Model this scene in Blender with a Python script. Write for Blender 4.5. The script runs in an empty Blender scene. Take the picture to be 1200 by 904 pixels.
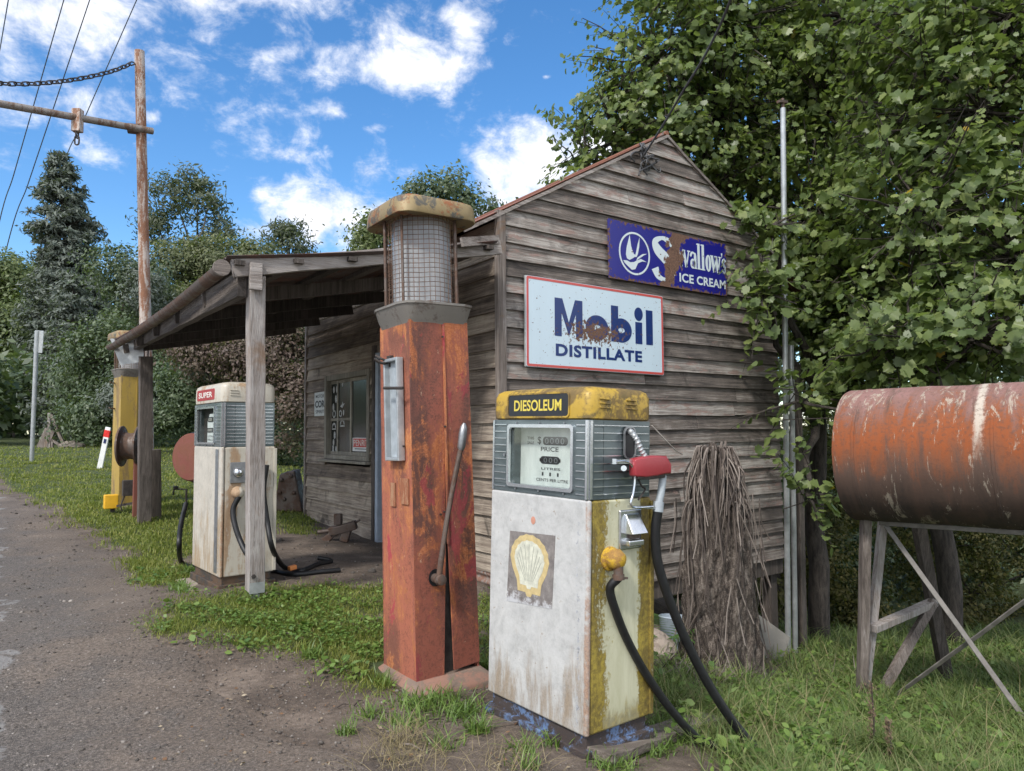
import bpy, bmesh, math, random
import numpy as np
from mathutils import Vector, Matrix, noise as mnoise
R = math.radians
random.seed(7); RNG = np.random.default_rng(11)
scene = bpy.context.scene
COL = scene.collection

# ------------------------------------------------------------------ camera
F = 838.0; CX, CY = 600.0, 452.0
CAM = Vector((0, 0, 1.45))
_yaw = R(35.6); _pitch = math.atan(54 / F); _roll = R(0.5)
_fh = Vector((math.sin(_yaw), math.cos(_yaw), 0)); _r0 = Vector((math.cos(_yaw), -math.sin(_yaw), 0))
FWD = _fh * math.cos(_pitch) + Vector((0, 0, 1)) * math.sin(_pitch)
_u0 = Vector((0, 0, 1)) * math.cos(_pitch) - _fh * math.sin(_pitch)
UP = _u0 * math.cos(_roll) + _r0 * math.sin(_roll)
RT = _r0 * math.cos(_roll) - _u0 * math.sin(_roll)

def ray(u, v):
    return FWD + RT * ((u - CX) / F) + UP * ((CY - v) / F)
def P(u, v, d):
    return CAM + ray(u, v) * d
def onplane(u, v, p0, n):
    r = ray(u, v); return CAM + r * ((p0 - CAM).dot(n) / r.dot(n))
def PX(u, v, x): return onplane(u, v, Vector((x, 0, 0)), Vector((1, 0, 0)))
def PY(u, v, y): return onplane(u, v, Vector((0, y, 0)), Vector((0, 1, 0)))
def proj(p):
    q = Vector(p) - CAM; d = q.dot(FWD)
    return (CX + F * q.dot(RT) / d, CY - F * q.dot(UP) / d, d)
_RT, _UP, _FW, _C = [np.array(x) for x in (RT, UP, FWD, CAM)]
def proj_np(p):
    q = p - _C; d = q @ _FW; dd = np.where(np.abs(d) < 1e-4, 1e-4, d)
    return CX + F * (q @ _RT) / dd, CY - F * (q @ _UP) / dd, d

cd = bpy.data.cameras.new('camera'); cam = bpy.data.objects.new('camera', cd); COL.objects.link(cam)
cd.sensor_fit = 'HORIZONTAL'; cd.sensor_width = 36; cd.lens = 36 * F / 1200; cd.clip_start = .05; cd.clip_end = 2000
m3 = Matrix((RT, UP, -FWD)).transposed(); cam.matrix_world = Matrix.Translation(CAM) @ m3.to_4x4()
scene.camera = cam

# ------------------------------------------------------------------ terrain height
_ctrl = []
def cp(u, v, d): _ctrl.append(tuple(P(u, v, d)))
cp(690, 884, 3.27); cp(570, 828, 3.85); cp(488, 815, 4.03); cp(455, 792, 4.4)
cp(298, 694, 5.40); cp(250, 697, 5.7); cp(167, 612, 9.6); cp(145, 594, 10.6); cp(43, 541, 17.5); cp(118, 549, 16.5)
cp(576, 692, 6.65); cp(360, 606, 10.85); cp(925, 768, 8.9); cp(845, 792, 6.5); cp(1012, 818, 6.2); cp(1195, 842, 5.7)
cp(1000, 904, 3.75); cp(1200, 904, 4.1); cp(600, 904, 3.02); cp(300, 904, 3.0); cp(0, 904, 3.0)
cp(0, 700, 6.0); cp(0, 577, 13.0); cp(100, 622, 9.2); cp(440, 650, 7.9); cp(400, 720, 5.2); cp(1100, 760, 9.0); cp(1198, 700, 13)
cp(70, 523, 30); cp(300, 528, 24)
_ctrl += [(-4, 0, .02), (-4, 8, .2), (-5, 18, .75), (-6, 40, 1.6), (10, 45, 1.4), (0, -4, 0), (6, -4, -.5), (12, -4, -1.6), (15, 6, -2.4),
          (14, 14, -1.6), (6, 12, .1), (6, 8, -.25), (8.2, 9, -.9)]
_c = np.array(_ctrl); _n = len(_c)
def _phi(r2): return .5 * r2 * np.log(r2 + 1e-9)
_d2 = ((_c[:, None, :2] - _c[None, :, :2]) ** 2).sum(-1)
_A = np.zeros((_n + 3, _n + 3)); _A[:_n, :_n] = _phi(_d2) + np.eye(_n) * .6
_A[:_n, _n] = 1; _A[:_n, _n + 1:] = _c[:, :2]; _A[_n, :_n] = 1; _A[_n + 1:, :_n] = _c[:, :2].T
_w = np.linalg.solve(_A, np.concatenate([_c[:, 2], np.zeros(3)]))
def ground_np(x, y):
    x = np.asarray(x, float); y = np.asarray(y, float); sh = x.shape
    xc = np.clip(x.ravel(), -9, 17); yc = np.clip(y.ravel(), -5, 44)
    out = np.empty(xc.shape)
    for i in range(0, len(xc), 40000):
        a = xc[i:i + 40000]; b = yc[i:i + 40000]
        d2 = (a[:, None] - _c[None, :, 0]) ** 2 + (b[:, None] - _c[None, :, 1]) ** 2
        out[i:i + 40000] = _phi(d2) @ _w[:_n] + _w[_n] + _w[_n + 1] * a + _w[_n + 2] * b
    z = out.reshape(sh)
    z = z + .018 * np.sin(x * 2.3 + 1.1 * np.sin(y * 1.7)) * np.cos(y * 2.1 + .7) + .008 * np.sin(x * 6.1 + y * 3.3) * np.sin(y * 7.3 - x * 2)
    return z
def ground(x, y): return float(ground_np(np.array([x]), np.array([y]))[0])
def pg_np(u, v):
    r = _FW + _RT * ((u - CX) / F)[:, None] + _UP * ((CY - v) / F)[:, None]
    rz = np.minimum(r[:, 2], -.004)
    t = (1.45) / -rz
    for _ in range(25):
        z = ground_np(r[:, 0] * t, r[:, 1] * t)
        t = .5 * t + .5 * np.clip((z - 1.45) / rz, .3, 150)
    p = r * t[:, None]; p[:, 2] = ground_np(p[:, 0], p[:, 1]); return p
def PG(u, v): return Vector(pg_np(np.array([float(u)]), np.array([float(v)]))[0])
def G(p, dz=0): return Vector((p[0], p[1], ground(p[0], p[1]) + dz))

# ------------------------------------------------------------------ mesh helpers
class MB:
    def __init__(s, xf=None): s.v = []; s.f = []; s.a = []; s.xf = xf
    def add(s, vs, fs, rnd=None):
        o = len(s.v); rnd = random.random() if rnd is None else rnd
        for p in vs:
            p = Vector(p); s.v.append(s.xf @ p if s.xf else p)
        for f in fs: s.f.append([i + o for i in f]); s.a.append(rnd)
    def hexa(s, p, rnd=None):  # 8 pts: bottom 4 ccw, top 4 ccw
        s.add(p, [(3, 2, 1, 0), (4, 5, 6, 7), (0, 1, 5, 4), (1, 2, 6, 5), (2, 3, 7, 6), (3, 0, 4, 7)], rnd)
    def box(s, lo, hi, rnd=None):
        x0, y0, z0 = lo; x1, y1, z1 = hi
        s.hexa([(x0, y0, z0), (x1, y0, z0), (x1, y1, z0), (x0, y1, z0), (x0, y0, z1), (x1, y0, z1), (x1, y1, z1), (x0, y1, z1)], rnd)
    def bar(s, p, q, w, h, side=(0, 0, 1), rnd=None, seg=1, jit=0, taper=1.0):
        p = Vector(p); q = Vector(q); t = (q - p).normalized(); b = Vector(side)
        a = b.cross(t)
        if a.length < 1e-4: a = Vector((1, 0, 0)).cross(t)
        a.normalize(); b = t.cross(a)
        vs = []; fs = []
        for i in range(seg + 1):
            k = i / seg; c = p.lerp(q, k); sc = 1 + (taper - 1) * k
            if jit and 0 < i < seg: c = c + a * random.uniform(-jit, jit) + b * random.uniform(-jit, jit)
            for sx, sy in ((-1, -1), (1, -1), (1, 1), (-1, 1)):
                vs.append(c + a * (sx * w * sc / 2) + b * (sy * h * sc / 2))
        for i in range(seg):
            for k in range(4):
                o = i * 4; fs.append((o + k, o + (k + 1) % 4, o + 4 + (k + 1) % 4, o + 4 + k))
        fs.append((3, 2, 1, 0)); o = seg * 4; fs.append((o, o + 1, o + 2, o + 3))
        s.add(vs, fs, rnd)
    def tube(s, pts, r, seg=10, cap=True, rnd=None):
        pts = [Vector(p) for p in pts]; n = len(pts)
        rr = r if hasattr(r, '__len__') else [r] * n
        vs = []; fs = []; a = None
        for i, p in enumerate(pts):
            t = (pts[min(i + 1, n - 1)] - pts[max(i - 1, 0)])
            t = t.normalized() if t.length > 1e-9 else Vector((0, 0, 1))
            if a is None:
                a = Vector((0, 0, 1)).cross(t)
                if a.length < .05: a = Vector((1, 0, 0)).cross(t)
            a = a - t * a.dot(t); a.normalize(); b = t.cross(a)
            for k in range(seg):
                q = 2 * math.pi * k / seg; vs.append(p + (a * math.cos(q) + b * math.sin(q)) * rr[i])
        for i in range(n - 1):
            for k in range(seg):
                o = i * seg; fs.append((o + k, o + (k + 1) % seg, o + seg + (k + 1) % seg, o + seg + k))
        if cap:
            fs.append(tuple(range(seg - 1, -1, -1))); o = (n - 1) * seg; fs.append(tuple(range(o, o + seg)))
        s.add(vs, fs, rnd)
    def cyl(s, p, q, r, r1=None, seg=16, cap=True, rnd=None): s.tube([p, q], [r, r if r1 is None else r1], seg, cap, rnd)
    def lathe(s, prof, c=(0, 0, 0), axis=(0, 0, 1), seg=24, rnd=None, cap=True):
        ax = Vector(axis).normalized(); a = ax.orthogonal().normalized(); b = ax.cross(a); c = Vector(c)
        vs = []; fs = []
        for r, z in prof:
            for k in range(seg):
                q = 2 * math.pi * k / seg; vs.append(c + ax * z + (a * math.cos(q) + b * math.sin(q)) * r)
        for i in range(len(prof) - 1):
            for k in range(seg):
                o = i * seg; fs.append((o + k, o + (k + 1) % seg, o + seg + (k + 1) % seg, o + seg + k))
        if cap:
            fs.append(tuple(range(seg - 1, -1, -1))); o = (len(prof) - 1) * seg; fs.append(tuple(range(o, o + seg)))
        s.add(vs, fs, rnd)
    def loft(s, rings, cap=True, rnd=None):
        n = len(rings[0]); vs = [p for r in rings for p in r]; fs = []
        for i in range(len(rings) - 1):
            for k in range(n):
                o = i * n; fs.append((o + k, o + (k + 1) % n, o + n + (k + 1) % n, o + n + k))
        if cap:
            fs.append(tuple(range(n - 1, -1, -1))); o = (len(rings) - 1) * n; fs.append(tuple(range(o, o + n)))
        s.add(vs, fs, rnd)
    def prism(s, poly, o, ax, ay, t, rnd=None):  # 2D polygon in frame (o, ax, ay), thickness t along ax x ay
        o = Vector(o); ax = Vector(ax); ay = Vector(ay); nz = ax.cross(ay).normalized(); n = len(poly)
        A = [o + ax * x + ay * y for x, y in poly]; B = [p + nz * t for p in A]
        s.add(A + B, [tuple(range(n - 1, -1, -1)), tuple(range(n, 2 * n))] + [(k, (k + 1) % n, n + (k + 1) % n, n + k) for k in range(n)], rnd)
    def strip(s, L, Rr, o, ax, ay, t, rnd=None):  # flat band between two 2D polylines with thickness
        o = Vector(o); ax = Vector(ax); ay = Vector(ay); nz = ax.cross(ay).normalized(); n = len(L)
        vs = []; fs = []
        for (a, b), (c, d) in zip(L, Rr):
            p = o + ax * a + ay * b; q = o + ax * c + ay * d
            vs += [p, q, q + nz * t, p + nz * t]
        for i in range(n - 1):
            k = i * 4
            for j in range(4): fs.append((k + j, k + (j + 1) % 4, k + 4 + (j + 1) % 4, k + 4 + j))
        fs.append((3, 2, 1, 0)); k = (n - 1) * 4; fs.append((k, k + 1, k + 2, k + 3))
        s.add(vs, fs, rnd)
    def build(s, name, mat, parent=None, smooth=False, bevel=0, seg=2, world=False, subs=0, angle=30):
        me = bpy.data.meshes.new(name); vs = s.v
        if world and parent is not None:
            inv = root_matrix(parent).inverted(); vs = [inv @ p for p in vs]
        me.from_pydata(vs, [], s.f); me.update()
        bm = bmesh.new(); bm.from_mesh(me); bmesh.ops.recalc_face_normals(bm, faces=bm.faces); bm.to_mesh(me); bm.free()
        at = me.attributes.new('rnd', 'FLOAT', 'FACE'); at.data.foreach_set('value', np.array(s.a, dtype=np.float32))
        if smooth: me.polygons.foreach_set('use_smooth', [True] * len(me.polygons))
        ob = bpy.data.objects.new(name, me); COL.objects.link(ob)
        if mat: me.materials.append(mat)
        if parent is not None: ob.parent = parent
        if subs:
            m = ob.modifiers.new('subdivision', 'SUBSURF'); m.levels = m.render_levels = subs
        if bevel:
            m = ob.modifiers.new('bevel', 'BEVEL'); m.width = bevel; m.segments = seg; m.limit_method = 'ANGLE'; m.angle_limit = R(angle)
            me.polygons.foreach_set('use_smooth', [True] * len(me.polygons))
            m.harden_normals = False
            w = ob.modifiers.new('normals', 'WEIGHTED_NORMAL'); w.keep_sharp = True
        elif smooth:
            try: me.set_sharp_from_angle(angle=R(45))
            except Exception: pass
        return ob
ROOTM = {}
def root_matrix(o):
    while o.parent is not None: o = o.parent
    return ROOTM.get(o.name, Matrix.Identity(4))
def tag(o, label=None, cat=None, group=None, kind=None):
    if label: o['label'] = label
    if cat: o['category'] = cat
    if group: o['group'] = group
    if kind: o['kind'] = kind
    return o
def thing(name, label, cat, M=None, group=None):
    o = bpy.data.objects.new(name, None); COL.objects.link(o); o.empty_display_size = .1
    M = M if M is not None else Matrix.Identity(4)
    if isinstance(M, (Vector, tuple, list)): M = Matrix.Translation(Vector(M))
    o.matrix_world = M; ROOTM[o.name] = M
    return tag(o, label, cat, group)
def mesh_np(name, V, faces_flat, totals, mat, parent=None, rnd=None, smooth=False, kind=None):
    me = bpy.data.meshes.new(name); nv = len(V); nf = len(totals)
    me.vertices.add(nv); me.vertices.foreach_set('co', np.ascontiguousarray(V, dtype=np.float32).ravel())
    me.loops.add(len(faces_flat)); me.loops.foreach_set('vertex_index', np.ascontiguousarray(faces_flat, dtype=np.int32))
    me.polygons.add(nf); st = np.concatenate([[0], np.cumsum(totals)[:-1]]).astype(np.int32)
    me.polygons.foreach_set('loop_start', st)
    try: me.polygons.foreach_set('loop_total', np.asarray(totals, dtype=np.int32))
    except Exception: pass
    me.update(calc_edges=True); me.validate()
    if rnd is not None:
        at = me.attributes.new('rnd', 'FLOAT', 'FACE'); at.data.foreach_set('value', np.ascontiguousarray(rnd, dtype=np.float32))
    if smooth: me.polygons.foreach_set('use_smooth', np.ones(nf, dtype=bool))
    ob = bpy.data.objects.new(name, me); COL.objects.link(ob); me.materials.append(mat)
    if parent is not None: ob.parent = parent
    if kind: ob['kind'] = kind
    return ob
def scatter_np(name, templates, pos, mats, which, rnd, mat, parent=None, kind=None, origin=None):
    """many copies of small template meshes in one mesh; templates: list of (verts (n,3), faces list)"""
    VV = []; FF = []; TT = []; RR = []; off = 0
    if origin is not None: pos = pos - np.array(origin)
    for k, (tv, tf) in enumerate(templates):
        idx = np.nonzero(which == k)[0]
        if len(idx) == 0: continue
        tv = np.asarray(tv, float); n = len(tv)
        V = np.einsum('nij,kj->nki', mats[idx], tv) + pos[idx][:, None, :]
        flat = np.array([i for f in tf for i in f]); tot = np.array([len(f) for f in tf])
        Fl = (flat[None, :] + (np.arange(len(idx)) * n)[:, None] + off).ravel()
        VV.append(V.reshape(-1, 3)); FF.append(Fl); TT.append(np.tile(tot, len(idx))); RR.append(np.repeat(rnd[idx], len(tf))); off += len(idx) * n
    return mesh_np(name, np.concatenate(VV), np.concatenate(FF), np.concatenate(TT), mat, parent, np.concatenate(RR), kind=kind)
def rot_frames(nrm, spin, scale):
    """(n,3) normals, (n,) spin angles, (n,) or (n,3) scale -> (n,3,3) with local z = normal"""
    z = nrm / (np.linalg.norm(nrm, axis=1, keepdims=True) + 1e-9)
    h = np.where(np.abs(z[:, 2:3]) > .95, np.array([[1., 0, 0]]), np.array([[0, 0, 1.]]))
    x = np.cross(h, z); x /= np.linalg.norm(x, axis=1, keepdims=True) + 1e-9
    y = np.cross(z, x); c = np.cos(spin)[:, None]; s = np.sin(spin)[:, None]
    X = x * c + y * s; Y = -x * s + y * c
    if np.ndim(scale) == 1: scale = np.stack([scale] * 3, 1)
    return np.stack([X * scale[:, 0:1], Y * scale[:, 1:2], z * scale[:, 2:3]], 2)
def lettering(text, w, h, bold=.0, space=1.0):
    """text outlines fitted to a w x h box centred on the origin: returns (verts2d, faces)"""
    cu = bpy.data.curves.new('lettering', 'FONT'); cu.body = text; cu.size = 1; cu.offset = bold; cu.space_character = space
    cu.resolution_u = 4
    ob = bpy.data.objects.new('lettering_source', cu); COL.objects.link(ob)
    bpy.context.view_layer.update()
    me = bpy.data.meshes.new_from_object(ob.evaluated_get(bpy.context.evaluated_depsgraph_get()))
    vs = np.array([v.co[:] for v in me.vertices]); fs = [tuple(p.vertices) for p in me.polygons]
    bpy.data.objects.remove(ob); bpy.data.curves.remove(cu); bpy.data.meshes.remove(me)
    lo = vs.min(0); hi = vs.max(0)
    vs = (vs - (lo + hi) / 2) / (hi - lo + 1e-9) * np.array([w, h, 0])
    return vs[:, :2], fs
def put_text(mb, text, o, ax, ay, w, h, bold=0, lift=.0015, space=1.0):
    v, f = lettering(text, w, h, bold, space); o = Vector(o); ax = Vector(ax); ay = Vector(ay); n = ax.cross(ay).normalized()
    mb.add([o + ax * a + ay * b + n * lift for a, b in v], f)
def catmull(pts, n=8):
    pts = [Vector(p) for p in pts]; q = [pts[0] * 2 - pts[1]] + pts + [pts[-1] * 2 - pts[-2]]; out = []
    for i in range(1, len(q) - 2):
        for k in range(n):
            t = k / n; a, b, c, d = q[i - 1], q[i], q[i + 1], q[i + 2]
            out.append(.5 * ((2 * b) + (c - a) * t + (2 * a - 5 * b + 4 * c - d) * t * t + (3 * b - a - 3 * c + d) * t ** 3))
    out.append(q[-2]); return out

# ------------------------------------------------------------------ material helper
class B:
    def __init__(s, name):
        s.m = bpy.data.materials.new(name); s.m.use_nodes = True; s.nt = s.m.node_tree; s.nt.nodes.clear(); s.L = s.nt.links
    def new(s, t, **kw):
        n = s.nt.nodes.new(t)
        for k, v in kw.items(): setattr(n, k, v)
        return n
    def set(s, sock, val):
        if val is None: return
        if isinstance(val, bpy.types.NodeSocket): s.L.new(val, sock)
        else:
            if sock.type == 'RGBA' and not hasattr(val, '__len__'): val = (val, val, val, 1)
            elif sock.type == 'RGBA' and len(val) == 3: val = (*val, 1)
            sock.default_value = val
    def co(s, kind='Object'): return s.new('ShaderNodeTexCoord').outputs[kind]
    def pos(s): return s.new('ShaderNodeNewGeometry').outputs['Position']
    def map(s, vec, scale=(1, 1, 1), loc=(0, 0, 0), rot=(0, 0, 0)):
        n = s.new('ShaderNodeMapping'); s.set(n.inputs['Vector'], vec); n.inputs['Scale'].default_value = scale
        n.inputs['Location'].default_value = loc; n.inputs['Rotation'].default_value = rot; return n.outputs[0]
    def noise(s, vec, scale, detail=5, rough=.6, dist=0, col=False):
        n = s.new('ShaderNodeTexNoise'); s.set(n.inputs['Vector'], vec); n.inputs['Scale'].default_value = scale
        n.inputs['Detail'].default_value = detail; n.inputs['Roughness'].default_value = rough; n.inputs['Distortion'].default_value = dist
        return n.outputs['Color' if col else 'Fac']
    def vor(s, vec, scale, feature='F1', out='Distance', rand=1):
        n = s.new('ShaderNodeTexVoronoi', feature=feature); s.set(n.inputs['Vector'], vec); n.inputs['Scale'].default_value = scale
        n.inputs['Randomness'].default_value = rand; return n.outputs[out]
    def attr(s, name='rnd', out='Fac'):
        n = s.new('ShaderNodeAttribute'); n.attribute_name = name; return n.outputs[out]
    def math(s, op, a, b=None, c=None, clamp=False):
        n = s.new('ShaderNodeMath', operation=op, use_clamp=clamp); s.set(n.inputs[0], a); s.set(n.inputs[1], b)
        if c is not None: s.set(n.inputs[2], c)
        return n.outputs[0]
    def add(s, a, b): return s.math('ADD', a, b)
    def sub(s, a, b): return s.math('SUBTRACT', a, b)
    def mul(s, a, b): return s.math('MULTIPLY', a, b)
    def step(s, v, lo, hi):
        n = s.new('ShaderNodeMapRange', interpolation_type='SMOOTHSTEP'); s.set(n.inputs[0], v)
        n.inputs[1].default_value = lo; n.inputs[2].default_value = hi; n.inputs[3].default_value = 0; n.inputs[4].default_value = 1
        return n.outputs[0]
    def ramp(s, fac, stops, interp='LINEAR'):
        n = s.new('ShaderNodeValToRGB'); s.set(n.inputs[0], fac); e = n.color_ramp.elements; n.color_ramp.interpolation = interp
        while len(e) < len(stops): e.new(.5)
        for x, (p, c) in zip(e, stops):
            x.position = p; x.color = (c, c, c, 1) if not hasattr(c, '__len__') else (*c[:3], 1)
        return n.outputs[0]
    def mix(s, fac, a, b, mode='MIX'):
        n = s.new('ShaderNodeMix', data_type='RGBA', blend_type=mode); s.set(n.inputs[0], fac); s.set(n.inputs[6], a); s.set(n.inputs[7], b); return n.outputs[2]
    def xyz(s, vec):
        n = s.new('ShaderNodeSeparateXYZ'); s.set(n.inputs[0], vec); return n.outputs
    def bump(s, h, strength=.5, dist=.01, nrm=None):
        n = s.new('ShaderNodeBump'); n.inputs['Strength'].default_value = strength; n.inputs['Distance'].default_value = dist
        s.set(n.inputs['Height'], h); s.set(n.inputs['Normal'], nrm); return n.outputs[0]
    def fin(s, color, rough=.8, metal=0, bump=None, **kw):
        p = s.new('ShaderNodeBsdfPrincipled'); s.set(p.inputs['Base Color'], color); s.set(p.inputs['Roughness'], rough); s.set(p.inputs['Metallic'], metal)
        s.set(p.inputs['Normal'], bump)
        for k, v in kw.items(): s.set(p.inputs[k], v)
        o = s.new('ShaderNodeOutputMaterial'); s.L.new(p.outputs[0], o.inputs[0]); s.p = p; s.o = o; return s.m
    def leaf_out(s, color, trans=.35, rough=.5, tcol=None):
        p = s.new('ShaderNodeBsdfPrincipled'); s.set(p.inputs['Base Color'], color); s.set(p.inputs['Roughness'], rough)
        t = s.new('ShaderNodeBsdfTranslucent'); s.set(t.inputs[0], tcol if tcol is not None else color)
        x = s.new('ShaderNodeMixShader'); x.inputs[0].default_value = trans; s.L.new(p.outputs[0], x.inputs[1]); s.L.new(t.outputs[0], x.inputs[2])
        o = s.new('ShaderNodeOutputMaterial'); s.L.new(x.outputs[0], o.inputs[0]); return s.m
# ------------------------------------------------------------------ materials
MAT = {}
def wood(name, axis, dark, mid, light, stain=(.055, .045, .038), paint=None, amt=.5, streak=34):
    b = B(name); c = b.co(); r = b.attr()
    off = b.mul(r, 37.0); cmb = b.new('ShaderNodeCombineXYZ')
    for i in range(3): b.set(cmb.inputs[i], off)
    v = b.new('ShaderNodeVectorMath', operation='ADD'); b.set(v.inputs[0], c); b.set(v.inputs[1], cmb.outputs[0]); c2 = v.outputs[0]
    sc = [streak] * 3; sc[axis] = 1.3
    g = b.noise(b.map(c2, sc), 1, 6, .65, .6)
    sc2 = [streak * 3] * 3; sc2[axis] = 5
    g2 = b.noise(b.map(c2, sc2), 1, 4, .7)
    blot = b.noise(c2, 2.6, 4, .6, .5)
    t = b.add(b.add(b.mul(g, .62), b.mul(g2, .3)), b.add(b.mul(blot, .34), b.mul(r, .2)))
    colr = b.ramp(t, [(.5, dark), (.7, mid), (.9, light)])
    st = b.step(b.noise(c2, 1.7, 5, .7, 1.2), .56, .72)
    colr = b.mix(b.mul(st, .75), colr, stain)
    sck = [streak * 2.2] * 3; sck[axis] = .9
    crk = b.step(b.noise(b.map(c2, sck), 1, 5, .75, .3), .6, .66); colr = b.mix(b.mul(crk, .7), colr, [q * .55 for q in dark])
    if paint:
        scp = [14] * 3; scp[axis] = 3.2
        pm = b.step(b.add(b.noise(b.map(c2, scp), 1, 6, .75, .4), b.mul(r, .12)), amt, amt + .07)
        colr = b.mix(b.mul(pm, .8), colr, paint)
    bp = b.bump(b.add(b.mul(g, .6), b.mul(g2, .7)), .8, .014)
    MAT[name] = b.fin(colr, .92, 0, bp)
wood('gable_boards', 0, (.036, .031, .029), (.145, .121, .105), (.41, .378, .345), stain=(.03, .025, .022), paint=(.25, .165, .14), amt=.62)
wood('side_boards', 1, (.055, .043, .034), (.2, .16, .128), (.45, .385, .31), stain=(.03, .024, .02))
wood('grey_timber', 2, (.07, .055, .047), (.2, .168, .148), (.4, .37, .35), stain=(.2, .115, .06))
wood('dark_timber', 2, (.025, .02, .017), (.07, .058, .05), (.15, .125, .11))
wood('beam_timber', 1, (.035, .029, .025), (.08, .067, .058), (.17, .145, .13))
wood('rafter_timber', 0, (.09, .072, .062), (.22, .188, .168), (.38, .345, .32))
wood('window_timber', 2, (.13, .12, .095), (.25, .23, .19), (.4, .37, .3))
wood('plank_timber', 0, (.07, .055, .045), (.15, .125, .105), (.27, .235, .2))

def plain(name, c, rough=.6, metal=0, var=.25, scale=12, bump=.15, **kw):
    b = B(name); o = b.co(); n = b.noise(o, scale, 5, .65)
    d = [x * (1 - var) for x in c]; l = [min(1, x * (1 + var)) for x in c]
    MAT[name] = b.fin(b.ramp(n, [(.3, d), (.7, l)]), rough, metal, b.bump(b.noise(o, scale * 6, 3), bump, .003), **kw); return MAT[name]
plain('hose_rubber', (.009, .0095, .011), .5, 0, .4, 30, .2)
plain('black_plate', (.012, .013, .016), .35, 0, .3)
plain('galv', (.42, .44, .45), .42, .6, .2, 9)
plain('dull_steel', (.3, .31, .32), .4, .8, .25, 20)
plain('chrome', (.62, .64, .67), .22, .95, .12, 14, .05)
plain('dark_iron', (.05, .042, .038), .7, .3, .4, 20, .5)
plain('white_paint', (.72, .73, .72), .5, 0, .1, 8, .05)
plain('wire_metal', (.1, .1, .105), .6, .5)
plain('mesh_wire', (.17, .105, .075), .7, .5, .35, 14)
plain('grey_tube', (.36, .4, .43), .5, .2, .15, 20)
plain('tan_sheet', (.2, .19, .17), .7, 0, .2, 7)
plain('blue_tub', (.32, .38, .44), .6, 0, .2, 7)
plain('super_red', (.32, .03, .028), .5, 0, .2)
plain('red_letter', (.55, .04, .035), .5, 0, .1)
plain('yellow_letter', (.62, .5, .08), .5, 0, .12)
plain('white_letter', (.7, .66, .6), .5, 0, .15)
plain('black_letter', (.02, .022, .026), .5, 0, .1)
plain('blue_jamb', (.36, .42, .5), .6, 0, .2, 9)
plain('yellow_lamp', (.72, .4, .02), .45, 0, .15, 10)
plain('reflector_red', (.65, .03, .025), .35)
plain('reflector_blue', (.01, .02, .09), .3)
plain('thong', (.42, .38, .34), .6)
plain('orange_plastic', (.7, .25, .07), .5)

def rusty(name, base, rust1, rust2, amt=.5, scale=4, vert=True, rough=.72, metal=.15, extra=None, spots=True):
    """painted sheet metal with flowing rust; stretched downwards"""
    b = B(name); c = b.co(); s = (1, 1, .22) if vert else (1, 1, 1)
    n1 = b.noise(b.map(c, s), scale, 7, .68, .5); n2 = b.noise(c, scale * 5, 5, .7, .3); n3 = b.noise(b.map(c, (1, 1, .12) if vert else s), scale * 7, 4, .65)
    t = b.add(b.mul(n1, .62), b.add(b.mul(n2, .2), b.mul(n3, .18)))
    m = b.step(t, amt - .045, amt + .045)
    rc = b.ramp(b.add(b.mul(n2, .6), b.mul(n3, .4)), [(.3, rust2), (.7, rust1)])
    bc = b.mix(b.mul(n3, .5), base, [x * .62 for x in base])
    col = b.mix(m, bc, rc)
    if extra is not None:
        col = b.mix(b.step(b.noise(b.map(c, s, (3, 7, 1)), scale * 1.3, 6, .7, .8), extra[1], extra[1] + .09), col, extra[0])
    if spots:
        col = b.mix(b.step(b.noise(c, scale * 16, 4, .6), .68, .74), col, rust2)
    bp = b.bump(b.add(b.mul(n2, .5), b.mul(m, .3)), .35, .004)
    MAT[name] = b.fin(col, b.ramp(m, [(0, rough - .2), (1, rough + .15)]), metal, bp); return MAT[name]
def tower_rust(name, paint, dark, orange, crimson, k_or, k_cr, shift):
    """old red sheet metal: chalky red paint, soft dark water marks, speckled orange rust, patches of crimson paint left"""
    b = B(name); c = b.map(b.co(), (1, 1, 1), (shift, shift * 2, shift))
    soft = b.noise(b.map(c, (1, 1, .22)), 4.2, 4, .55, .3); blot = b.noise(b.map(c, (1, 1, .5)), 5.5, 7, .72, .7); f_ = b.noise(c, 75, 5, .8); g_ = b.noise(c, 24, 6, .75, .3); run = b.noise(b.map(c, (1, 1, .07)), 15, 6, .7, .2)
    base = b.mix(b.step(b.add(soft, b.mul(b.sub(f_, .5), .25)), .42, .62), paint, dark)
    base = b.mix(b.mul(b.step(b.add(b.mul(f_, .6), b.mul(g_, .4)), .47, .6), .55), base, [q * .55 for q in dark])
    om = b.step(b.add(b.add(b.mul(blot, .62), b.mul(run, .22)), b.add(b.mul(g_, .16), b.mul(b.sub(f_, .5), .12))), k_or - .035, k_or + .05)
    col = b.mix(b.mul(om, .9), base, b.ramp(b.add(b.mul(f_, .6), b.mul(run, .4)), [(.36, [q * .5 for q in orange]), (.5, orange), (.66, [min(.6, q * 1.5 + .05) for q in orange])]))
    pm = b.step(b.add(b.noise(b.map(c, (1, 1, .5), (5, 2, 9)), 3.6, 7, .7, .6), b.mul(b.sub(g_, .5), .22)), k_cr, k_cr + .035)
    col = b.mix(b.mul(pm, .85), col, b.ramp(f_, [(.3, [q * .6 for q in crimson]), (.65, crimson)]))
    pk = b.step(b.add(b.noise(b.map(c, (1, 1, .4), (1, 8, 3)), 26, 6, .75), b.mul(b.sub(f_, .5), .1)), .65, .68)
    col = b.mix(b.mul(pk, .75), col, (.5, .33, .22))
    MAT[name] = b.fin(col, .82, .05, b.bump(b.add(b.mul(f_, .7), b.add(g_, b.mul(pm, .5))), .45, .005))
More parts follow.
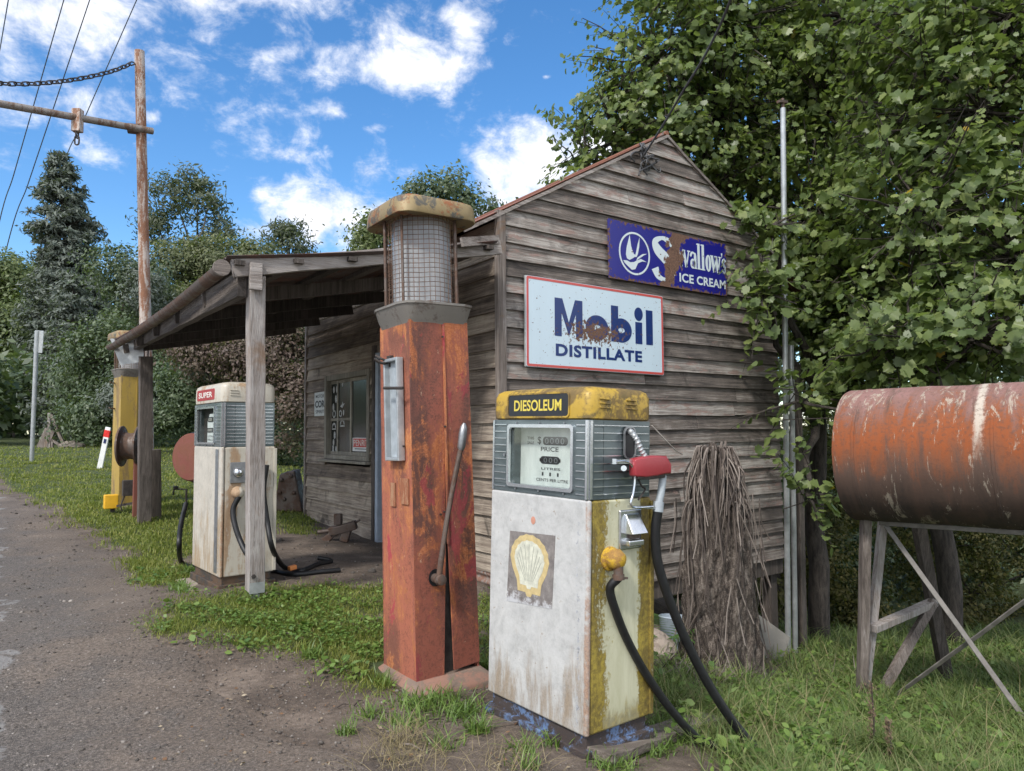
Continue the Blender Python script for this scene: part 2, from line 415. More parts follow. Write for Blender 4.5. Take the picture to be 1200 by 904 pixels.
tower_rust('tower_rust', (.36, .115, .066), (.19, .07, .045), (.43, .15, .05), (.42, .055, .07), .53, .58, 0)
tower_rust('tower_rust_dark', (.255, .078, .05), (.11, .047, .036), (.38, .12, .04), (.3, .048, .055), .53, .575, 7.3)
rusty('tower_rust_red', (.4, .05, .055), (.34, .1, .032), (.17, .055, .03), .6, 6, extra=((.5, .33, .2), .66))
rusty('cap_rust', (.3, .225, .11), (.36, .12, .045), (.11, .085, .06), .54, 7, vert=False, extra=((.1, .092, .075), .52))
rusty('concrete_foot', (.3, .165, .12), (.22, .16, .125), (.13, .1, .08), .5, 7, vert=False, metal=0)
rusty('white_body', (.66, .66, .64), (.52, .44, .36), (.3, .21, .15), .6, 5, metal=0, rough=.6)
rusty('cream_body', (.54, .5, .42), (.42, .31, .2), (.24, .13, .07), .54, 5, metal=0, rough=.6)
rusty('yellow_cap', (.47, .305, .04), (.24, .155, .045), (.07, .052, .028), .49, 6, vert=False, metal=0, rough=.65, extra=((.13, .095, .035), .56))
rusty('yellow_tower', (.42, .285, .06), (.3, .21, .09), (.15, .1, .05), .52, 4, metal=0, rough=.7)
rusty('blue_base', (.12, .19, .34), (.03, .031, .035), (.07, .045, .035), .47, 9, vert=False, metal=0)
rusty('dark_base', (.05, .045, .04), (.09, .07, .05), (.12, .06, .03), .5, 9, vert=False)
rusty('pole_rust', (.52, .45, .4), (.33, .17, .1), (.17, .08, .05), .49, 7)
rusty('iron_roof', (.24, .1, .07), (.3, .12, .07), (.15, .08, .06), .5, 3, vert=False, metal=.2)
rusty('porch_iron', (.1, .075, .068), (.16, .075, .055), (.07, .05, .045), .5, 3, vert=False, metal=.1)
rusty('old_iron', (.13, .1, .085), (.17, .1, .07), (.07, .05, .042), .5, 5, vert=False, metal=.3)
rusty('red_disc', (.2, .06, .042), (.2, .075, .045), (.15, .06, .04), .5, 5, vert=False)
rusty('skirt_iron', (.34, .32, .3), (.32, .17, .12), (.2, .12, .09), .5, 4, vert=False, metal=.3)
rusty('collar_grey', (.2, .185, .165), (.15, .125, .105), (.09, .07, .058), .55, 7, vert=False, metal=.1)
rusty('worn_decal', (.42, .23, .13), (.36, .13, .06), (.2, .08, .045), .5, 26)
rusty('moss_elbow', (.58, .36, .03), (.42, .22, .05), (.16, .1, .04), .5, 22, vert=False, metal=0)
rusty('nozzle_red', (.34, .04, .05), (.4, .07, .07), (.2, .05, .04), .62, 22, vert=False, metal=0, rough=.5)

# side of the front pump: pale yellow paint with a mossy brown run down the near edge and the far edge
b = B('mossy_yellow'); c = b.co(); x, y, z = b.xyz(c)
n = b.noise(b.map(c, (1, 1, .3)), 9, 6, .7, .6); n2 = b.noise(c, 45, 5, .7)
edge = b.math('MAXIMUM', b.step(y, .25, .0), b.step(y, .33, .4))
m1 = b.step(b.add(edge, b.add(b.mul(b.sub(n, .5), 2.6), b.mul(b.sub(n2, .5), 1.3))), .42, .72)
drip = b.step(b.add(b.step(z, .34, .1), b.mul(b.sub(n, .5), 2.2)), .6, 1.0)
m = b.math('MAXIMUM', m1, b.mul(drip, .7))
moss = b.ramp(b.add(b.mul(n2, .5), b.mul(n, .5)), [(.36, (.06, .043, .016)), (.5, (.17, .125, .028)), (.64, (.36, .275, .045))])
col = b.mix(m, b.ramp(n, [(.32, (.4, .39, .25)), (.68, (.58, .57, .42))]), moss)
MAT['mossy_yellow'] = b.fin(col, .65, 0, b.bump(b.mul(n2, m), .4, .004))

# front of the white pumps: chalky paint, speckle, brown runs rising from the bottom edge, peeled strip near the right edge
def pump_front(name, base, grime, lowz, hwid, streak):
    b = B(name); c = b.co(); x, y, z = b.xyz(c)
    n = b.noise(b.map(c, (1, 1, .2)), 13, 7, .75, .4); n2 = b.noise(c, 85, 4, .75); n3 = b.noise(c, 7, 6, .7, .6); n5 = b.noise(b.map(c, (1, 1, .35)), 3.5, 5, .65, .5); n6 = b.noise(c, 26, 5, .72, .3)
    m = b.step(b.add(b.step(z, lowz, .08), b.add(b.mul(b.sub(n, .5), 2.2), b.mul(b.sub(n5, .5), 2.2))), streak, streak + .75)
    col = b.ramp(b.add(b.mul(n3, .5), b.add(b.mul(n6, .3), b.mul(n2, .2))), [(.36, [q * .62 for q in base]), (.5, [q * .86 for q in base]), (.62, base)])
    col = b.mix(b.mul(m, .85), col, b.ramp(b.add(b.mul(n2, .6), b.mul(n, .4)), [(.38, [q * .5 for q in grime]), (.62, grime)]))
    col = b.mix(b.mul(b.step(n2, .6, .7), .5), col, (.2, .175, .155))
    pk = b.step(n6, .64, .66); col = b.mix(b.mul(pk, .6), col, [q * .75 for q in grime])
    px_ = b.step(b.math('ABSOLUTE', b.sub(x, b.add(hwid - .05, b.mul(b.sub(n5, .5), .06)))), .045, .0); peel = b.step(b.add(b.mul(px_, .2), b.add(b.mul(n6, .5), b.mul(n2, .4))), .66, .69)
    col = b.mix(b.mul(peel, .85), col, b.ramp(n2, [(.4, (.1, .1, .105)), (.6, (.36, .38, .42))]))
    edge = b.math('MAXIMUM', b.step(z, 1.165, 1.2), b.step(x, hwid - .02, hwid)); em = b.step(b.add(b.mul(edge, .22), b.add(b.mul(n5, .5), b.mul(n6, .4))), .6, .72)
    col = b.mix(b.mul(b.mul(em, edge), .7), col, b.ramp(n2, [(.35, (.16, .08, .045)), (.65, (.4, .21, .11))]))
    MAT[name] = b.fin(col, .7, 0, b.bump(b.add(n2, b.add(m, n6)), .25, .003))
pump_front('front_white', (.515, .515, .505), (.29, .215, .14), .85, .36, .56)
pump_front('front_cream', (.52, .485, .42), (.36, .245, .125), 1.5, .39, .55)

b = B('head_metal'); c = b.co(); n = b.noise(b.map(c, (1, 1, 5)), 3, 3, .6)
MAT['head_metal'] = b.fin(b.ramp(n, [(.3, (.085, .11, .117)), (.7, (.2, .235, .245))]), .24, .6, b.bump(b.noise(c, 50, 3), .06, .002))
b = B('dial_face'); c = b.co(); n = b.noise(b.map(c, (1, 1, .35)), 14, 6, .7)
MAT['dial_face'] = b.fin(b.ramp(n, [(.3, (.6, .63, .61)), (.7, (.84, .86, .83))]), .55)
b = B('worn_square'); c = b.co(); n = b.noise(c, 16, 6, .75, .3); x, y, z = b.xyz(c)
lowm = b.step(b.add(b.sub(.66, z), b.mul(b.sub(n, .5), .35)), .0, .06)
MAT['worn_square'] = b.fin(b.mix(b.mul(lowm, .8), b.ramp(n, [(.3, (.1, .088, .085)), (.68, (.26, .235, .22))]), (.5, .51, .53)), .85)
b = B('glass'); n = b.noise(b.map(b.co(), (1, 1, .3)), 7, 5, .6)
tr = b.new('ShaderNodeBsdfTransparent'); tr.inputs[0].default_value = (.93, .95, .94, 1); gl_ = b.new('ShaderNodeBsdfGlossy'); gl_.inputs['Roughness'].default_value = .05; mx_ = b.new('ShaderNodeMixShader'); mx_.inputs[0].default_value = .07; b.L.new(tr.outputs[0], mx_.inputs[1]); b.L.new(gl_.outputs[0], mx_.inputs[2]); o_ = b.new('ShaderNodeOutputMaterial'); b.L.new(mx_.outputs[0], o_.inputs[0]); MAT['glass'] = b.m
b = B('milky_glass'); c = b.co(); n = b.noise(b.map(c, (1, 1, .2)), 9, 6, .65)
MAT['milky_glass'] = b.fin(b.ramp(n, [(.3, (.38, .39, .4)), (.7, (.62, .63, .64))]), .18, 0, **{'Transmission Weight': .35, 'IOR': 1.4})
b = B('window_glass'); n = b.noise(b.co(), 5, 5, .6)
MAT['window_glass'] = b.fin(b.ramp(n, [(.3, (.012, .016, .015)), (.7, (.035, .042, .04))]), .12, 0, **{'Specular IOR Level': .6})
b = B('sticker'); c = b.co(); n = b.noise(c, 60, 4, .7)
MAT['sticker'] = b.fin(b.ramp(n, [(.35, (.2, .21, .21)), (.65, (.6, .6, .58))]), .6)

# enamel signs: one chip mask shared by the plate and its lettering (same object coordinates)
def chips_mobil(b):
    c = b.co(); x, y, z = b.xyz(c)
    big = b.noise(c, 26, 6, .7, .3); fine = b.noise(c, 95, 4, .65)
    dx = b.math('DIVIDE', b.add(x, .08), .42); dz = b.math('DIVIDE', b.add(z, .06), .13)
    g = b.math('POWER', 2.718, b.mul(b.add(b.mul(dx, dx), b.mul(dz, dz)), -1))
    m = b.step(b.add(b.mul(g, .26), big), .645, .67)
    m2 = b.step(b.add(b.noise(c, 33, 2, .5), b.mul(g, .1)), .715, .73)
    return b.math('MAXIMUM', m, m2), fine
def sign_mat(name, base, chips, rough=.28, light=True, strong=1.0):
    b = B(name); m, fine = chips(b); n = b.noise(b.map(b.co(), (1, 1, .15)), 6, 5, .6)
    col = b.mix(b.mul(n, .35), base, [q * .72 for q in base])
    rc = b.ramp(fine, [(.3, (.075, .04, .03)), (.7, (.2, .11, .07))])
    MAT[name] = b.fin(b.mix(m, col, rc), b.ramp(m, [(0, rough), (1, .85)]), 0, b.bump(b.math('SUBTRACT', 1, m), .25, .002))
sign_mat('enamel_white', (.56, .68, .76), chips_mobil)
sign_mat('enamel_blue', (.008, .03, .15), chips_mobil)
sign_mat('enamel_red', (.55, .085, .075), chips_mobil)
def chips_swallow(b):
    c = b.co(); x, y, z = b.xyz(c)
    n = b.noise(c, 9, 6, .62, .4); n4 = b.noise(c, 24, 5, .6, .2); fine = b.noise(c, 60, 4, .65)
    z = b.math('DIVIDE', z, SWH / .47); x = b.math('DIVIDE', x, SWW / 1.25)
    cen = b.add(.02, b.mul(z, .28))
    band = b.math('ABSOLUTE', b.sub(x, cen))
    m = b.step(b.add(b.sub(.085, band), b.mul(b.sub(n, .5), .34)), .0, .012)
    ex = b.sub(.625, b.math('ABSOLUTE', x)); ez = b.sub(.235, b.math('ABSOLUTE', z))
    e = b.math('MINIMUM', ex, ez)
    m2 = b.step(b.sub(b.mul(b.sub(n4, .46), .22), e), -.004, .002)
    m3 = b.step(b.noise(c, 15, 5, .6, .2), .665, .675)
    return b.math('MAXIMUM', m, b.math('MAXIMUM', m2, m3)), fine
plain('brace_metal', (.2, .185, .17), .6, .3, .3, 12)
rusty('bar_metal', (.26, .235, .215), (.2, .13, .09), (.1, .065, .05), .52, 9)
plain('sticker_white', (.55, .57, .56), .5, 0, .15)
plain('sign_back', (.4, .42, .42), .5, .3)

# rusted tank: orange band high on the side, purple brown above, black brown below, pale flaking runs
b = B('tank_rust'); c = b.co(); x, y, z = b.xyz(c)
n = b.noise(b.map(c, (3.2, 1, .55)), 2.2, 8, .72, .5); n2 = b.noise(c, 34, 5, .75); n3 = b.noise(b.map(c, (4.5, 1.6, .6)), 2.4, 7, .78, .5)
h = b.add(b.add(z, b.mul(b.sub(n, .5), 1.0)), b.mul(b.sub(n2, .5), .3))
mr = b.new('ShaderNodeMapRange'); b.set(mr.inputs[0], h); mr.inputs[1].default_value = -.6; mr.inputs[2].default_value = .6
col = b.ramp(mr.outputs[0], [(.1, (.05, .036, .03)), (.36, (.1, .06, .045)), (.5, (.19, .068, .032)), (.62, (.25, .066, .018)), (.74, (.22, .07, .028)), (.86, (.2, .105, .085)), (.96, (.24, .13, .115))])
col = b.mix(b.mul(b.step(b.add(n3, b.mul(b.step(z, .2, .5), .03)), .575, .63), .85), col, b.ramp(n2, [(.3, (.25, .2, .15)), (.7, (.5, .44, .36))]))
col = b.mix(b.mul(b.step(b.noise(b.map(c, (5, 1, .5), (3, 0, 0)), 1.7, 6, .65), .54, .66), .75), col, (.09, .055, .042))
w_ = b.math('ABSOLUTE', b.sub(x, b.add(1.02, b.mul(b.sub(n, .5), .12)))); wm = b.mul(b.step(b.add(w_, b.mul(b.sub(n2, .5), .06)), .045, .01), b.step(b.add(z, b.mul(b.sub(n3, .5), .9)), -.05, .25))
col = b.mix(b.mul(wm, .85), col, (.5, .45, .38))
col = b.mix(b.mul(b.step(n2, .5, .62), .45), col, (.07, .045, .035))
MAT['tank_rust'] = b.fin(col, .92, 0, b.bump(b.add(n2, n3), .3, .005))
rusty('tank_seam', (.3, .25, .2), (.3, .11, .04), (.12, .06, .04), .55, 9, metal=0)

# bark and fibres
b = B('fern_trunk'); c = b.co(); n = b.noise(b.map(c, (1, 1, .3)), 26, 7, .75, .5); n2 = b.noise(c, 90, 4, .7)
MAT['fern_trunk'] = b.fin(b.ramp(b.add(b.mul(n, .7), b.mul(n2, .3)), [(.4, (.016, .012, .01)), (.5, (.085, .066, .054)), (.62, (.27, .23, .195))]), .95, 0, b.bump(n, 1, .03))
b = B('dry_frond'); r = b.attr(); n = b.noise(b.co(), 20, 4)
MAT['dry_frond'] = b.fin(b.ramp(b.add(b.mul(r, .7), b.mul(n, .3)), [(.15, (.035, .026, .022)), (.5, (.105, .082, .068)), (.88, (.27, .23, .2))]), .85)
b = B('bark'); c = b.co(); n = b.noise(b.map(c, (1, 1, .25)), 18, 6, .7, .4)
MAT['bark'] = b.fin(b.ramp(n, [(.35, (.02, .017, .014)), (.65, (.085, .07, .06))]), .95, 0, b.bump(n, .8, .02))
b = B('pale_bark'); c = b.co(); n = b.noise(b.map(c, (1, 1, .25)), 14, 5, .7, .4)
MAT['pale_bark'] = b.fin(b.ramp(n, [(.35, (.1, .085, .075)), (.65, (.26, .24, .22))]), .9)

def leafmat(name, cols, trans=.35, rough=.45, yellow=None):
    b = B(name); r = b.attr(); n = b.noise(b.pos(), 1.1, 3, .6)
    t = b.add(b.mul(r, .75), b.mul(n, .4))
    st = [(.18 + .74 * i / (len(cols) - 1), c) for i, c in enumerate(cols)]
    col = b.ramp(t, st)
    if yellow: col = b.mix(b.step(r, .968, .972), col, yellow)
    tc = b.mix(.5, col, (.2, .3, .02), 'ADD') if trans > .3 else col
    MAT[name] = b.leaf_out(col, trans, rough, b.mix(.6, col, (.16, .24, .02)))
leafmat('tulip_leaf', [(.085, .125, .045), (.135, .19, .07), (.195, .255, .088), (.28, .33, .11)], .5, .4, (.5, .34, .03))
leafmat('conifer_leaf', [(.07, .09, .08), (.11, .135, .115), (.15, .175, .15), (.19, .21, .185)], .2, .7)
leafmat('gum_leaf', [(.06, .08, .055), (.09, .112, .07), (.13, .15, .09)], .3, .6)
leafmat('laurel_leaf', [(.045, .072, .042), (.07, .105, .055), (.105, .145, .075), (.14, .175, .09)], .28, .5)
leafmat('olive_leaf', [(.07, .088, .045), (.115, .135, .065), (.16, .18, .085), (.2, .21, .1)], .33, .6)
leafmat('plum_leaf', [(.06, .042, .04), (.105, .07, .06), (.14, .095, .075), (.13, .12, .075)], .28, .6)
leafmat('bright_leaf', [(.08, .115, .05), (.12, .16, .065), (.165, .205, .08), (.2, .24, .09)], .38, .5)
leafmat('understory_leaf', [(.045, .05, .022), (.08, .085, .03), (.14, .13, .04), (.22, .18, .05)], .35, .7)
leafmat('fern_leaf', [(.05, .11, .025), (.1, .19, .05)], .35, .5)
leafmat('lawn', [(.115, .15, .026), (.19, .235, .044), (.27, .305, .062), (.4, .37, .12)], .45, .55)
leafmat('long_grass', [(.07, .115, .032), (.11, .17, .046), (.165, .225, .065), (.26, .27, .11)], .38, .6)
leafmat('weed_leaf', [(.065, .125, .024), (.105, .185, .038), (.155, .245, .05), (.2, .28, .07)], .35, .45)
leafmat('dry_grass', [(.2, .15, .08), (.3, .24, .13), (.38, .31, .18)], .3, .8)
leafmat('fallen', [(.12, .06, .03), (.22, .12, .06), (.2, .15, .09), (.34, .28, .2)], .1, .8)
leafmat('litter', [(.09, .06, .04), (.15, .1, .065), (.22, .16, .1)], .05, .9)

# ground: soil / turf by the vertex attribute 'turf'
b = B('ground_soil'); p = b.pos(); t = b.attr('turf')
n = b.noise(p, 3.0, 6, .65, .3); n2 = b.noise(p, 38, 5, .7); n3 = b.noise(p, 160, 3, .6); v = b.vor(p, 55)
soil = b.ramp(b.add(b.mul(n, .5), b.add(b.mul(n2, .3), b.mul(n3, .25))), [(.38, (.04, .03, .023)), (.52, (.115, .088, .068)), (.66, (.24, .19, .15))])
soil = b.mix(b.mul(b.step(v, .2, .08), b.step(b.noise(p, 23, 2), .52, .6)), soil, (.27, .24, .21))
turf = b.ramp(b.add(b.mul(n, .5), b.mul(n2, .5)), [(.35, (.03, .045, .014)), (.6, (.065, .085, .025)), (.75, (.1, .095, .045))])
m = b.step(b.add(t, b.mul(b.sub(n2, .5), .7)), .35, .65)
MAT['ground_soil'] = b.fin(b.mix(m, soil, turf), .95, 0, b.bump(b.add(b.mul(n2, .6), b.add(b.mul(n3, .5), b.mul(b.step(v, .3, .05), .4))), .7, .02))
# road: worn bitumen with dirt over it
b = B('road_bitumen'); p = b.pos(); e = b.attr('edge'); px, py, pz = b.xyz(p)
n = b.noise(p, 1.6, 6, .6, .5); n2 = b.noise(p, 60, 5, .75); n3 = b.noise(p, 210, 3, .6); v = b.vor(p, 90); n4 = b.noise(p, 7, 5, .65)
asp = b.ramp(b.add(b.mul(n2, .5), b.mul(n3, .5)), [(.38, (.03, .026, .0225)), (.5, (.1, .086, .075)), (.62, (.26, .226, .198))])
dirt = b.ramp(b.add(b.mul(n2, .55), b.add(b.mul(n3, .25), b.mul(n, .2))), [(.38, (.052, .04, .031)), (.51, (.145, .113, .088)), (.64, (.31, .25, .2))])
m = b.step(b.add(b.mul(e, 1.1), b.add(b.mul(b.sub(n, .5), 1.3), b.mul(b.sub(n4, .5), .8))), .3, .8)
col = b.mix(b.mul(m, .85), asp, dirt)
st = b.mul(b.step(v, .16, .08), b.step(b.vor(p, 90, 'F1', 'Color'), .82, .86))
col = b.mix(b.mul(st, .7), col, (.22, .19, .17))
pm = b.step(b.add(b.sub(.1, px), b.mul(b.sub(b.noise(p, 2.4, 5, .6, .6), .5), 1.0)), .08, .13)
col = b.mix(b.mul(pm, .75), col, b.ramp(n2, [(.3, (.17, .165, .16)), (.7, (.3, .29, .28))]))
MAT['road_bitumen'] = b.fin(col, .92, 0, b.bump(b.add(b.mul(n2, .6), b.add(b.mul(n3, .5), b.mul(b.step(v, .3, .06), .5))), .75, .015))
b = B('stone'); r = b.attr(); n = b.noise(b.pos(), 50, 4)
MAT['stone'] = b.fin(b.ramp(b.add(b.mul(r, .8), b.mul(n, .3)), [(.15, (.06, .052, .045)), (.7, (.13, .112, .098)), (1.0, (.32, .29, .26))]), .9)
plain('concrete', (.28, .23, .19), .9, 0, .3, 9, .5)
plain('rubble', (.22, .19, .16), .9, 0, .35, 6, .5)
# ------------------------------------------------------------------ the shed
_cn = P(588, 690, 6.7); X0, Y0 = _cn.x, _cn.y
XR = PY(917, 640, Y0).x; YF = PX(360, 560, X0).y
APEX = PY(779, 161, Y0); XM = APEX.x
ZE = PY(588, 252, Y0).z                                   # wall height at the corner
SL = (APEX.z - ZE) / (XM - X0)
ZB = PY(905, 655, Y0).z
EAVE_X = PY(541, 268, Y0).x
ZF = PX(360, 603, X0).z
shed = thing('weatherboard_shed', 'weathered grey timber shed with a steep gable and a sagging open porch', 'shed', Vector((X0, Y0, 0)))
def lap(mb, a0, a1, z, ex, f, th=.036, top0=None, top1=None, sag=.006, bw=0):
    """one lap board from a0 to a1 (metres along the wall); f(a, out, z) -> world; top ends may differ (raked ends)"""
    top0 = a0 if top0 is None else top0; top1 = a1 if top1 is None else top1
    n = max(2, int(abs(a1 - a0) / .22)); ph = random.uniform(0, 99); vs = []; fs = []; tilt = random.uniform(-.004, .004)
    for i in range(n + 1):
        k = i / n; w = mnoise.noise(Vector((k * abs(a1 - a0) * 1.4, ph, 0))) * sag + mnoise.noise(Vector((k * abs(a1 - a0) * 6, ph, 5))) * .0025 + tilt * (k - .5) * 2
        o = th + mnoise.noise(Vector((k * abs(a1 - a0) * 1.1, ph, 9))) * .007
        ab = a0 + (a1 - a0) * k; at = top0 + (top1 - top0) * k
        vs += [f(ab, 0, z + w), f(ab, o, z + w), f(ab, o * .92, z + w + .012), f(at, .004, z + ex + .008), f(at, -.004, z + ex + .008)]
    for i in range(n):
        for j in range(5):
            o = i * 5; fs.append((o + j, o + (j + 1) % 5, o + 5 + (j + 1) % 5, o + 5 + j))
    fs.append((4, 3, 2, 1, 0)); o = n * 5; fs.append((o, o + 1, o + 2, o + 3, o + 4))
    mb.add(vs, fs)
def gable(mb, ypl, s, zb):
    f = lambda a, o, z: Vector((a, ypl - s * o, z))
    z = zb; ex = .166
    while z < APEX.z - .03:
        lim = lambda zz: (X0 + max(0, (zz - ZE) / SL), min(XR, XM + (APEX.z - zz) / SL))
        l0, r0 = lim(z); l1, r1 = lim(min(z + ex, APEX.z - .005))
        if r0 - l0 > .06:
            if random.random() < .4 and r0 - l0 > 1.5:
                m = random.uniform(l0 + .5, r0 - .5)
                lap(mb, l0, m - .003, z + random.uniform(-.004, .004), ex, f, top0=l1); lap(mb, m + .003, r0, z + random.uniform(-.004, .004), ex, f, top1=r1)
            else: lap(mb, l0, r0, z, ex, f, top0=l1, top1=r1)
        z += ex
mb = MB(); gable(mb, Y0, 1, ZB); mb.build('gable_wall', MAT['gable_boards'], shed, world=True)
mb = MB(); gable(mb, YF, -1, ZB + .1); mb.build('gable_wall', MAT['gable_boards'], shed, world=True)
# window and door on the road side
wTL = PX(384, 441, X0); wBR = PX(436, 541, X0); WY1, WY0 = wTL.y, wBR.y; WZ1 = .5 * (wTL.z + PX(441, 432, X0).z); WZ0 = .5 * (wBR.z + PX(380, 537, X0).z)
DY1 = PX(443, 560, X0).y; DY0 = DY1 - .92; DZ0 = PX(446, 648, X0).z; DZ1 = WZ1 + .18
mb = MB(); fS = lambda a, o, z: Vector((X0 - o, a, z)); z = min(ZF, DZ0) + .14; ex = .178
while z < ZE - .1:
    spans = [(Y0 + .03, YF)]
    for (a, c, zl, zh) in ((WY0, WY1, WZ0, WZ1), (DY0 - .03, DY1 + .03, -9, DZ1)):
        if z + ex > zl + .04 and z < zh - .04:
            nx = []
            for s0, s1 in spans:
                if c <= s0 or a >= s1: nx.append((s0, s1)); continue
                if a > s0: nx.append((s0, a))
                if c < s1: nx.append((c, s1))
            spans = nx
    for s0, s1 in spans:
        if s1 - s0 > .05: lap(mb, s0, s1, z, ex, fS)
    z += ex
mb.build('wall', MAT['side_boards'], shed, world=True)
mb = MB(); z = ZB
while z < ZE - .05: lap(mb, Y0, YF, z, .17, lambda a, o, z: Vector((XR + o, a, z))); z += .17
mb.build('wall', MAT['side_boards'], shed, world=True)
mb = MB(); mb.box((X0 + .05, Y0 + .05, ZB - .06), (XR - .05, YF - .05, ZB + .02)); mb.build('floor_frame', MAT['dark_timber'], shed, world=True)
mb = MB(); mb.box((X0 + 1.0, Y0 + .0, ZB - .2), (XR, Y0 + .1, ZB - .012)); mb.build('bearer', MAT['dark_timber'], shed, world=True)
for sx, sy in ((1.3, .12), (3.0, .12), (4.3, .12), (1.3, 2.5), (4.2, 2.5), (4.2, 4.8)):
    g = G((X0 + sx, Y0 + sy)); mb = MB(); mb.bar((g.x, g.y, g.z - .2), (g.x, g.y, ZB - .03), .13, .13, (0, 1, 0)); mb.build('stump', MAT['dark_timber'], shed, world=True)
# corner posts
for (cx, cy) in ((X0, Y0), (X0, YF)):
    mb = MB(); mb.box((cx - .045, cy - .045 if cy == Y0 else cy - .02, -.1), (cx + .05, cy + .02 if cy == Y0 else cy + .045, ZE + .03)); mb.build('corner_post', MAT['grey_timber'], shed, bevel=.004, world=True)
# corrugated skirting, ribs running along the wall
def skirt(name, p0, p1, z0f, z1f, out):
    mb = MB(); n = 40; vs = []; fs = []; M_ = 24
    for i in range(M_ + 1):
        k = i / M_; p = Vector(p0).lerp(Vector(p1), k); z0 = z0f(k); z1 = z1f(k)
        for j in range(n + 1):
            t = j / n; z = z0 + (z1 - z0) * t; o = .012 * math.cos(t * (z1 - z0) / .085 * 2 * math.pi) + .02
            vs.append((p.x + out[0] * o, p.y + out[1] * o, z))
    for i in range(M_):
        for j in range(n): a = i * (n + 1) + j; fs.append((a, a + 1, a + n + 2, a + n + 1))
    mb.add(vs, fs); return mb.build(name, MAT['skirt_iron'], shed, smooth=True, world=True)
zs = min(ZF, DZ0) + .16
skirt('skirting', (X0, DY1 + .04, 0), (X0, YF, 0), lambda k: min(ground(X0, DY1), DZ0) - .08, lambda k: zs, (-1, 0))
skirt('skirting', (X0, Y0 + .04, 0), (X0, DY0 - .04, 0), lambda k: -.25, lambda k: zs, (-1, 0))
# window: deep weathered frame, sash, panes
win = MB(); fw = .075
def wbox(m, y0, y1, z0, z1, o0, o1): m.box((X0 - o1, min(y0, y1), z0), (X0 - o0, max(y0, y1), z1))
wbox(win, WY0, WY0 + fw, WZ0, WZ1, -.1, .05); wbox(win, WY1 - fw, WY1, WZ0, WZ1, -.1, .05)
wbox(win, WY0 + fw + .002, WY1 - fw - .002, WZ1 - fw, WZ1, -.1, .045); wbox(win, WY0 + fw + .002, WY1 - fw - .002, WZ0, WZ0 + fw * .8, -.1, .045)
window = win.build('window', MAT['window_timber'], shed, bevel=.004, world=True)
mb = MB(); wbox(mb, WY0 - .06, WY1 + .06, WZ0 - .04, WZ0 - .004, -.02, .12); mb.build('sill', MAT['window_timber'], window, bevel=.004, world=True)
iy0, iy1, iz0, iz1 = WY0 + fw, WY1 - fw, WZ0 + fw * .8, WZ1 - fw; iw = iy1 - iy0; ym = iy0 + iw * .47
mb = MB()
for a, c in ((iy0, iy0 + .04), (ym - .025, ym + .025), (iy1 - .2 * iw, iy1 - .2 * iw + .03)): wbox(mb, a, c, iz0, iz1, -.045, -.015)
wbox(mb, iy1 - .02, iy1, iz0, iz1, -.045, -.015)
zr = iz0 + (iz1 - iz0) * .47
wbox(mb, ym + .026, iy1 - .2 * iw - .001, zr - .018, zr + .018, -.043, -.017); wbox(mb, iy1 - .2 * iw + .031, iy1 - .021, zr - .018, zr + .018, -.043, -.017)
for zz in (iz0, iz1 - .045): wbox(mb, iy0 + .041, ym - .026, zz, zz + .045, -.043, -.017); wbox(mb, ym + .026, iy1 - .021, zz, zz + .045, -.044, -.018)
mb.build('sash', MAT['window_timber'], window, world=True)
mb = MB(); wbox(mb, iy0, iy1, iz0, iz1, -.036, -.03); mb.build('pane', MAT['window_glass'], window, world=True)
AY = Vector((0, -1, 0)); AZ = Vector((0, 0, 1))
def wpt(fy, fz, off=.032): return Vector((X0 + .026 - off + .03, iy1 - iw * fy, iz0 + (iz1 - iz0) * fz))
xs_ = X0 + .0285
def ring2(n, rx, ry, cx=0, cy=0, a0=0, a1=2 * math.pi): return [(cx + rx * math.cos(a0 + (a1 - a0) * i / n), cy + ry * math.sin(a0 + (a1 - a0) * i / n)) for i in range(n + 1)]
for fy, fz, kind, s in ((.07, .88, 'disc', .05), (.15, .88, 'disc', .05), (.13, .75, 'disc', .055), (.06, .64, 'disc', .055), (.08, .55, 'ring', .06), (.3, .95, 'disc', .045), (.3, .66, 'bird', .08), (.33, .56, 'disc', .04), (.25, .55, 'ring', .05),
                        (.08, .36, 'arch', .075), (.1, .26, 'disc', .055), (.07, .16, 'disc', .05), (.06, .07, 'sq', .05), (.14, .07, 'disc', .045), (.3, .4, 'arch', .08), (.93, .5, 'ring', .045)):
    mb = MB(); o = Vector((xs_, iy1 - iw * fy, iz0 + (iz1 - iz0) * fz))
    if kind == 'disc': mb.prism(ring2(14, s * .62, s)[:-1], o, AY, AZ, .0012); 
    elif kind == 'ring': mb.strip(ring2(16, s, s), ring2(16, s * .62, s * .62), o, AY, AZ, .0012)
    elif kind == 'sq': mb.prism([(-s * .6, -s), (s * .6, -s), (s * .6, s), (-s * .6, s)], o, AY, AZ, .0012)
    elif kind == 'arch':
        mb.strip(ring2(12, s, s, a1=math.pi), ring2(12, s * .6, s * .6, a1=math.pi), o, AY, AZ, .0012); mb.prism([(-s, -s * .35), (s, -s * .35), (s, -s * .1), (-s, -s * .1)], o, AY, AZ, .0012)
    else: mb.prism([(-s, -.2 * s), (0, -.5 * s), (s, .3 * s), (.3 * s, .2 * s), (.1 * s, .6 * s), (-.2 * s, .1 * s)], o, AY, AZ, .0012)
    mb.build('sticker', MAT['sticker'], window, world=True)
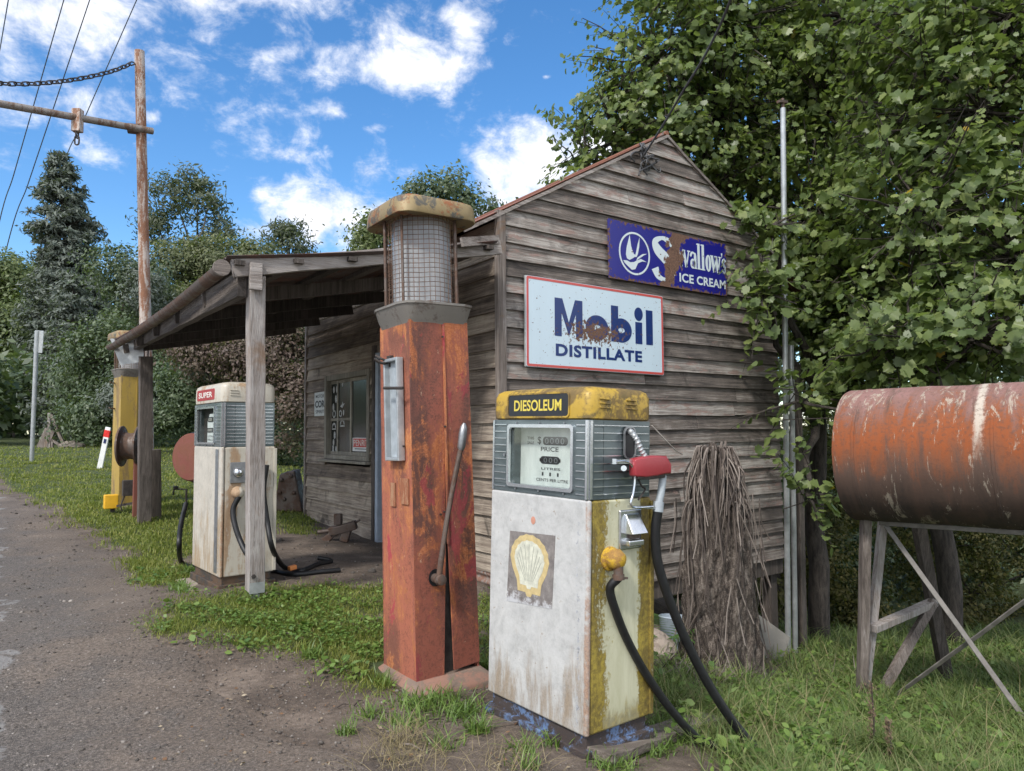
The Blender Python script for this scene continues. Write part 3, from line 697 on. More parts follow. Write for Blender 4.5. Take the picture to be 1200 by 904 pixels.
# oil sticker in the large pane
oy = iy0 + .045; ow = iw * .40; oz = iz0 + .05; oh = (iz1 - iz0) * .17
o = Vector((xs_, oy + ow / 2 + .01, oz + oh / 2 + .01))
mb = MB(); mb.prism([(-ow / 2, -oh / 2), (ow / 2, -oh / 2), (ow / 2, oh / 2), (-ow / 2, oh / 2)], o, AY, AZ, .0012); mb.build('oil_sticker', MAT['white_paint'], window, world=True)
mb = MB(); o2 = o + Vector((-.0015, 0, 0)); q = .46
mb.prism([(-ow * q, -oh * .2), (ow * q, -oh * .2), (ow * q, oh * .44), (-ow * q, oh * .44)], o2, AY, AZ, .0008); mb.build('oil_sticker_panel', MAT['red_letter'], window, world=True)
mb = MB(); put_text(mb, 'PENRIT', o2 + AZ * oh * .12, AY, AZ, ow * .86, oh * .46, .01, .0022); mb.build('lettering', MAT['white_letter'], window, world=True)
mb = MB(); mb.prism([(-ow * .36, -oh * .36), (ow * .36, -oh * .36), (ow * .36, -oh * .3), (-ow * .36, -oh * .3)], o2, AY, AZ, .0008); mb.build('sticker_line', MAT['black_letter'], window, world=True)
# door with a pale blue frame
mb = MB()
for i in range(6): y = DY0 + .06 + i * (DY1 - DY0 - .12) / 6; mb.box((X0 + .06, y + .003, DZ0), (X0 + .1, y + (DY1 - DY0 - .12) / 6 - .003, DZ1 - .06))
door = mb.build('door', MAT['dark_timber'], shed, world=True)
mb = MB(); mb.box((X0 - .045, DY1 - .075, DZ0 - .02), (X0 + .1, DY1 - .0, DZ1)); mb.box((X0 - .045, DY0, DZ0 - .02), (X0 + .1, DY0 + .06, DZ1)); mb.box((X0 - .043, DY0 + .061, DZ1 - .06), (X0 + .1, DY1 - .076, DZ1))
mb.build('door_frame', MAT['blue_jamb'], door, bevel=.004, world=True)
mb = MB(); mb.box((X0 - .06, DY1 + .004, DZ0 - .05), (X0 + .02, DY1 + .075, DZ1 + .1)); mb.build('architrave', MAT['dark_timber'], door, bevel=.004, world=True)
# corrugated roofs
def corr(fpt, n_along, n_down, amp=.009, per=.076, length=1.0):
    mb = MB(); vs = []; fs = []
    for i in range(n_along + 1):
        s = i / n_along
        for j in range(n_down + 1):
            p = fpt(s, j / n_down); vs.append(p + Vector((0, 0, amp * math.cos(2 * math.pi * s * length / per) + .004 * mnoise.noise(p * 1.3))))
    for i in range(n_along):
        for j in range(n_down): a = i * (n_down + 1) + j; fs.append((a, a + 1, a + n_down + 2, a + n_down + 1))
    mb.add(vs, fs); return mb
ya, yb = Y0 - .03, YF + .1; Lr = yb - ya
for s in (-1, 1):
    ex_ = XM + s * (XM - EAVE_X)
    top = Vector((XM, 0, APEX.z + .03)); bot = Vector((ex_, 0, APEX.z + .03 - SL * abs(ex_ - XM)))
    mb = corr(lambda a, d: Vector((top.x + (bot.x - top.x) * d, ya + Lr * a, top.z + (bot.z - top.z) * d)), int(Lr / .076 * 8), 6, length=Lr)
    ob = mb.build('roof', MAT['iron_roof'], shed, smooth=True, world=True); md = ob.modifiers.new('thickness', 'SOLIDIFY'); md.thickness = .004
mb = MB(); mb.tube([(XM, ya - .01, APEX.z + .035), (XM, yb, APEX.z + .035)], .03, 12); mb.build('ridge_cap', MAT['iron_roof'], shed, smooth=True, world=True)
for s in (-1, 1):
    ex_ = XM + s * (XM - EAVE_X); mb = MB()
    a = Vector((XM, Y0 - .042, APEX.z + .0)); c = Vector((ex_, Y0 - .042, APEX.z + .0 - SL * abs(ex_ - XM)))
    mb.bar(a, c, .018, .032, (0, 0, 1), seg=8, jit=.004); mb.build('barge', MAT['rafter_timber'], shed, world=True)
# porch
NPb = P(298.5, 697, 5.38); FPb = P(169, 613, 9.6)
NPt = P(300, 324, 5.36); FPt = P(171, 418, 9.55)
def post(base, top, w, name='porch_post'):
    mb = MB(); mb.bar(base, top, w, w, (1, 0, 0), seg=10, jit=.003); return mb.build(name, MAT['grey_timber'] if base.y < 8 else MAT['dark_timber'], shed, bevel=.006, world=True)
pn = post(NPb + Vector((0, 0, .03)), NPt, .115)
mb = MB(); b0 = NPb + Vector((-.062, -.066, .02)); mb.box(b0 + Vector((.005, .004, 0)), b0 + Vector((.118, .009, .19))); mb.box(b0 + Vector((.04, .02, -.22)), b0 + Vector((.085, .1, .03)))
br = mb.build('foot_plate', MAT['galv'], pn, world=True)
mb = MB(); q = b0 + Vector((.03, -.003, .13)); mb.cyl(q, q + Vector((0, -.016, 0)), .017, seg=6); mb.build('bolt', MAT['dark_iron'], pn, world=True)
mb = MB(); q = NPt + Vector((-.07, -.1, -.12)); mb.box(q, q + Vector((.09, .034, .2))); mb.build('packing_block', MAT['rafter_timber'], pn, bevel=.004, world=True)
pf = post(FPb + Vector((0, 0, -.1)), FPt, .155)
O1 = P(266, 301, 5.15); O2 = P(133, 399, 9.8); W1 = P(584, 283, 6.5); W2 = O2 + (W1 - O1); W2.z = W1.z
Lp = (O2 - O1).length
mb = corr(lambda a, d: (O1.lerp(O2, a)).lerp(W1.lerp(W2, a), d) + Vector((0, 0, -.05 * math.sin(math.pi * a) * (1 - d) - .03 * math.sin(math.pi * d))), int(Lp / .076 * 8), 10, length=Lp)
ob = mb.build('porch_roof', MAT['porch_iron'], shed, smooth=True, world=True); md = ob.modifiers.new('thickness', 'SOLIDIFY'); md.thickness = .004
# gutter: a half pipe with a wooden stop at its end
gd = (O2 - O1).normalized(); gs = Vector((-1, 0, 0)); mb = MB(); vs = []; fs = []; ng = 30
for i in range(ng + 1):
    k = i / ng; c = O1.lerp(O2, k) + Vector((-.035, 0, -.085 - .05 * math.sin(math.pi * k) + .012 * mnoise.noise(Vector((k * 6, 3, 0)))))
    for r_ in (.058, .053):
        for j in range(9): q = math.pi * (1 + j / 8); vs.append(c + Vector((math.cos(q) * r_, 0, math.sin(q) * r_)))
for i in range(ng):
    for j in range(8):
        o = i * 18 + j; fs.append((o, o + 1, o + 19, o + 18)); o += 9; fs.append((o, o + 1, o + 19, o + 18))
    o = i * 18; fs.append((o, o + 9, o + 27, o + 18)); fs.append((o + 8, o + 17, o + 35, o + 26))
mb.add(vs, fs); gut = mb.build('gutter', MAT['old_iron'], shed, smooth=True, world=True)
mb = MB(); c = O1 + Vector((-.035, -.012, -.085)); mb.cyl(c, c + Vector((0, .03, 0)), .06, seg=18); mb.build('gutter_stop', MAT['rafter_timber'], gut, world=True)
# long beam on the posts, raking fascia, rafters and battens
b1 = P(284, 333, 5.3); b2 = P(160, 402, 9.7)
mb = MB(); mb.bar(b1, b2, .07, .19, (0, 0, 1), seg=12, jit=.006); mb.build('porch_beam', MAT['beam_timber'], shed, bevel=.006, world=True)
r1 = P(272, 315, 5.22); r2 = P(586, 290, 6.62)
mb = MB(); mb.bar(r1, r2, .05, .13, (0, 0, 1), seg=10, jit=.004); mb.build('rafter', MAT['rafter_timber'], shed, bevel=.004, world=True)
rd = r2 - r1
for k in range(1, 6):
    s0 = O1.lerp(O2, k / 5 - (.03 if k == 5 else 0)) + Vector((.1, 0, -.13)); s1 = W1.lerp(W2, k / 5 - (.03 if k == 5 else 0)) + Vector((.1, 0, -.12))
    mb = MB(); mb.bar(s0, s1, .05, .12, (0, 0, 1), seg=6, jit=.006); mb.build('rafter', MAT['dark_timber'], shed, world=True)
for k in range(6):
    d = .04 + k * .185; a = O1.lerp(W1, d) + Vector((0, 0, -.045 - .03 * math.sin(math.pi * d))); c = O2.lerp(W2, d) + Vector((0, 0, -.045 - .03 * math.sin(math.pi * d)))
    mb = MB(); mb.bar(a, c, .07, .035, (0, 0, 1), seg=10, jit=.004); mb.build('batten', MAT['dark_timber'], shed, world=True)
q = r2.lerp(r1, .33) + Vector((0, -.05, .1)); mb = MB(); mb.box(q + Vector((-.06, -.03, -.03)), q + Vector((.06, .06, .03))); mb.build('packing_block', MAT['rafter_timber'], shed, bevel=.004, world=True)
mb = MB(); t = [P(129, 397, 9.75), P(141, 428, 9.75), P(168, 424, 9.7), P(168, 398, 9.7)]; n_ = Vector((0, .01, 0))
mb.hexa(t + [p + n_ for p in t]); mb.build('flashing', MAT['galv'], shed, world=True)
# plank in front of the wall under the eave
p1 = P(541, 284, 6.25); p2 = P(584, 281, 6.6); mb = MB(); mb.bar(p1, p2, .03, .08, (0, 0, 1)); mb.build('eave_plank', MAT['rafter_timber'], shed, world=True)

# ------------------------------------------------------------------ signs on the gable
EX = Vector((1, 0, 0)); EZ = Vector((0, 0, 1))
def sign_frame(tl, tr, bl, br, off):
    q = [PY(u, v, Y0 - off) for u, v in (tl, tr, bl, br)]; c = sum(q, Vector()) / 4
    ax = ((q[1] - q[0]) + (q[3] - q[2])).normalized(); az = Vector((-ax.z, 0, ax.x))
    w = ((q[1] - q[0]).length + (q[3] - q[2]).length) / 2; h = ((q[0] - q[2]).length + (q[1] - q[3]).length) / 2
    M_ = Matrix.Identity(4); M_.col[0][:3] = ax; M_.col[1][:3] = Vector((0, 1, 0)); M_.col[2][:3] = az; M_.translation = c
    return M_, w, h
M_, w, h = sign_frame((616, 322), (777, 348), (616, 430), (777, 440), .075)
sg = thing('enamel_sign', 'white enamel sign with big rust-chipped blue lettering and a red border', 'sign', M_)
mb = MB(); mb.box((-w / 2, 0, -h / 2), (w / 2, .03, h / 2)); mb.build('backing_frame', MAT['sign_back'], sg, bevel=.006)
def rrect(w, h, r, n=5):
    o = []
    for cx, cy, a in ((w / 2 - r, h / 2 - r, 0), (-w / 2 + r, h / 2 - r, 90), (-w / 2 + r, -h / 2 + r, 180), (w / 2 - r, -h / 2 + r, 270)):
        o += [(cx + r * math.cos(R(a + 90 * i / n)), cy + r * math.sin(R(a + 90 * i / n))) for i in range(n + 1)]
    return o
mb = MB(); mb.prism(rrect(w - .004, h - .004, .02), (0, -.002, 0), EX, EZ, .004); mb.build('plate', MAT['enamel_white'], sg)
mb = MB(); a = rrect(w - .012, h - .012, .02); c = rrect(w - .062, h - .062, .012); mb.strip(a + a[:1], c + c[:1], (0, -.0065, 0), EX, EZ, .0015); mb.build('border', MAT['enamel_red'], sg)
mb = MB()
def band(cl, ws):
    """centre line + widths -> left and right polylines"""
    L = []; Q = []
    for i, (p, w_) in enumerate(zip(cl, ws)):
        a = Vector(cl[max(i - 1, 0)]); c = Vector(cl[min(i + 1, len(cl) - 1)]); t = (c - a).normalized(); nn = Vector((-t.y, t.x)); p = Vector(p)
        L.append(tuple(p + nn * w_ / 2)); Q.append(tuple(p - nn * w_ / 2))
    return L, Q
def bigword(mb, o, W, H):
    """the word built from bold geometric letters inside W x H, baseline at o"""
    sw = .077 * W; e = .0015
    def pr(poly): mb.prism(poly, o, EX, EZ, e)
    mw = .27 * W
    pr([(0, 0), (sw * .85, 0), (sw * .85, H * .62), (0, H)]); pr([(mw - sw * .85, 0), (mw, 0), (mw, H), (mw - sw * .85, H * .62)])
    pr([(0, H), (sw * .85, H * .62), (mw / 2, H * .02), (mw / 2, H * .38), (sw * .95, H)]); pr([(mw, H), (mw - sw * .95, H), (mw / 2, H * .38), (mw / 2, H * .02), (mw - sw * .85, H * .62)])
    xh = H * .66; ow = .235 * W; cx = mw + .03 * W + ow / 2
    mb.strip(ring2(32, ow / 2, xh / 2 + .01 * H, cx, xh / 2), ring2(32, ow / 2 - sw, xh / 2 - sw * .95, cx, xh / 2), o, EX, EZ, e)
    bx = cx + ow / 2 + .03 * W; pr([(bx, 0), (bx + sw, 0), (bx + sw, H), (bx, H)])
    mb.strip(ring2(32, ow / 2 - .005, xh / 2 + .01 * H, bx + ow / 2 - .01, xh / 2), ring2(32, ow / 2 - .005 - sw, xh / 2 - sw * .95, bx + ow / 2 - .01, xh / 2), (o[0], o[1] - .0003, o[2]), EX, EZ, e)
    ix = bx + ow + .03 * W; pr([(ix, 0), (ix + sw, 0), (ix + sw, H * .62), (ix, H * .62)]); pr(ring2(20, sw * .62, sw * .72, ix + sw / 2, H * .85)[:-1])
    lx = ix + sw + .045 * W; pr([(lx, 0), (lx + sw, 0), (lx + sw, H), (lx, H)])
    return lx + sw
mb = MB(); W_ = w * .665; H_ = h * .43; bigword(mb, (-w * .315, -.0065, -h * .135), W_ * 1.06, H_); mb.build('lettering', MAT['enamel_blue'], sg)
mb = MB(); put_text(mb, 'DISTILLATE', (w * .005, -.0065, -h * .29), EX, EZ, w * .63, h * .14, .04, .0016, 1.1); mb.build('lettering', MAT['enamel_blue'], sg)

M_, w, h = sign_frame((712.5, 254.5), (851, 288), (712.5, 327), (851, 346), .06)
sw_ = thing('enamel_sign', 'dark blue chipped enamel sign with a white flying swallow in a ring', 'sign', M_)
SWW, SWH = w, h
sign_mat('swallow_blue', (.012, .012, .21), chips_swallow); sign_mat('swallow_white', (.62, .7, .73), chips_swallow)
# wavy rusted edge
pl = []
for (ax_, ay_, bx_, by_, n) in ((w / 2, -h / 2, w / 2, h / 2, 16), (w / 2, h / 2, -w / 2, h / 2, 40), (-w / 2, h / 2, -w / 2, -h / 2, 16), (-w / 2, -h / 2, w / 2, -h / 2, 40)):
    for i in range(n):
        k = i / n; x = ax_ + (bx_ - ax_) * k; z = ay_ + (by_ - ay_) * k; j = .004 * mnoise.noise(Vector((x * 30, z * 30, 1)))
        pl.append((x * (1 + j / (w / 2)), z * (1 + j / (h / 2))))
mb = MB(); mb.prism(pl, (0, .004, 0), EX, EZ, .006); mb.build('plate', MAT['swallow_blue'], sw_)
sx, sz = w / 1.25, h / .47; EXs = EX * sx; EZs = EZ * sz; w, h = 1.25, .47
def WP(mb, fn): fn(mb)
e = .0014; O_ = (0, -.0035, 0)
ar = sz / sx; cx, cy, rr_ = -.30 * w, -.015 * h, .37 * h; print('SWALLOW', sx * w, sz * h)
mb = MB(); mb.strip(ring2(40, rr_ * ar, rr_, cx, cy), ring2(40, rr_ * .91 * ar, rr_ * .91, cx, cy), O_, EXs, EZs, e)
S = rr_ / 1.0
def bp_(pts): return [(cx + x * S * ar, cy + y * S) for x, y in pts]
mb.prism(bp_([(-.3, .82), (-.22, .3), (-.06, -.02), (.1, -.08), (-.1, -.22), (-.34, -.34), (-.5, -.28), (-.56, -.1), (-.5, .25)]), O_, EXs, EZs, e)      # near wing
mb.prism(bp_([(.34, .8), (.3, .35), (.2, .0), (.12, -.14), (-.0, -.16), (.1, .1), (.2, .45)]), (0, -.0036, 0), EXs, EZs, e)                            # far wing
mb.prism(bp_([(.82, .1), (.5, .04), (.18, -.16), (.1, -.3), (.4, -.13), (.6, .0)]), (0, -.0037, 0), EXs, EZs, e)                                       # tail streamer
mb.prism(bp_([(.78, -.3), (.5, -.3), (.2, -.42), (.02, -.72), (-.2, -.78), (-.42, -.66), (-.66, -.5), (-.74, -.4), (-.5, -.38), (-.3, -.44), (-.05, -.4), (.12, -.3), (.4, -.2)]), (0, -.0038, 0), EXs, EZs, e)
mb.build('emblem', MAT['swallow_white'], sw_)
mb = MB()
def sb(pts, ws, n=7):
    cl = catmull([(x, y, 0) for x, y in pts], n); k = np.linspace(0, 1, len(cl)); wv = np.interp(k, np.linspace(0, 1, len(ws)), ws)
    L, Q = band([(p.x, p.y) for p in cl], wv); mb.strip(L, Q, O_, EXs, EZs, e)
# big initial
u = h
sb([(.0 * w + .04, .245 * u), (-.035, .33 * u), (-.10, .355 * u), (-.165, .27 * u), (-.14, .13 * u), (-.06, .0 * u), (.005, -.12 * u), (.005, -.27 * u), (-.06, -.375 * u), (-.14, -.34 * u), (-.175, -.2 * u)],
   [.075, .05, .03, .055, .09, .1, .085, .05, .028, .05, .075])
mb.build('initial_letter', MAT['swallow_white'], sw_); mb = MB()
# small letters: thick and thin strokes with serifs
KX = .78; O_ = (O_[0] + (.075 - .03 * KX) * sx, O_[1], O_[2]); EX0 = EXs; EXs = EXs * KX
x0 = .03; bz = -.085 * u; xh = .30 * u; lw = .034
def glyph_w(x, wd):
    for (a, c, t) in ((0, .27, lw), (.27, .5, lw * .45), (.5, .74, lw), (.74, .98, lw * .45)):
        up = a in (.27, .74)
        p, q = ((x + a * wd, bz), (x + c * wd, bz + xh)) if up else ((x + a * wd, bz + xh), (x + c * wd, bz))
        L, Q = band([p, q], [t, t]); mb.strip(L, Q, O_, EXs, EZs, e)
    for a in (0, .5, .98): mb.prism([(x + a * wd - .022, bz + xh - .004), (x + a * wd + .022, bz + xh - .004), (x + a * wd + .022, bz + xh + .006), (x + a * wd - .022, bz + xh + .006)], (O_[0], -.0032, 0), EXs, EZs, e)
def glyph_o(x, wd): mb.strip(ring2(26, wd / 2, xh / 2 + .004, x + wd / 2, bz + xh / 2), ring2(26, wd / 2 - lw * 1.0, xh / 2 - .012, x + wd / 2, bz + xh / 2), O_, EXs, EZs, e)
def stem(x, z0, z1, wd=lw): mb.prism([(x, z0), (x + wd, z0), (x + wd, z1), (x, z1)], O_, EXs, EZs, e)
def serif(x, z, wd=lw): mb.prism([(x - .013, z), (x + wd + .013, z), (x + wd + .013, z + .01), (x - .013, z + .01)], (O_[0], -.0032, 0), EXs, EZs, e)
glyph_w(x0, .15); xa = x0 + .165
mb.strip(ring2(22, .036, xh * .31, xa + .038, bz + xh * .29), ring2(22, .012, xh * .2, xa + .042, bz + xh * .29), O_, EXs, EZs, e)
stem(xa + .056, bz, bz + xh * .8); serif(xa + .06, bz, lw * .9)
L, Q = band([(p.x, p.y) for p in catmull([(xa + .004, bz + xh * .72, 0), (xa + .03, bz + xh * .97, 0), (xa + .068, bz + xh * .9, 0), (xa + .074, bz + xh * .72, 0)], 5)], [lw * .7] * 5 + [lw * .5] * 5 + [lw * .9] * 6); mb.strip(L, Q, (O_[0], -.0033, 0), EXs, EZs, e)
xl = xa + .108
for k in range(2): stem(xl + k * .062, bz, bz + xh * 1.6); serif(xl + k * .062, bz); mb.prism([(xl + k * .062 - .015, bz + xh * 1.6 - .012), (xl + k * .062, bz + xh * 1.6 - .012), (xl + k * .062, bz + xh * 1.6), (xl + k * .062 - .015, bz + xh * 1.6 - .004)], (O_[0], -.0032, 0), EXs, EZs, e)
xo = xl + .115; glyph_o(xo, .085); glyph_w(xo + .096, .125)
xs2 = xo + .245; mb.prism([(xs2 - .008, bz + xh * 1.3), (xs2 + .014, bz + xh * 1.3), (xs2 + .004, bz + xh * .98)], O_, EXs, EZs, e)
sb([(xs2 + .06, bz + xh * .74), (xs2 + .04, bz + xh * .95), (xs2 + .014, bz + xh * .76), (xs2 + .035, bz + xh * .52), (xs2 + .058, bz + xh * .26), (xs2 + .036, bz + xh * .03), (xs2 + .008, bz + xh * .26)], [.024, .014, .026, .034, .028, .014, .024], 5)
mb.build('lettering', MAT['swallow_white'], sw_)
for tx_, c_, w_ in (('ICE', .127, .125), ('CREAM', .352, .27)):
    mb = MB(); put_text(mb, tx_, (c_ * w * sx, -.0035, -.29 * h * sz), EX0, EZs, w_ * w, .165 * h, .03, .0014, 1.05); mb.build('lettering', MAT['swallow_white'], sw_)

# small spirit sign beside the window
q = [PX(u, v, X0 - .04) for u, v in ((368.5, 461), (381.5, 458.5), (368.5, 487.5), (381.5, 488))]
M_ = Matrix.Identity(4); M_.col[0][:3] = (0, -1, 0); M_.col[1][:3] = (1, 0, 0); M_.col[2][:3] = (0, 0, 1); M_.translation = sum(q, Vector()) / 4
w = abs(q[0].y - q[1].y); h = ((q[0] - q[2]).length + (q[1] - q[3]).length) / 2
ms = thing('enamel_sign', 'small white spirit sign on the boards beside the window', 'sign', M_)
mb = MB(); mb.box((-w / 2, 0, -h / 2), (w / 2, .004, h / 2)); mb.build('plate', MAT['sticker_white'], ms)
for tx_, hz_, ww_, hh_, bd_ in (('COR', 0, .86, .3, .04), ('MOTOR', .33, .75, .14, .01), ('SPIRIT', -.32, .75, .14, .01)):
    mb = MB(); put_text(mb, tx_, (0, -.0006, h * hz_), EX, EZ, w * ww_, h * hh_, bd_, .001); mb.build('lettering', MAT['black_letter'], ms)

# ------------------------------------------------------------------ cable, wire tangle, poles beside the shed
a = PY(752, 186, Y0 - .12); top = P(860, -12, 5.2); top2 = P(905, -190, 3.6)
mb = MB(); mb.tube(catmull([a, P(775, 150, 7.3), P(800, 108, 6.7), P(830, 58, 6.0), top, top2], 8), .011, 8); tag(mb.build('service_cable', MAT['wire_metal'], None, smooth=True), 'thick black power cable running down to the gable peak', 'cable')
tb = thing('wire_tangle', 'tangle of loose black wires hanging below the gable peak', 'wires', PY(758, 185, Y0 - .08))
mb = MB()
for k in range(6):
    p0 = PY(752 + random.uniform(-6, 4), 168, Y0 - .09); pts = [p0]
    for i in range(1, 6): pts.append(PY(752 + i * random.uniform(-1, 5.5), 168 + i * random.uniform(4, 8), Y0 - random.uniform(.06, .16)))
    mb.tube(catmull(pts, 5), .009, 6)
mb.tube(catmull([PY(744, 190, Y0 - .1), PY(739, 183, Y0 - .13), PY(746, 178, Y0 - .1), PY(756, 186, Y0 - .08), PY(772, 202, Y0 - .12), PY(774, 197, Y0 - .12)], 5), .009, 6)
mb.build('wire', MAT['wire_metal'], tb, smooth=True, world=True)
mb = MB(); c = PY(760, 186, Y0 - .05); mb.box(c + Vector((-.06, -.02, -.07)), c + Vector((.06, .03, .05))); mb.build('junction_block', MAT['grey_timber'], tb, bevel=.006, world=True)

pb = P(923, 766, 8.85); pt = P(917.5, 127, 8.7); pp = thing('pipe_pole', 'tall grey metal pipe standing against the corner of the gable wall', 'pole', G(pb))
mb = MB(); mb.cyl(pb - Vector((0, 0, .3)), pt, .036, .034, 12); mb.build('pipe', MAT['galv'], pp, smooth=True, world=True)
pb2 = P(931.5, 764, 8.95); pt2 = P(927, 405, 8.85)
mb = MB(); mb.cyl(pb2 - Vector((0, 0, .3)), pt2, .034, seg=12); mb.build('pipe', MAT['galv'], pp, smooth=True, world=True)
mb = MB(); mb.cyl(pt, pt + Vector((0, 0, .12)), .02, seg=8); mb.bar(pt + Vector((-.09, 0, .06)), pt + Vector((.07, 0, .09)), .05, .03); mb.build('bracket', MAT['old_iron'], pp, world=True)
pb3 = P(940, 764, 9.15); pt3 = P(932, 430, 9.05); mb = MB(); mb.bar(pb3 - Vector((0, 0, .3)), pt3, .1, .1, (1, 0, 0), seg=6, jit=.004)
tag(mb.build('timber_post', MAT['dark_timber'], None, bevel=.006), 'dark timber post just behind the grey pipe at the shed corner', 'post')
# ------------------------------------------------------------------ fuel pumps
def pump_axes(cfg):
    a = cfg['yaw']; Rl = Matrix.Rotation(cfg.get('lean', 0), 3, Vector((FWD.x, FWD.y, 0)).normalized())
    return P(*cfg['corner']), Rl @ Vector((-math.sin(a), math.cos(a), 0)), Rl @ Vector((math.cos(a), math.sin(a), 0)), Rl @ Vector((0, 0, 1))
def make_pump(cfg):
    C, dF, ey, ez = pump_axes(cfg); ex = -dF
    w, d = cfg['w'], cfg['d']; zb = .09; H1 = cfg['H1']; H2 = H1 + cfg['hh']; H3 = H2 + cfg['hc']
    O = C + dF * (w / 2) - ez * zb
    M_ = Matrix.Identity(4); M_.col[0][:3] = ex; M_.col[1][:3] = ey; M_.col[2][:3] = ez; M_.translation = O
    inv = M_.inverted(); nF = -ey; nS = ex
    front = lambda u, v, off=0: inv @ onplane(u, v, C + nF * off, nF)
    side = lambda u, v, off=0: inv @ onplane(u, v, C + nS * off, nS)
    t = thing('fuel_pump', cfg['label'], 'fuel pump', M_, 'old electric fuel pumps beside the road')
    hw = w / 2
    mb = MB(); mb.box((-hw + .02, .02, -.02), (hw - .02, d - .02, zb + .01)); mb.box((-hw - .01, -.012, -.03), (hw + .012, d + .01, .03)); mb.build('base', MAT[cfg['mbase']], t, bevel=.006)
    mb = MB(); mb.box((-hw + .006, .03, zb), (hw - .006, d, H1 - .003)); mb.build('body', MAT[cfg['mside']], t, bevel=.012, seg=3)
    mb = MB(); mb.box((-hw, 0, zb), (hw, .028, H1)); mb.build('front_panel', MAT[cfg['mfront']], t, bevel=.012, seg=3)
    mb = MB(); mb.box((hw - .03, d - .012, zb + .01), (hw + .004, d + .014, H1 - .02)); mb.build('edge_channel', MAT[cfg['mside']], t, bevel=.003)
    # head: open box with a recessed dial
    q = cfg['win']; x0, x1, z0, z1 = q; e = .012
    hx = hw - e
    mb = MB()
    mb.box((-hx, .11, H1 + .001), (hx, d - .008, H2)); mb.box((-hx, .004, H1 + .001), (hx, .108, z0)); mb.box((-hx, .004, z1), (hx, .108, H2))
    mb.box((-hx, .004, z0 + .0015), (x0, .107, z1 - .0015)); mb.box((x1, .004, z0 + .0015), (hx, .107, z1 - .0015)); head = mb.build('dial_housing', MAT['head_metal'], t)
    rbs = [MB() for _ in range(4)]
    for k in range(cfg['ribs']):
        z = H1 + .025 + (H2 - H1 - .05) * k / (cfg['ribs'] - 1)
        rbs[0].box((hx - .002, .04, z - .002), (hx + .004, d - .02, z + .002)); rbs[1].box((-hx - .004, .04, z - .002), (-hx + .002, d - .02, z + .002))
        rbs[2].box((x1 + .026, -.001, z - .002), (hx - .016, .006, z + .002)); rbs[3].box((-hx + .015, -.001, z - .002), (x0 - .026, .006, z + .002))
    for m_ in rbs: m_.build('rib_slat', MAT['chrome'], t)
    for lo_, hi_ in (((hx - .012, -.003, H1 + .004), (hx + .001, .012, H2 - .003)), ((hx - .006, .014, H1 + .004), (hx + .006, .03, H2 - .003)), ((-hx - .001, -.003, H1 + .004), (-hx + .012, .012, H2 - .003)), ((-hx - .006, .014, H1 + .004), (-hx + .006, .03, H2 - .003))):
        mb = MB(); mb.box(lo_, hi_); mb.build('corner_strip', MAT['chrome'], t)
    mb = MB(); fr = rrect(x1 - x0 + .022, z1 - z0 + .022, .02); fi = rrect(x1 - x0 - .012, z1 - z0 - .012, .016); cc = ((x0 + x1) / 2, .006, (z0 + z1) / 2)
    mb.strip(fr + fr[:1], fi + fi[:1], cc, EX, EZ, .014); win = mb.build('dial_window', MAT['chrome'], t)
    mb = MB()
    for k in range(3):
        for zz in (z0 - .02, z1 + .018):
            p = Vector((x0 + (x1 - x0) * (.12 + .38 * k), .004, zz)); mb.cyl(p, p + Vector((0, -.007, 0)), .005, seg=8)
    p = Vector((x0 - .035, .004, (z0 + z1) / 2)); mb.cyl(p, p + Vector((0, -.01, 0)), .009, seg=10); mb.build('screw', MAT['dull_steel'], t)
    yd = .085 if cfg['kind'] == 'd' else .06
    mb = MB(); ww, wh = x1 - x0, z1 - z0
    def dp(fx, fz, lift=.001): return Vector((x0 + ww * (fx - (.1 if cfg['kind'] == 'd' and lift > .002 else 0)), yd - lift, z0 + wh * fz))
    def rect(m, fx0, fx1, fz0, fz1, lift=.001, th=.001, r=.0):
        c = dp((fx0 + fx1) / 2, (fz0 + fz1) / 2, lift); m.prism(rrect(ww * (fx1 - fx0), wh * (fz1 - fz0), max(r, .0008)), c, EX, EZ, th)
    if cfg['kind'] == 'd':
        rect(mb, .0, 1.0, .0, 1, 0, .003); dial = mb.build('dial_face', MAT['dial_face'], win)
        m2 = MB(); rect(m2, .47, .86, .69, .83, .0035, .001, .02); rect(m2, .42, .75, .37, .50, .0035, .001, .028); m2.build('counter_window', MAT['black_letter'], win)
        m2 = MB()
        put_text(m2, '0000', dp(.66, .76, .005), EX, EZ, ww * .3, wh * .1, .0, .001, 1.3); put_text(m2, '000', dp(.6, .435, .005), EX, EZ, ww * .22, wh * .085, .0, .001, 1.3); m2.build('digits', MAT['dull_steel'], win)
        m2 = MB()
        for tx, fx, fz, fw_, fh in (('$', .415, .76, .06, .14), ('PRICE', .58, .62, .28, .075), ('THIS', .27, .8, .11, .05), ('SALE', .27, .72, .11, .05), ('LITRES', .6, .29, .3, .04), ('CENTS PER LITRE', .62, .1, .5, .05)):
            put_text(m2, tx, dp(fx, fz, .0035), EX, EZ, ww * fw_, wh * fh, .006, .001)
        for k in range(3): rect(m2, .46 + k * .12, .485 + k * .12, .17, .23, .0035)
        m2.build('lettering', MAT['black_letter'], win)
    else:
        m0 = MB(); rect(m0, .0, 1.0, .0, 1, 0, .002); m0.build('dial_recess', MAT['dark_iron'], win)
        mb.prism([(0, -wh * .49), (ww * .5, -wh * .49), (ww * .5, wh * .33), (ww * .12, wh * .33), (0, wh * .1)], dp(.42, .5, .03), EX, EZ, .003); mb.build('dial_face', MAT['white_paint'], win)
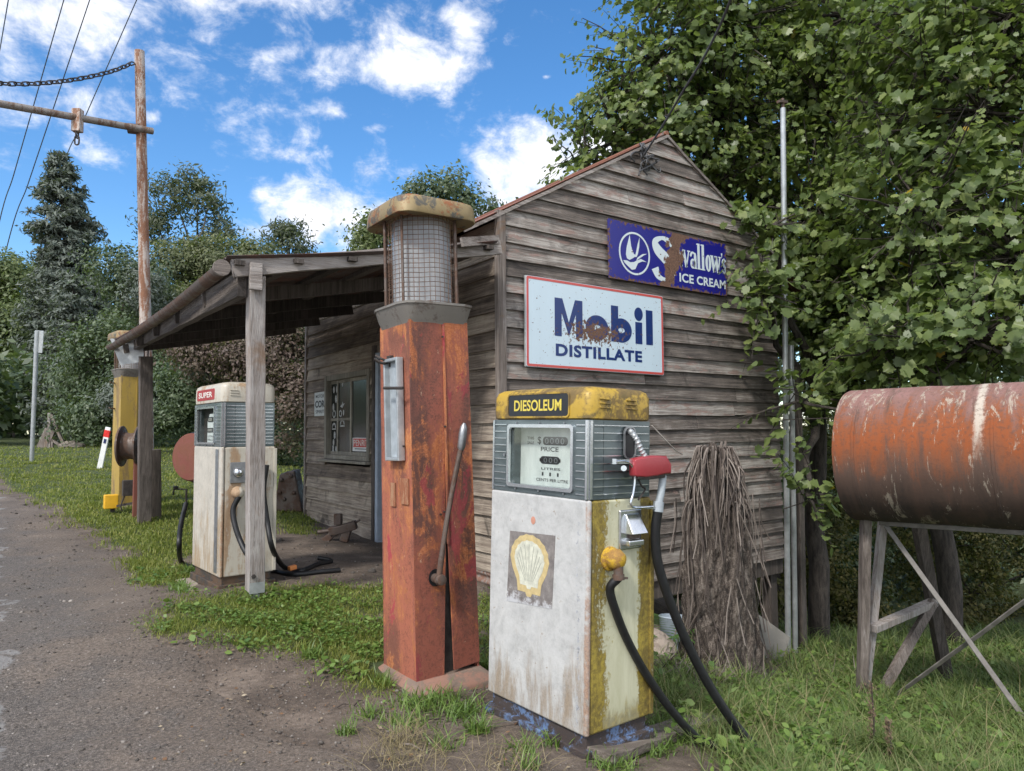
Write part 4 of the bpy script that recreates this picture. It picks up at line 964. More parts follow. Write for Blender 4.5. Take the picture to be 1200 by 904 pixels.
        m2 = MB(); rect(m2, .46, .75, .60, .74, .035, .001); rect(m2, .43, .76, .30, .43, .035, .001); m2.build('counter_window', MAT['black_letter'], win)
        m2 = MB(); put_text(m2, '00', dp(.6, .67, .037), EX, EZ, ww * .2, wh * .08); put_text(m2, '000', dp(.6, .365, .037), EX, EZ, ww * .25, wh * .07); m2.build('digits', MAT['white_letter'], win)
        m2 = MB(); put_text(m2, 'LITRE', dp(.64, .19, .035), EX, EZ, ww * .3, wh * .05); put_text(m2, 'PRICE', dp(.64, .09, .035), EX, EZ, ww * .34, wh * .06); m2.build('lettering', MAT['black_letter'], win)
    mb = MB(); mb.prism(rrect(ww, wh, .014), (cc[0], .012, cc[2]), EX, EZ, .003); mb.build('pane', MAT['glass'], win)
    # crowned cap
    rings = []
    for inset, z in ((.006, H2 + .002), (-.004, H2 + .008), (-.006, H2 + .05), (-.004, H3 - .045), (.006, H3 - .02), (.03, H3 - .006), (.1, H3 + .004), (.19, H3 + .008)):
        rings.append([(x, y + d / 2, z) for x, y in rrect(w - 2 * inset, d - 2 * inset, max(.02, .06 - inset * .3), 6)])
    mb = MB(); mb.loft(rings); cap = mb.build('cap', MAT[cfg['mcap']], t, smooth=True)
    x0, x1, z0, z1 = cfg['plate']; c = ((x0 + x1) / 2, .001, (z0 + z1) / 2)
    mb = MB(); mb.prism(rrect(x1 - x0, z1 - z0, .02), c, EX, EZ, .009); pl = mb.build('name_plate', MAT[cfg['mplate']], cap, bevel=.003)
    if cfg['kind'] == 'd':
        mb = MB(); a_ = rrect(x1 - x0 + .012, z1 - z0 + .012, .024); c_ = rrect(x1 - x0 - .004, z1 - z0 - .004, .018); mb.strip(a_ + a_[:1], c_ + c_[:1], c, EX, EZ, .012); mb.build('plate_rim', MAT[cfg['mcap']], cap)
    mb = MB(); put_text(mb, cfg['text'], (c[0], -.0085, c[2]), EX, EZ, (x1 - x0) * .78, (z1 - z0) * .5, .022, .0008, 1.0); mb.build('lettering', MAT[cfg['mtext']], cap)
    for yy in (.1, .29):
        mb = MB()
        for k in range(3):
            z = H2 + .06 + k * .021; s_ = (1 - .15 * k); mb.bar((hw + .006, yy - .04, z), (hw + .006, yy + .04 * s_, z - .002), .012, .007, (0, 0, 1))
        mb.build('vent', MAT[cfg['mcap']], cap, bevel=.002)
    return t, M_, inv, front, side, dict(w=w, d=d, hw=hw, H1=H1, H2=H2, H3=H3, C=C, nF=nF, nS=nS)
# front pump
cfg = dict(corner=(687, 866, 3.27), yaw=R(3.5), lean=R(1.5), w=.72, d=.415, H1=1.19, hh=.355, hc=.15, kind='d', ribs=10, label='white and mossy yellow fuel pump with a scallop emblem on its front', mbase='blue_base', mside='mossy_yellow', mfront='front_white',
           mcap='yellow_cap', mplate='black_plate', text='DIESOLEUM', mtext='yellow_letter', win=(-.29, .2, 1.235, 1.51), plate=(-.29, .21, 1.565, 1.67))
def fit(cfg, wl, dr, h1, h2, h3, win, plate):
    """sizes measured off the pump's own front and side planes"""
    C, dF, ey, ez = pump_axes(cfg)
    fr = lambda u, v: onplane(u, v, C, ey) - C; sd = lambda u, v: onplane(u, v, C, dF) - C
    cfg['w'] = fr(*wl).dot(dF); cfg['d'] = sd(*dr).dot(ey); zz = [fr(*q).dot(ez) + .09 for q in (h1, h2, h3)]
    cfg['H1'] = zz[0]; cfg['hh'] = zz[1] - zz[0]; cfg['hc'] = zz[2] - zz[1]
    def box(q):
        pts = [fr(*p) for p in q]; xs = [cfg['w'] / 2 - p.dot(dF) for p in pts]; zs = [p.dot(ez) + .09 for p in pts]
        return ((xs[0] + xs[3]) / 2, (xs[1] + xs[2]) / 2, (zs[2] + zs[3]) / 2, (zs[0] + zs[1]) / 2)
    cfg['win'] = box(win); cfg['plate'] = box(plate)
fit(cfg, (571, 818), (763, 840), (688, 587), (688, 492), (684, 452), ((597, 499), (671, 501), (670, 573), (596, 569)), ((597, 463), (668, 461), (668, 488), (597, 489)))
print('PUMP', {k: cfg[k] for k in ('w', 'd', 'H1', 'hh', 'hc', 'win', 'plate')})
fp, FM, finv, ffront, fside, fd = make_pump(cfg)
# emblem: dark worn square with a scallop shell
q = [ffront(u, v) for u, v in ((598, 622), (651, 628), (647, 714), (594, 704))]
mb = MB(); mb.prism([(p.x, p.z) for p in reversed(q)], (0, -.0008, 0), EX, EZ, .0012); mb.build('emblem_square', MAT['worn_square'], fp)
sc = sum(q, Vector()) / 4; sc_w = abs(q[1].x - q[0].x); sc_h = abs(q[0].z - q[3].z)
def shell(s):
    o = []
    prof = [(-.33, -.5), (-.36, -.30), (-.5, -.08), (-.56, .14)]
    for i in range(19):
        a_ = math.pi - math.pi * i / 18; rr = 1 + (.02 * math.cos(a_ * 18)); o.append((.56 * math.cos(a_) * rr, .14 + .46 * math.sin(a_) * rr))
    pts = prof[:3] + o + [(-x, y) for x, y in reversed(prof[:3])] + [(.1, -.5), (.06, -.57), (-.06, -.57), (-.1, -.5)]
    return [(x * s * 1.0, (y - .0) * s) for x, y in pts]
S1 = sc_w * .7; cS = (sc.x - sc_w * .02, 0, sc.z + sc_h * .03)
mb = MB(); mb.prism(list(reversed(shell(S1 * 1.08))), (cS[0], -.002, cS[2]), EX, EZ, .001); plain('shell_yellow', (.5, .39, .19), .6, 0, .2, 30); plain('shell_white', (.52, .52, .43), .6, 0, .25, 26); plain('shell_line', (.27, .28, .24), .7)
mb.build('shell_emblem', MAT['shell_yellow'], fp)
mb = MB(); mb.prism(list(reversed([(x, y + .02 * S1) for x, y in shell(S1 * .84)])), (cS[0], -.003, cS[2]), EX, EZ, .0008); mb.build('shell_emblem', MAT['shell_white'], fp)
mb = MB()
for k in range(-4, 5):
    a_ = R(90 - k * 19.5); r1_ = S1 * (.5 if abs(k) < 3 else .44); c0 = Vector((cS[0] + k * S1 * .03, cS[2] - S1 * .3)); c1 = Vector((cS[0] + math.cos(a_) * r1_ * .88, cS[2] + S1 * .06 + math.sin(a_) * r1_ * .78))
    L, Q = band([tuple(c0), tuple(c1)], [.0018, .003]); mb.strip(L, Q, (0, -.0039, 0), EX, EZ, .0006)
mb.build('shell_rib', MAT['shell_line'], fp)
p = ffront(625, 610); plain('red_dot', (.5, .24, .17), .7, 0, .15); mb = MB(); mb.prism(ring2(20, .017, .02)[:-1], (p.x, -.0008, p.z), EX, EZ, .0012); mb.build('round_sticker', MAT['red_dot'], fp)
# side fittings, each on the pump's own side plane
hw = fd['hw']
def sp(u, v, off=0): return fside(u, v, off)
h0 = sp(738, 517); mb = MB(); mb.prism(rrect(.075, .15, .025), (hw - .003, h0.y, h0.z - .01), Vector((0, 1, 0)), EZ, .002); mb.build('spout_holster', MAT['black_plate'], fp)
mb = MB(); a_ = rrect(.085, .16, .03); c_ = rrect(.07, .145, .024); mb.strip(a_ + a_[:1], c_ + c_[:1], (hw - .004, h0.y, h0.z - .01), Vector((0, 1, 0)), EZ, .008); mb.build('holster_rim', MAT['dull_steel'], fp)
sp_ = catmull([sp(737, 506, -.03), sp(740, 507, .02), sp(746, 515, .05), sp(751, 527, .06), sp(757, 537, .07)], 9)
mb = MB(); rr = [.0135 + (.003 if i % 3 == 0 else -.0005) for i in range(len(sp_))]; mb.tube(sp_, rr, 12); noz = mb.build('nozzle', MAT['galv'], fp, smooth=True)
# red handle shell
A_ = sp(741, 548, .075); B_ = sp(782, 548, .085); ax_ = (B_ - A_).normalized(); L_ = (B_ - A_).length; up_ = Vector((0, 0, 1)); sd_ = ax_.cross(up_)
def ringp(k, hh, ww, dz=0): c = A_ + ax_ * (L_ * k) + up_ * dz; return [c + up_ * y + sd_ * x for x, y in rrect(ww, hh, min(hh, ww) * .16, 3)]
mb = MB(); mb.loft([ringp(0, .07, .04, .0), ringp(.03, .085, .048, .0), ringp(.3, .1, .058, .004), ringp(.62, .098, .058, .01), ringp(.86, .088, .056, .014), ringp(1.0, .05, .05, -.004)]); mb.build('nozzle_cover', MAT['nozzle_red'], noz, smooth=True)
mb = MB(); mb.loft([ringp(.08, .02, .04, -.045), ringp(.4, .03, .042, -.043), ringp(.85, .03, .04, -.035)]); mb.build('nozzle_body', MAT['dark_iron'], noz, smooth=True)
mb = MB(); mb.tube(catmull([sp(777, 557, .08), sp(775, 575, .075), sp(772, 590, .07)], 5), [.019] * 11, 12); mb.cyl(sp(772, 588, .07), sp(771, 600, .07), .026, seg=8); mb.build('hose_swivel', MAT['grey_tube'], noz, smooth=True)
mb = MB()
for o_ in (.045, .075):
    mb.tube(catmull([sp(722, 541, o_), sp(733, 541, o_), sp(741, 546, o_), sp(744, 560, o_), sp(742, 578, o_), sp(739, 590, o_), sp(744, 595, o_), sp(765, 594, o_)], 6), .006, 8)
mb.bar(sp(720, 541, .06), sp(738, 541, .06), .035, .02); mb.bar(sp(718, 541, .05), sp(720, 541, .07), .02, .025); mb.cyl(sp(731, 549, 0), sp(731, 549, .07), .014, seg=10)
mb.bar(sp(738, 594, .06), sp(765, 595, .06), .03, .012); mb.build('guard', MAT['chrome'], noz, smooth=True)
mb = MB(); mb.tube(catmull([sp(748, 562, .06), sp(752, 570, .06), sp(756, 574, .06), sp(748, 586, .06)], 4), .005, 6); mb.build('trigger', MAT['dark_iron'], noz, smooth=True)
k0, k1 = sp(725, 598), sp(750, 642); mb = MB(); yc = (k0.y + k1.y) / 2; wy = abs(k1.y - k0.y); zt, zb_ = k0.z, k1.z
mb.box((hw - .008, yc - wy / 2, zb_), (hw + .012, yc + wy / 2, zt)); sl = mb.build('lock_plate', MAT['chrome'], fp, bevel=.008)
mb = MB(); zz = zt - .02; mb.hexa([(hw + .01, yc - wy * .36, zb_ + (zt - zb_) * .4), (hw + .075, yc - wy * .36, zb_ + (zt - zb_) * .42), (hw + .075, yc + wy * .36, zb_ + (zt - zb_) * .42), (hw + .01, yc + wy * .36, zb_ + (zt - zb_) * .4),
         (hw + .01, yc - wy * .3, zz), (hw + .02, yc - wy * .3, zz), (hw + .02, yc + wy * .3, zz), (hw + .01, yc + wy * .3, zz)]); mb.build('lock_cover', MAT['chrome'], sl, bevel=.006)
mb = MB(); mb.box((hw + .008, yc - wy * .34, zb_ + .02), (hw + .05, yc + wy * .34, zb_ + .05)); mb.build('lock_cover', MAT['chrome'], sl, bevel=.006)
mb = MB(); mb.box((hw + .009, yc - wy * .12, zb_ + .052), (hw + .03, yc + wy * .3, zb_ + (zt - zb_) * .42)); mb.build('keyhole', MAT['old_iron'], sl, bevel=.003)
e0 = sp(715, 655); mb = MB(); mb.lathe([(.058, -.004), (.058, .01), (.05, .016)], (hw - .004, e0.y, e0.z), (1, 0, 0), 20); mb.lathe([(.045, 0), (.05, .03), (.042, .06), (.02, .075)], (hw + .008, e0.y, e0.z + .01), (1, -.1, -.2), 18); el = mb.build('hose_elbow', MAT['moss_elbow'], fp, smooth=True)
mb = MB(); mb.cyl((hw + .05, e0.y, e0.z - .015), (hw + .055, e0.y, e0.z - .07), .026, .023, 10); mb.cyl((hw + .053, e0.y, e0.z - .065), (hw + .055, e0.y, e0.z - .09), .029, seg=12); mb.bar((hw + .056, e0.y - .02, e0.z - .08), (hw + .075, e0.y + .04, e0.z - .083), .01, .01); mb.build('hose_clamp', MAT['old_iron'], el, smooth=True)
def hose(parent, pts, r, name='hose'):
    mb = MB(); mb.tube(catmull(pts, 10), r, 14); return mb.build(name, MAT['hose_rubber'], parent, smooth=True, world=True)
def W(p): return FM @ p
s0 = W(Vector((hw + .055, e0.y, e0.z - .08))); dp0 = proj(s0)[2]; end = G(PG(838, 880), .018); de = proj(end)[2]
pts = [s0] + [P(u, v, dp0 + (de - dp0) * k) for u, v, k in ((715, 690, .03), (721, 715, .12), (735, 750, .3), (757, 790, .5), (785, 830, .72), (815, 863, .9))] + [end, G(P(860, 896, de - .05), .0)]
hose(fp, pts, .021)
s1 = W(sp(771, 598, .07)); d1 = proj(s1)[2]; end = G(PG(893, 888), .018); de = proj(end)[2]
pts = [s1] + [P(u, v, d1 + (de - d1) * k) for u, v, k in ((768, 625, .05), (771, 660, .12), (785, 705, .28), (806, 755, .5), (832, 805, .72), (862, 850, .9))] + [end, G(P(915, 908, de - .08), .0)]
hose(fp, pts, .024)
mb = MB(); mb.tube(catmull([W(sp(764, 499, .0)), P(790, 526, 3.8), P(800, 533, 4.2)], 5), .003, 5); mb.build('wire', MAT['thong'], fp, world=True)
# plank under the front pump
a = PG(700, 893); c = PG(833, 850); mb = MB(); mb.bar(Vector((a.x, a.y, a.z + .03)), Vector((c.x, c.y, c.z + .04)), .16, .045, (0, 0, 1), seg=8, jit=.004); tag(mb.build('timber_plank', MAT['plank_timber'], None, bevel=.006), 'weathered plank lying in the dirt beside the yellow pump side', 'plank')

# second pump under the porch
cfg2 = dict(corner=(257, 678, 5.75), yaw=R(3.5), label='cream and white fuel pump with a red name plate behind the porch post', kind='s', ribs=12, mbase='dark_base', mside='cream_body', mfront='front_cream', mcap='cream_body', mplate='super_red', text='SUPER', mtext='white_letter')
fit(cfg2, (224, 661), (321, 668), (257, 524), (257, 472), (255, 448), ((230, 479), (250, 477), (250, 519), (229, 520)), ((228, 457), (248, 455), (248, 470), (228, 472)))
cfg2['w'] = min(cfg2['w'], .78)
hw_ = cfg2['w'] / 2
cfg2['win'] = (-hw_ + .09, hw_ - .2, cfg2['H1'] + .03, cfg2['H1'] + cfg2['hh'] - .035); cfg2['plate'] = (-hw_ + .09, hw_ - .19, cfg2['H1'] + cfg2['hh'] + .03, cfg2['H1'] + cfg2['hh'] + .125)
print('PUMP2', {k: cfg2[k] for k in ('w', 'd', 'H1', 'hh', 'hc')})
sp2, SM, sinv, sfront, sside, sdm = make_pump(cfg2)
hw2 = sdm['hw']
mb = MB(); mb.box((hw2 - .14, -.006, .12), (hw2 - .07, .004, sdm['H1'] - .02)); mb.build('trim_strip', MAT['dull_steel'], sp2)
mb = MB(); p = sside(279, 554); mb.box((hw2 - .004, p.y - .065, p.z - .085), (hw2 + .008, p.y + .065, p.z + .085)); k = mb.build('switch_plate', MAT['dull_steel'], sp2, bevel=.004)
mb = MB(); mb.lathe([(.042, 0), (.042, .012), (.03, .03), (.012, .038)], (hw2 + .006, p.y, p.z), (1, 0, 0), 18); mb.build('switch_knob', MAT['chrome'], k, smooth=True)
p = sside(278, 577); mb = MB(); mb.lathe([(.05, -.004), (.05, .012), (.044, .03), (.034, .06), (.014, .07)], (hw2, p.y, p.z), (1, 0, -.25), 18); el = mb.build('hose_elbow', MAT['cream_body'], sp2, smooth=True)
W2_ = lambda q: SM @ q
s0 = W2_(Vector((hw2 + .045, p.y, p.z - .03))); d0 = proj(s0)[2]
def gp(u, v, dz=.02): return G(PG(u, v), dz)
hose(sp2, [s0, P(273, 600, d0 - .02), P(280, 630, d0 - .08), P(296, 658, d0 - .1), gp(318, 672), gp(345, 676), gp(375, 673), gp(398, 671)], .022)
p = sside(311, 545); s0 = W2_(Vector((hw2 + .03, p.y, p.z))); d0 = proj(s0)[2]
hose(sp2, [s0, P(309, 575, d0 - .01), P(313, 610, d0 - .03), P(320, 645, d0 - .05), gp(334, 668), gp(352, 672), gp(372, 664), gp(388, 660), gp(372, 660, .05)], .022)
s = gp(342, 673, .05); mb = MB(); mb.bar(s + Vector((-.03, 0, 0)), s + Vector((.04, .01, .01)), .05, .04); mb.build('hose_coupling', MAT['orange_plastic'], sp2, bevel=.008, world=True)
mb = MB(); c = SM.translation; g = G(c + Vector((.2, .1, 0))); 
vs0 = [SM @ Vector(q) for q in ((-hw2 - .1, -.12, -.25), (hw2 + .12, -.14, -.25), (hw2 + .12, sdm['d'] + .15, -.25), (-hw2 - .1, sdm['d'] + .12, -.25))]
mb.hexa(vs0 + [p + Vector((0, 0, .215)) for p in vs0]); tag(mb.build('concrete_plinth', MAT['concrete'], None, bevel=.02), 'low worn concrete plinth under the cream and white pump', 'plinth')

# ------------------------------------------------------------------ hand pumps with glass cylinders
def make_tower(cfg):
    C = P(*cfg['corner']); s = cfg['s']; H = cfg['H']; s2 = s * .94
    Rz = Matrix.Rotation(cfg['yaw'], 4, 'Z'); T = Matrix.Rotation(cfg['lean'], 4, Vector((FWD.x, FWD.y, 0)).normalized())
    M_ = Matrix.Translation(C) @ T @ Rz @ Matrix.Translation(Vector((s, s, -.075)))
    inv = M_.inverted(); t = thing('visible_fuel_pump', cfg['label'], 'fuel pump', M_, 'tall hand-cranked pumps with glass cylinders')
    ex = (M_.to_3x3() @ Vector((1, 0, 0))); ey = (M_.to_3x3() @ Vector((0, 1, 0))); Cl = M_ @ Vector((-s, -s, .075))
    left = lambda u, v, off=0: inv @ onplane(u, v, Cl - ex * off, ex)
    right = lambda u, v, off=0: inv @ onplane(u, v, Cl - ey * off, ey)
    z0 = .075; z1 = z0 + H; th = .012
    def hs(z): return s + (s2 - s) * (z - z0) / H
    # foot
    mb = MB(); R_ = []
    for e_, z in ((.085, -.12), (.085, .0), (.075, .02), (.02, .07), (.012, .078)): R_.append([(x, y, z) for x, y in rrect(2 * (s + e_), 2 * (s + e_), .03, 3)])
    mb.loft(R_); mb.build('foot', MAT[cfg['mfoot']], t, smooth=True)
    mb = MB(); i = .03; mb.hexa([(-s + i, -s + i, z0), (s - i, -s + i, z0), (s - i, s - i, z0), (-s + i, s - i, z0), (-s2 + i, -s2 + i, z1 - .01), (s2 - i, -s2 + i, z1 - .01), (s2 - i, s2 - i, z1 - .01), (-s2 + i, s2 - i, z1 - .01)])
    mb.build('inner_frame', MAT['dark_iron'], t)
    def panel(name, mat, pts_b, pts_t, nrm, nseg=10, dent=.003, bow=None):
        """thin sheet between bottom edge (a,b) and top edge (a,b), thickness inward"""
        mb = MB(); n = Vector(nrm); F = []; Bk = []; m = 4
        for r in range(nseg + 1):
            k = r / nseg
            for c in range(m + 1):
                p = (Vector(pts_b[0]).lerp(Vector(pts_b[1]), c / m)).lerp(Vector(pts_t[0]).lerp(Vector(pts_t[1]), c / m), k)
                j = dent * mnoise.noise(p * 4) if 0 < c < m else 0
                if bow: p = p + bow(k, c / m)
                F.append(p + n * j); Bk.append(p - n * th)
        o = len(F); fs = []
        for r in range(nseg):
            for c in range(m):
                a = r * (m + 1) + c; fs.append((a, a + 1, a + m + 2, a + m + 1)); fs.append((o + a + m + 1, o + a + m + 2, o + a + 1, o + a))
            a = r * (m + 1); fs.append((a, a + m + 1, o + a + m + 1, o + a)); a += m; fs.append((a + m + 1, a, o + a, o + a + m + 1))
        for c in range(m): fs.append((c + 1, c, o + c, o + c + 1)); a = nseg * (m + 1) + c; fs.append((a, a + 1, o + a + 1, o + a))
        mb.add(F + Bk, fs); return mb.build(name, mat, t)
    q = .0015
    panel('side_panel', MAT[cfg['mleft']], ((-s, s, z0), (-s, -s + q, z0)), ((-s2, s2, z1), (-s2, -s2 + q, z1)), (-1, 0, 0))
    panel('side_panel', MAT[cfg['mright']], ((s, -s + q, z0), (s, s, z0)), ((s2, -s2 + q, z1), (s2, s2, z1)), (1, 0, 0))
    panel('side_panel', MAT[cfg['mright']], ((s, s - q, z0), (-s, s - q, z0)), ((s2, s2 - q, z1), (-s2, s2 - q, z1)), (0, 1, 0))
    fr = panel('front_panel', MAT[cfg['mright']], ((-s, -s, z0), (-.02 * s, -s, z0)), ((-s2, -s2, z1), (.12 * s, -s2, z1)), (0, -1, 0), 16, bow=lambda k, c: Vector((-c * cfg['gap'] * max(0, 1 - k * 2.6), 0, 0)))
    panel('door', MAT[cfg['mright']], ((.06 * s, -s - .003, z0 + .02), (s + .002, -s - .003, z0 + .03)), ((.14 * s, -s2 - .003, z1), (s2, -s2 - .003, z1)), (0, -1, 0), 16, bow=lambda k, c: Vector(((1 - c) * cfg['gap'] * .7 * max(0, 1 - k * 2.6), -.012 * (1 - c) * max(0, 1 - k * 2.2), 0)))
    mb = MB(); mb.bar((.13 * s, -s2 - .004, z1 - .02), (.07 * s, -s - .006, z0 + .75), .012, .01, (0, -1, 0)); mb.build('seam', MAT[cfg['mleft']], t)
    # collar, glass, cage, cap
    R_ = []
    for e_, z, r in ((.0, z1 - .02, .03), (.006, z1, .03), (.03, z1 + .045, .07), (.048, z1 + .09, .1), (.054, z1 + .092, .1), (.054, z1 + .106, .1), (.02, z1 + .108, .08)): R_.append([(x, y, z) for x, y in rrect(2 * (s2 + e_), 2 * (s2 + e_), r, 2)])
    mb = MB(); mb.loft(R_); mb.build('collar', MAT[cfg['mcollar']], t, smooth=True)
    zc = z1 + .106; gh = cfg['gh']; zt = zc + gh; rg = s * .86
    mb = MB(); mb.tube([(0, 0, zc), (0, 0, zt + .05)], rg, 36, cap=False); gl = mb.build('glass_cylinder', MAT['milky_glass'], t, smooth=True)
    mb = MB(); mb.cyl((.03, -.04, zc), (.03, -.04, zt), .028, seg=10); mb.cyl((-.06, .05, zc), (-.06, .05, zt), .02, seg=10); mb.build('inner_pipe', MAT['galv'], t, smooth=True)
    rc = s * 1.06
    def wire(m, a, b, r): m.cyl(a, b, r, seg=4, cap=False)
    mb = MB(); nv = 44
    for k in range(nv):
        a = 2 * math.pi * k / nv; wire(mb, (rc * math.cos(a), rc * math.sin(a), zc), (rc * math.cos(a), rc * math.sin(a), zt + .04), .0019)
    nh = int(gh / .028)
    for k in range(nh + 1):
        z = zc + .01 + gh * k / nh; mb.tube([(rc * math.cos(2 * math.pi * i / 40), rc * math.sin(2 * math.pi * i / 40), z + .003 * math.sin(i * .9)) for i in range(41)], .0019, 4, cap=False)
    mb.build('wire_cage', MAT['mesh_wire'], t)
    for a in (20, 70, 160, 200, 290, 340):
        a = R(a + 13); mb = MB(); mb.cyl((rc * 1.06 * math.cos(a), rc * 1.06 * math.sin(a), zc), (rc * 1.06 * math.cos(a), rc * 1.06 * math.sin(a), zt + .04), .009, seg=8); mb.build('cage_rod', MAT['old_iron'], t, smooth=True)
    R_ = []; e0 = s2 + cfg['ov']
    for e_, z, r in ((e0 - .03, zt + .012, .1), (e0, zt, .11), (e0 + .003, zt + .004, .11), (e0 - .004, zt + .085, .105), (e0 - .012, zt + .105, .1), (e0 - .04, zt + .118, .08), (e0 - .12, zt + .13, .06), (.05, zt + .136, .02)): R_.append([(x, y, z) for x, y in rrect(2 * e_, 2 * e_, min(r, e_ * .9), 3)])
    mb = MB(); mb.loft(R_); mb.build('cap', MAT[cfg['mcap']], t, smooth=True)
    return t, M_, inv, left, right, dict(s=s, z1=z1, zt=zt)
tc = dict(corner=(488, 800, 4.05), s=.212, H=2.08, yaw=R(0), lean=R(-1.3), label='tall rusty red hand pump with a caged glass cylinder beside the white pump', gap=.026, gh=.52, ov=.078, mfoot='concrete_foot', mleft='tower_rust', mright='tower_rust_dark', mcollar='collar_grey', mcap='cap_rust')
tw, TM, tinv, tl, tr_, td = make_tower(tc); s = td['s']
# sight gauge on the left face
g0, g1 = tl(465, 420), tl(466, 540); gw = abs(tl(457, 480).y - tl(473, 480).y); gy = (tl(457, 480).y + tl(473, 480).y) / 2; zl, zh = g1.z, g0.z; fx = -s + .004
mb = MB()
for a, c, lo, hi in ((gy - gw / 2, gy - gw / 2 + .018, zl, zh), (gy + gw / 2 - .018, gy + gw / 2, zl, zh)): mb.box((fx - .045, a, lo), (fx, c, hi))
mb.box((fx - .044, gy - gw / 2 + .019, zl), (fx, gy + gw / 2 - .019, zl + .02)); mb.box((fx - .044, gy - gw / 2 + .019, zh - .02), (fx, gy + gw / 2 - .019, zh)); ga = mb.build('sight_gauge', MAT['galv'], tw, bevel=.004)
mb = MB(); mb.box((fx - .012, gy - gw / 2 + .019, zl + .021), (fx - .004, gy + gw / 2 - .019, zh - .021)); mb.build('gauge_scale', MAT['grey_tube'], ga)
mb = MB(); p = tl(463, 485, .05); mb.tube(catmull([tl(472, 455, .05), tl(460, 455, .07), tl(450, 455, .07)], 4), .009, 8); mb.build('hook', MAT['dark_iron'], tw, smooth=True)
mb = MB(); mb.tube(catmull([tl(457, 423, -.01), tl(450, 422, .04), tl(440, 417, .08)], 4), .008, 8); mb.tube(catmull([tl(457, 423, .0), tl(449, 426, .05), tl(438, 421, .1)], 4), .009, 8); mb.box(tl(457, 423) + Vector((-.01, -.025, -.04)), tl(457, 423) + Vector((.012, .025, .03))); mb.build('hook', MAT['dark_iron'], tw, smooth=True)
mb = MB(); p = tl(462, 578); mb.box((-s - .0035, p.y - .012, p.z - .08), (-s + .004, p.y + .05, p.z + .06)); mb.build('worn_decal', MAT['worn_decal'], tw); mb = MB(); p = tl(474, 575); mb.box((-s - .0035, p.y - .05, p.z - .08), (-s + .004, p.y + .045, p.z + .07)); mb.build('worn_decal', MAT['worn_decal'], tw)
hb = tr_(510, 677, .001); mb = MB(); mb.prism(ring2(20, .045, .05)[:-1], (hb.x, -s - .0035, hb.z), EX, EZ, .002); mb.build('crank_opening', MAT['black_plate'], tw)
pts = [tr_(514, 679, .07), tr_(515, 672, .075), tr_(522, 620, .09), tr_(530, 575, .10), tr_(537, 540, .11), tr_(540, 525, .115)]
mb = MB(); mb.tube(catmull(pts, 5), [.017] * 8 + [.015] * 18, 8); mb.cyl(tr_(508, 677, -.02), tr_(514, 679, .085), .026, seg=14); mb.lathe([(.03, 0), (.034, .012), (.03, .04), (.012, .045)], tr_(514, 679, .06), (0, -1, 0), 12); cr = mb.build('crank', MAT['old_iron'], tw, smooth=True)
a = tr_(540, 528, .115); c = tr_(544, 496, .12); mb = MB(); ax_ = c - a; L_ = ax_.length; mb.lathe([(.016, 0), (.024, .02), (.026, L_ * .6), (.022, L_ * .85), (.008, L_)], a, ax_, 12); mb.build('crank_grip', MAT['dull_steel'], cr, smooth=True)
mb = MB()
for u, v in ((518, 395), (521, 500), (520, 600), (474, 523), (516, 603)):
    f_ = tr_ if u > 490 else tl; p = f_(u, v, 0); n_ = Vector((0, -1, 0)) if u > 490 else Vector((-1, 0, 0)); mb.cyl(p, p + n_ * .012, .006, seg=8)
mb.build('bolt', MAT['dark_iron'], tw)

tc2 = dict(corner=(139, 592, 10.6), s=.205, H=1.93, yaw=R(8), lean=R(-.6), label='tall yellow hand pump standing behind the far porch post', gap=.004, gh=.45, ov=.1, mfoot='concrete', mleft='yellow_tower', mright='yellow_tower', mcollar='collar_grey', mcap='cap_rust')
ty, YM, yinv, yl, yr, yd_ = make_tower(tc2)
mb = MB()
for u, v in ((132, 449), (131, 479)): mb.tube([yl(134, v, -.01), yl(u, v, .06), yl(u - 3, v - 1, .1)], .011, 8)
mb.build('hook', MAT['old_iron'], ty, smooth=True)
mb = MB(); p = P(130, 588, 10.2); mb.box(p + Vector((-.09, -.07, -.1)), p + Vector((.09, .07, .1))); lm = mb.build('lamp_box', MAT['yellow_lamp'], ty, bevel=.015, world=True)
mb = MB(); mb.bar(P(128, 595, 10.2), P(160, 589, 10.2), .05, .035); mb.bar(P(131, 588, 10.2), P(132, 600, 10.2), .06, .05); mb.build('lamp_bar', MAT['dark_iron'], ty, world=True)
mb = MB(); p = P(151, 572, 10.2); mb.box(p + Vector((-.08, -.06, -.11)), p + Vector((.08, .06, .11))); mb.tube([p + Vector((-.05, 0, -.1)), p + Vector((-.1, 0, -.25)), p + Vector((-.08, 0, -.32))], .012, 6); mb.build('control_box', MAT['dark_iron'], ty, bevel=.01, world=True)
# wheel-like reel on a short stand
rc_ = P(153, 523, 10.1); ax_ = Vector((.92, -.4, 0)).normalized(); rl = thing('hose_reel', 'rusty double-flanged reel on a short stand before the yellow pump', 'reel', G(rc_))
mb = MB(); mb.lathe([(.06, -.13), (.27, -.13), (.285, -.12), (.285, -.1), (.2, -.085), (.18, 0), (.2, .085), (.285, .1), (.285, .12), (.27, .13), (.06, .13)], rc_, ax_, 32); mb.build('drum', MAT['old_iron'], rl, smooth=True, world=True)
mb = MB(); mb.cyl(rc_ - ax_ * .18, rc_ + ax_ * .18, .035, seg=12); mb.build('axle', MAT['dark_iron'], rl, smooth=True, world=True)
q = P(160, 560, 10.0); mb = MB(); mb.bar((q.x, q.y, ground(q.x, q.y) - .1), (q.x, q.y, rc_.z), .08, .08, (1, 0, 0)); mb.build('stand', MAT['red_disc'], rl, bevel=.006, world=True)
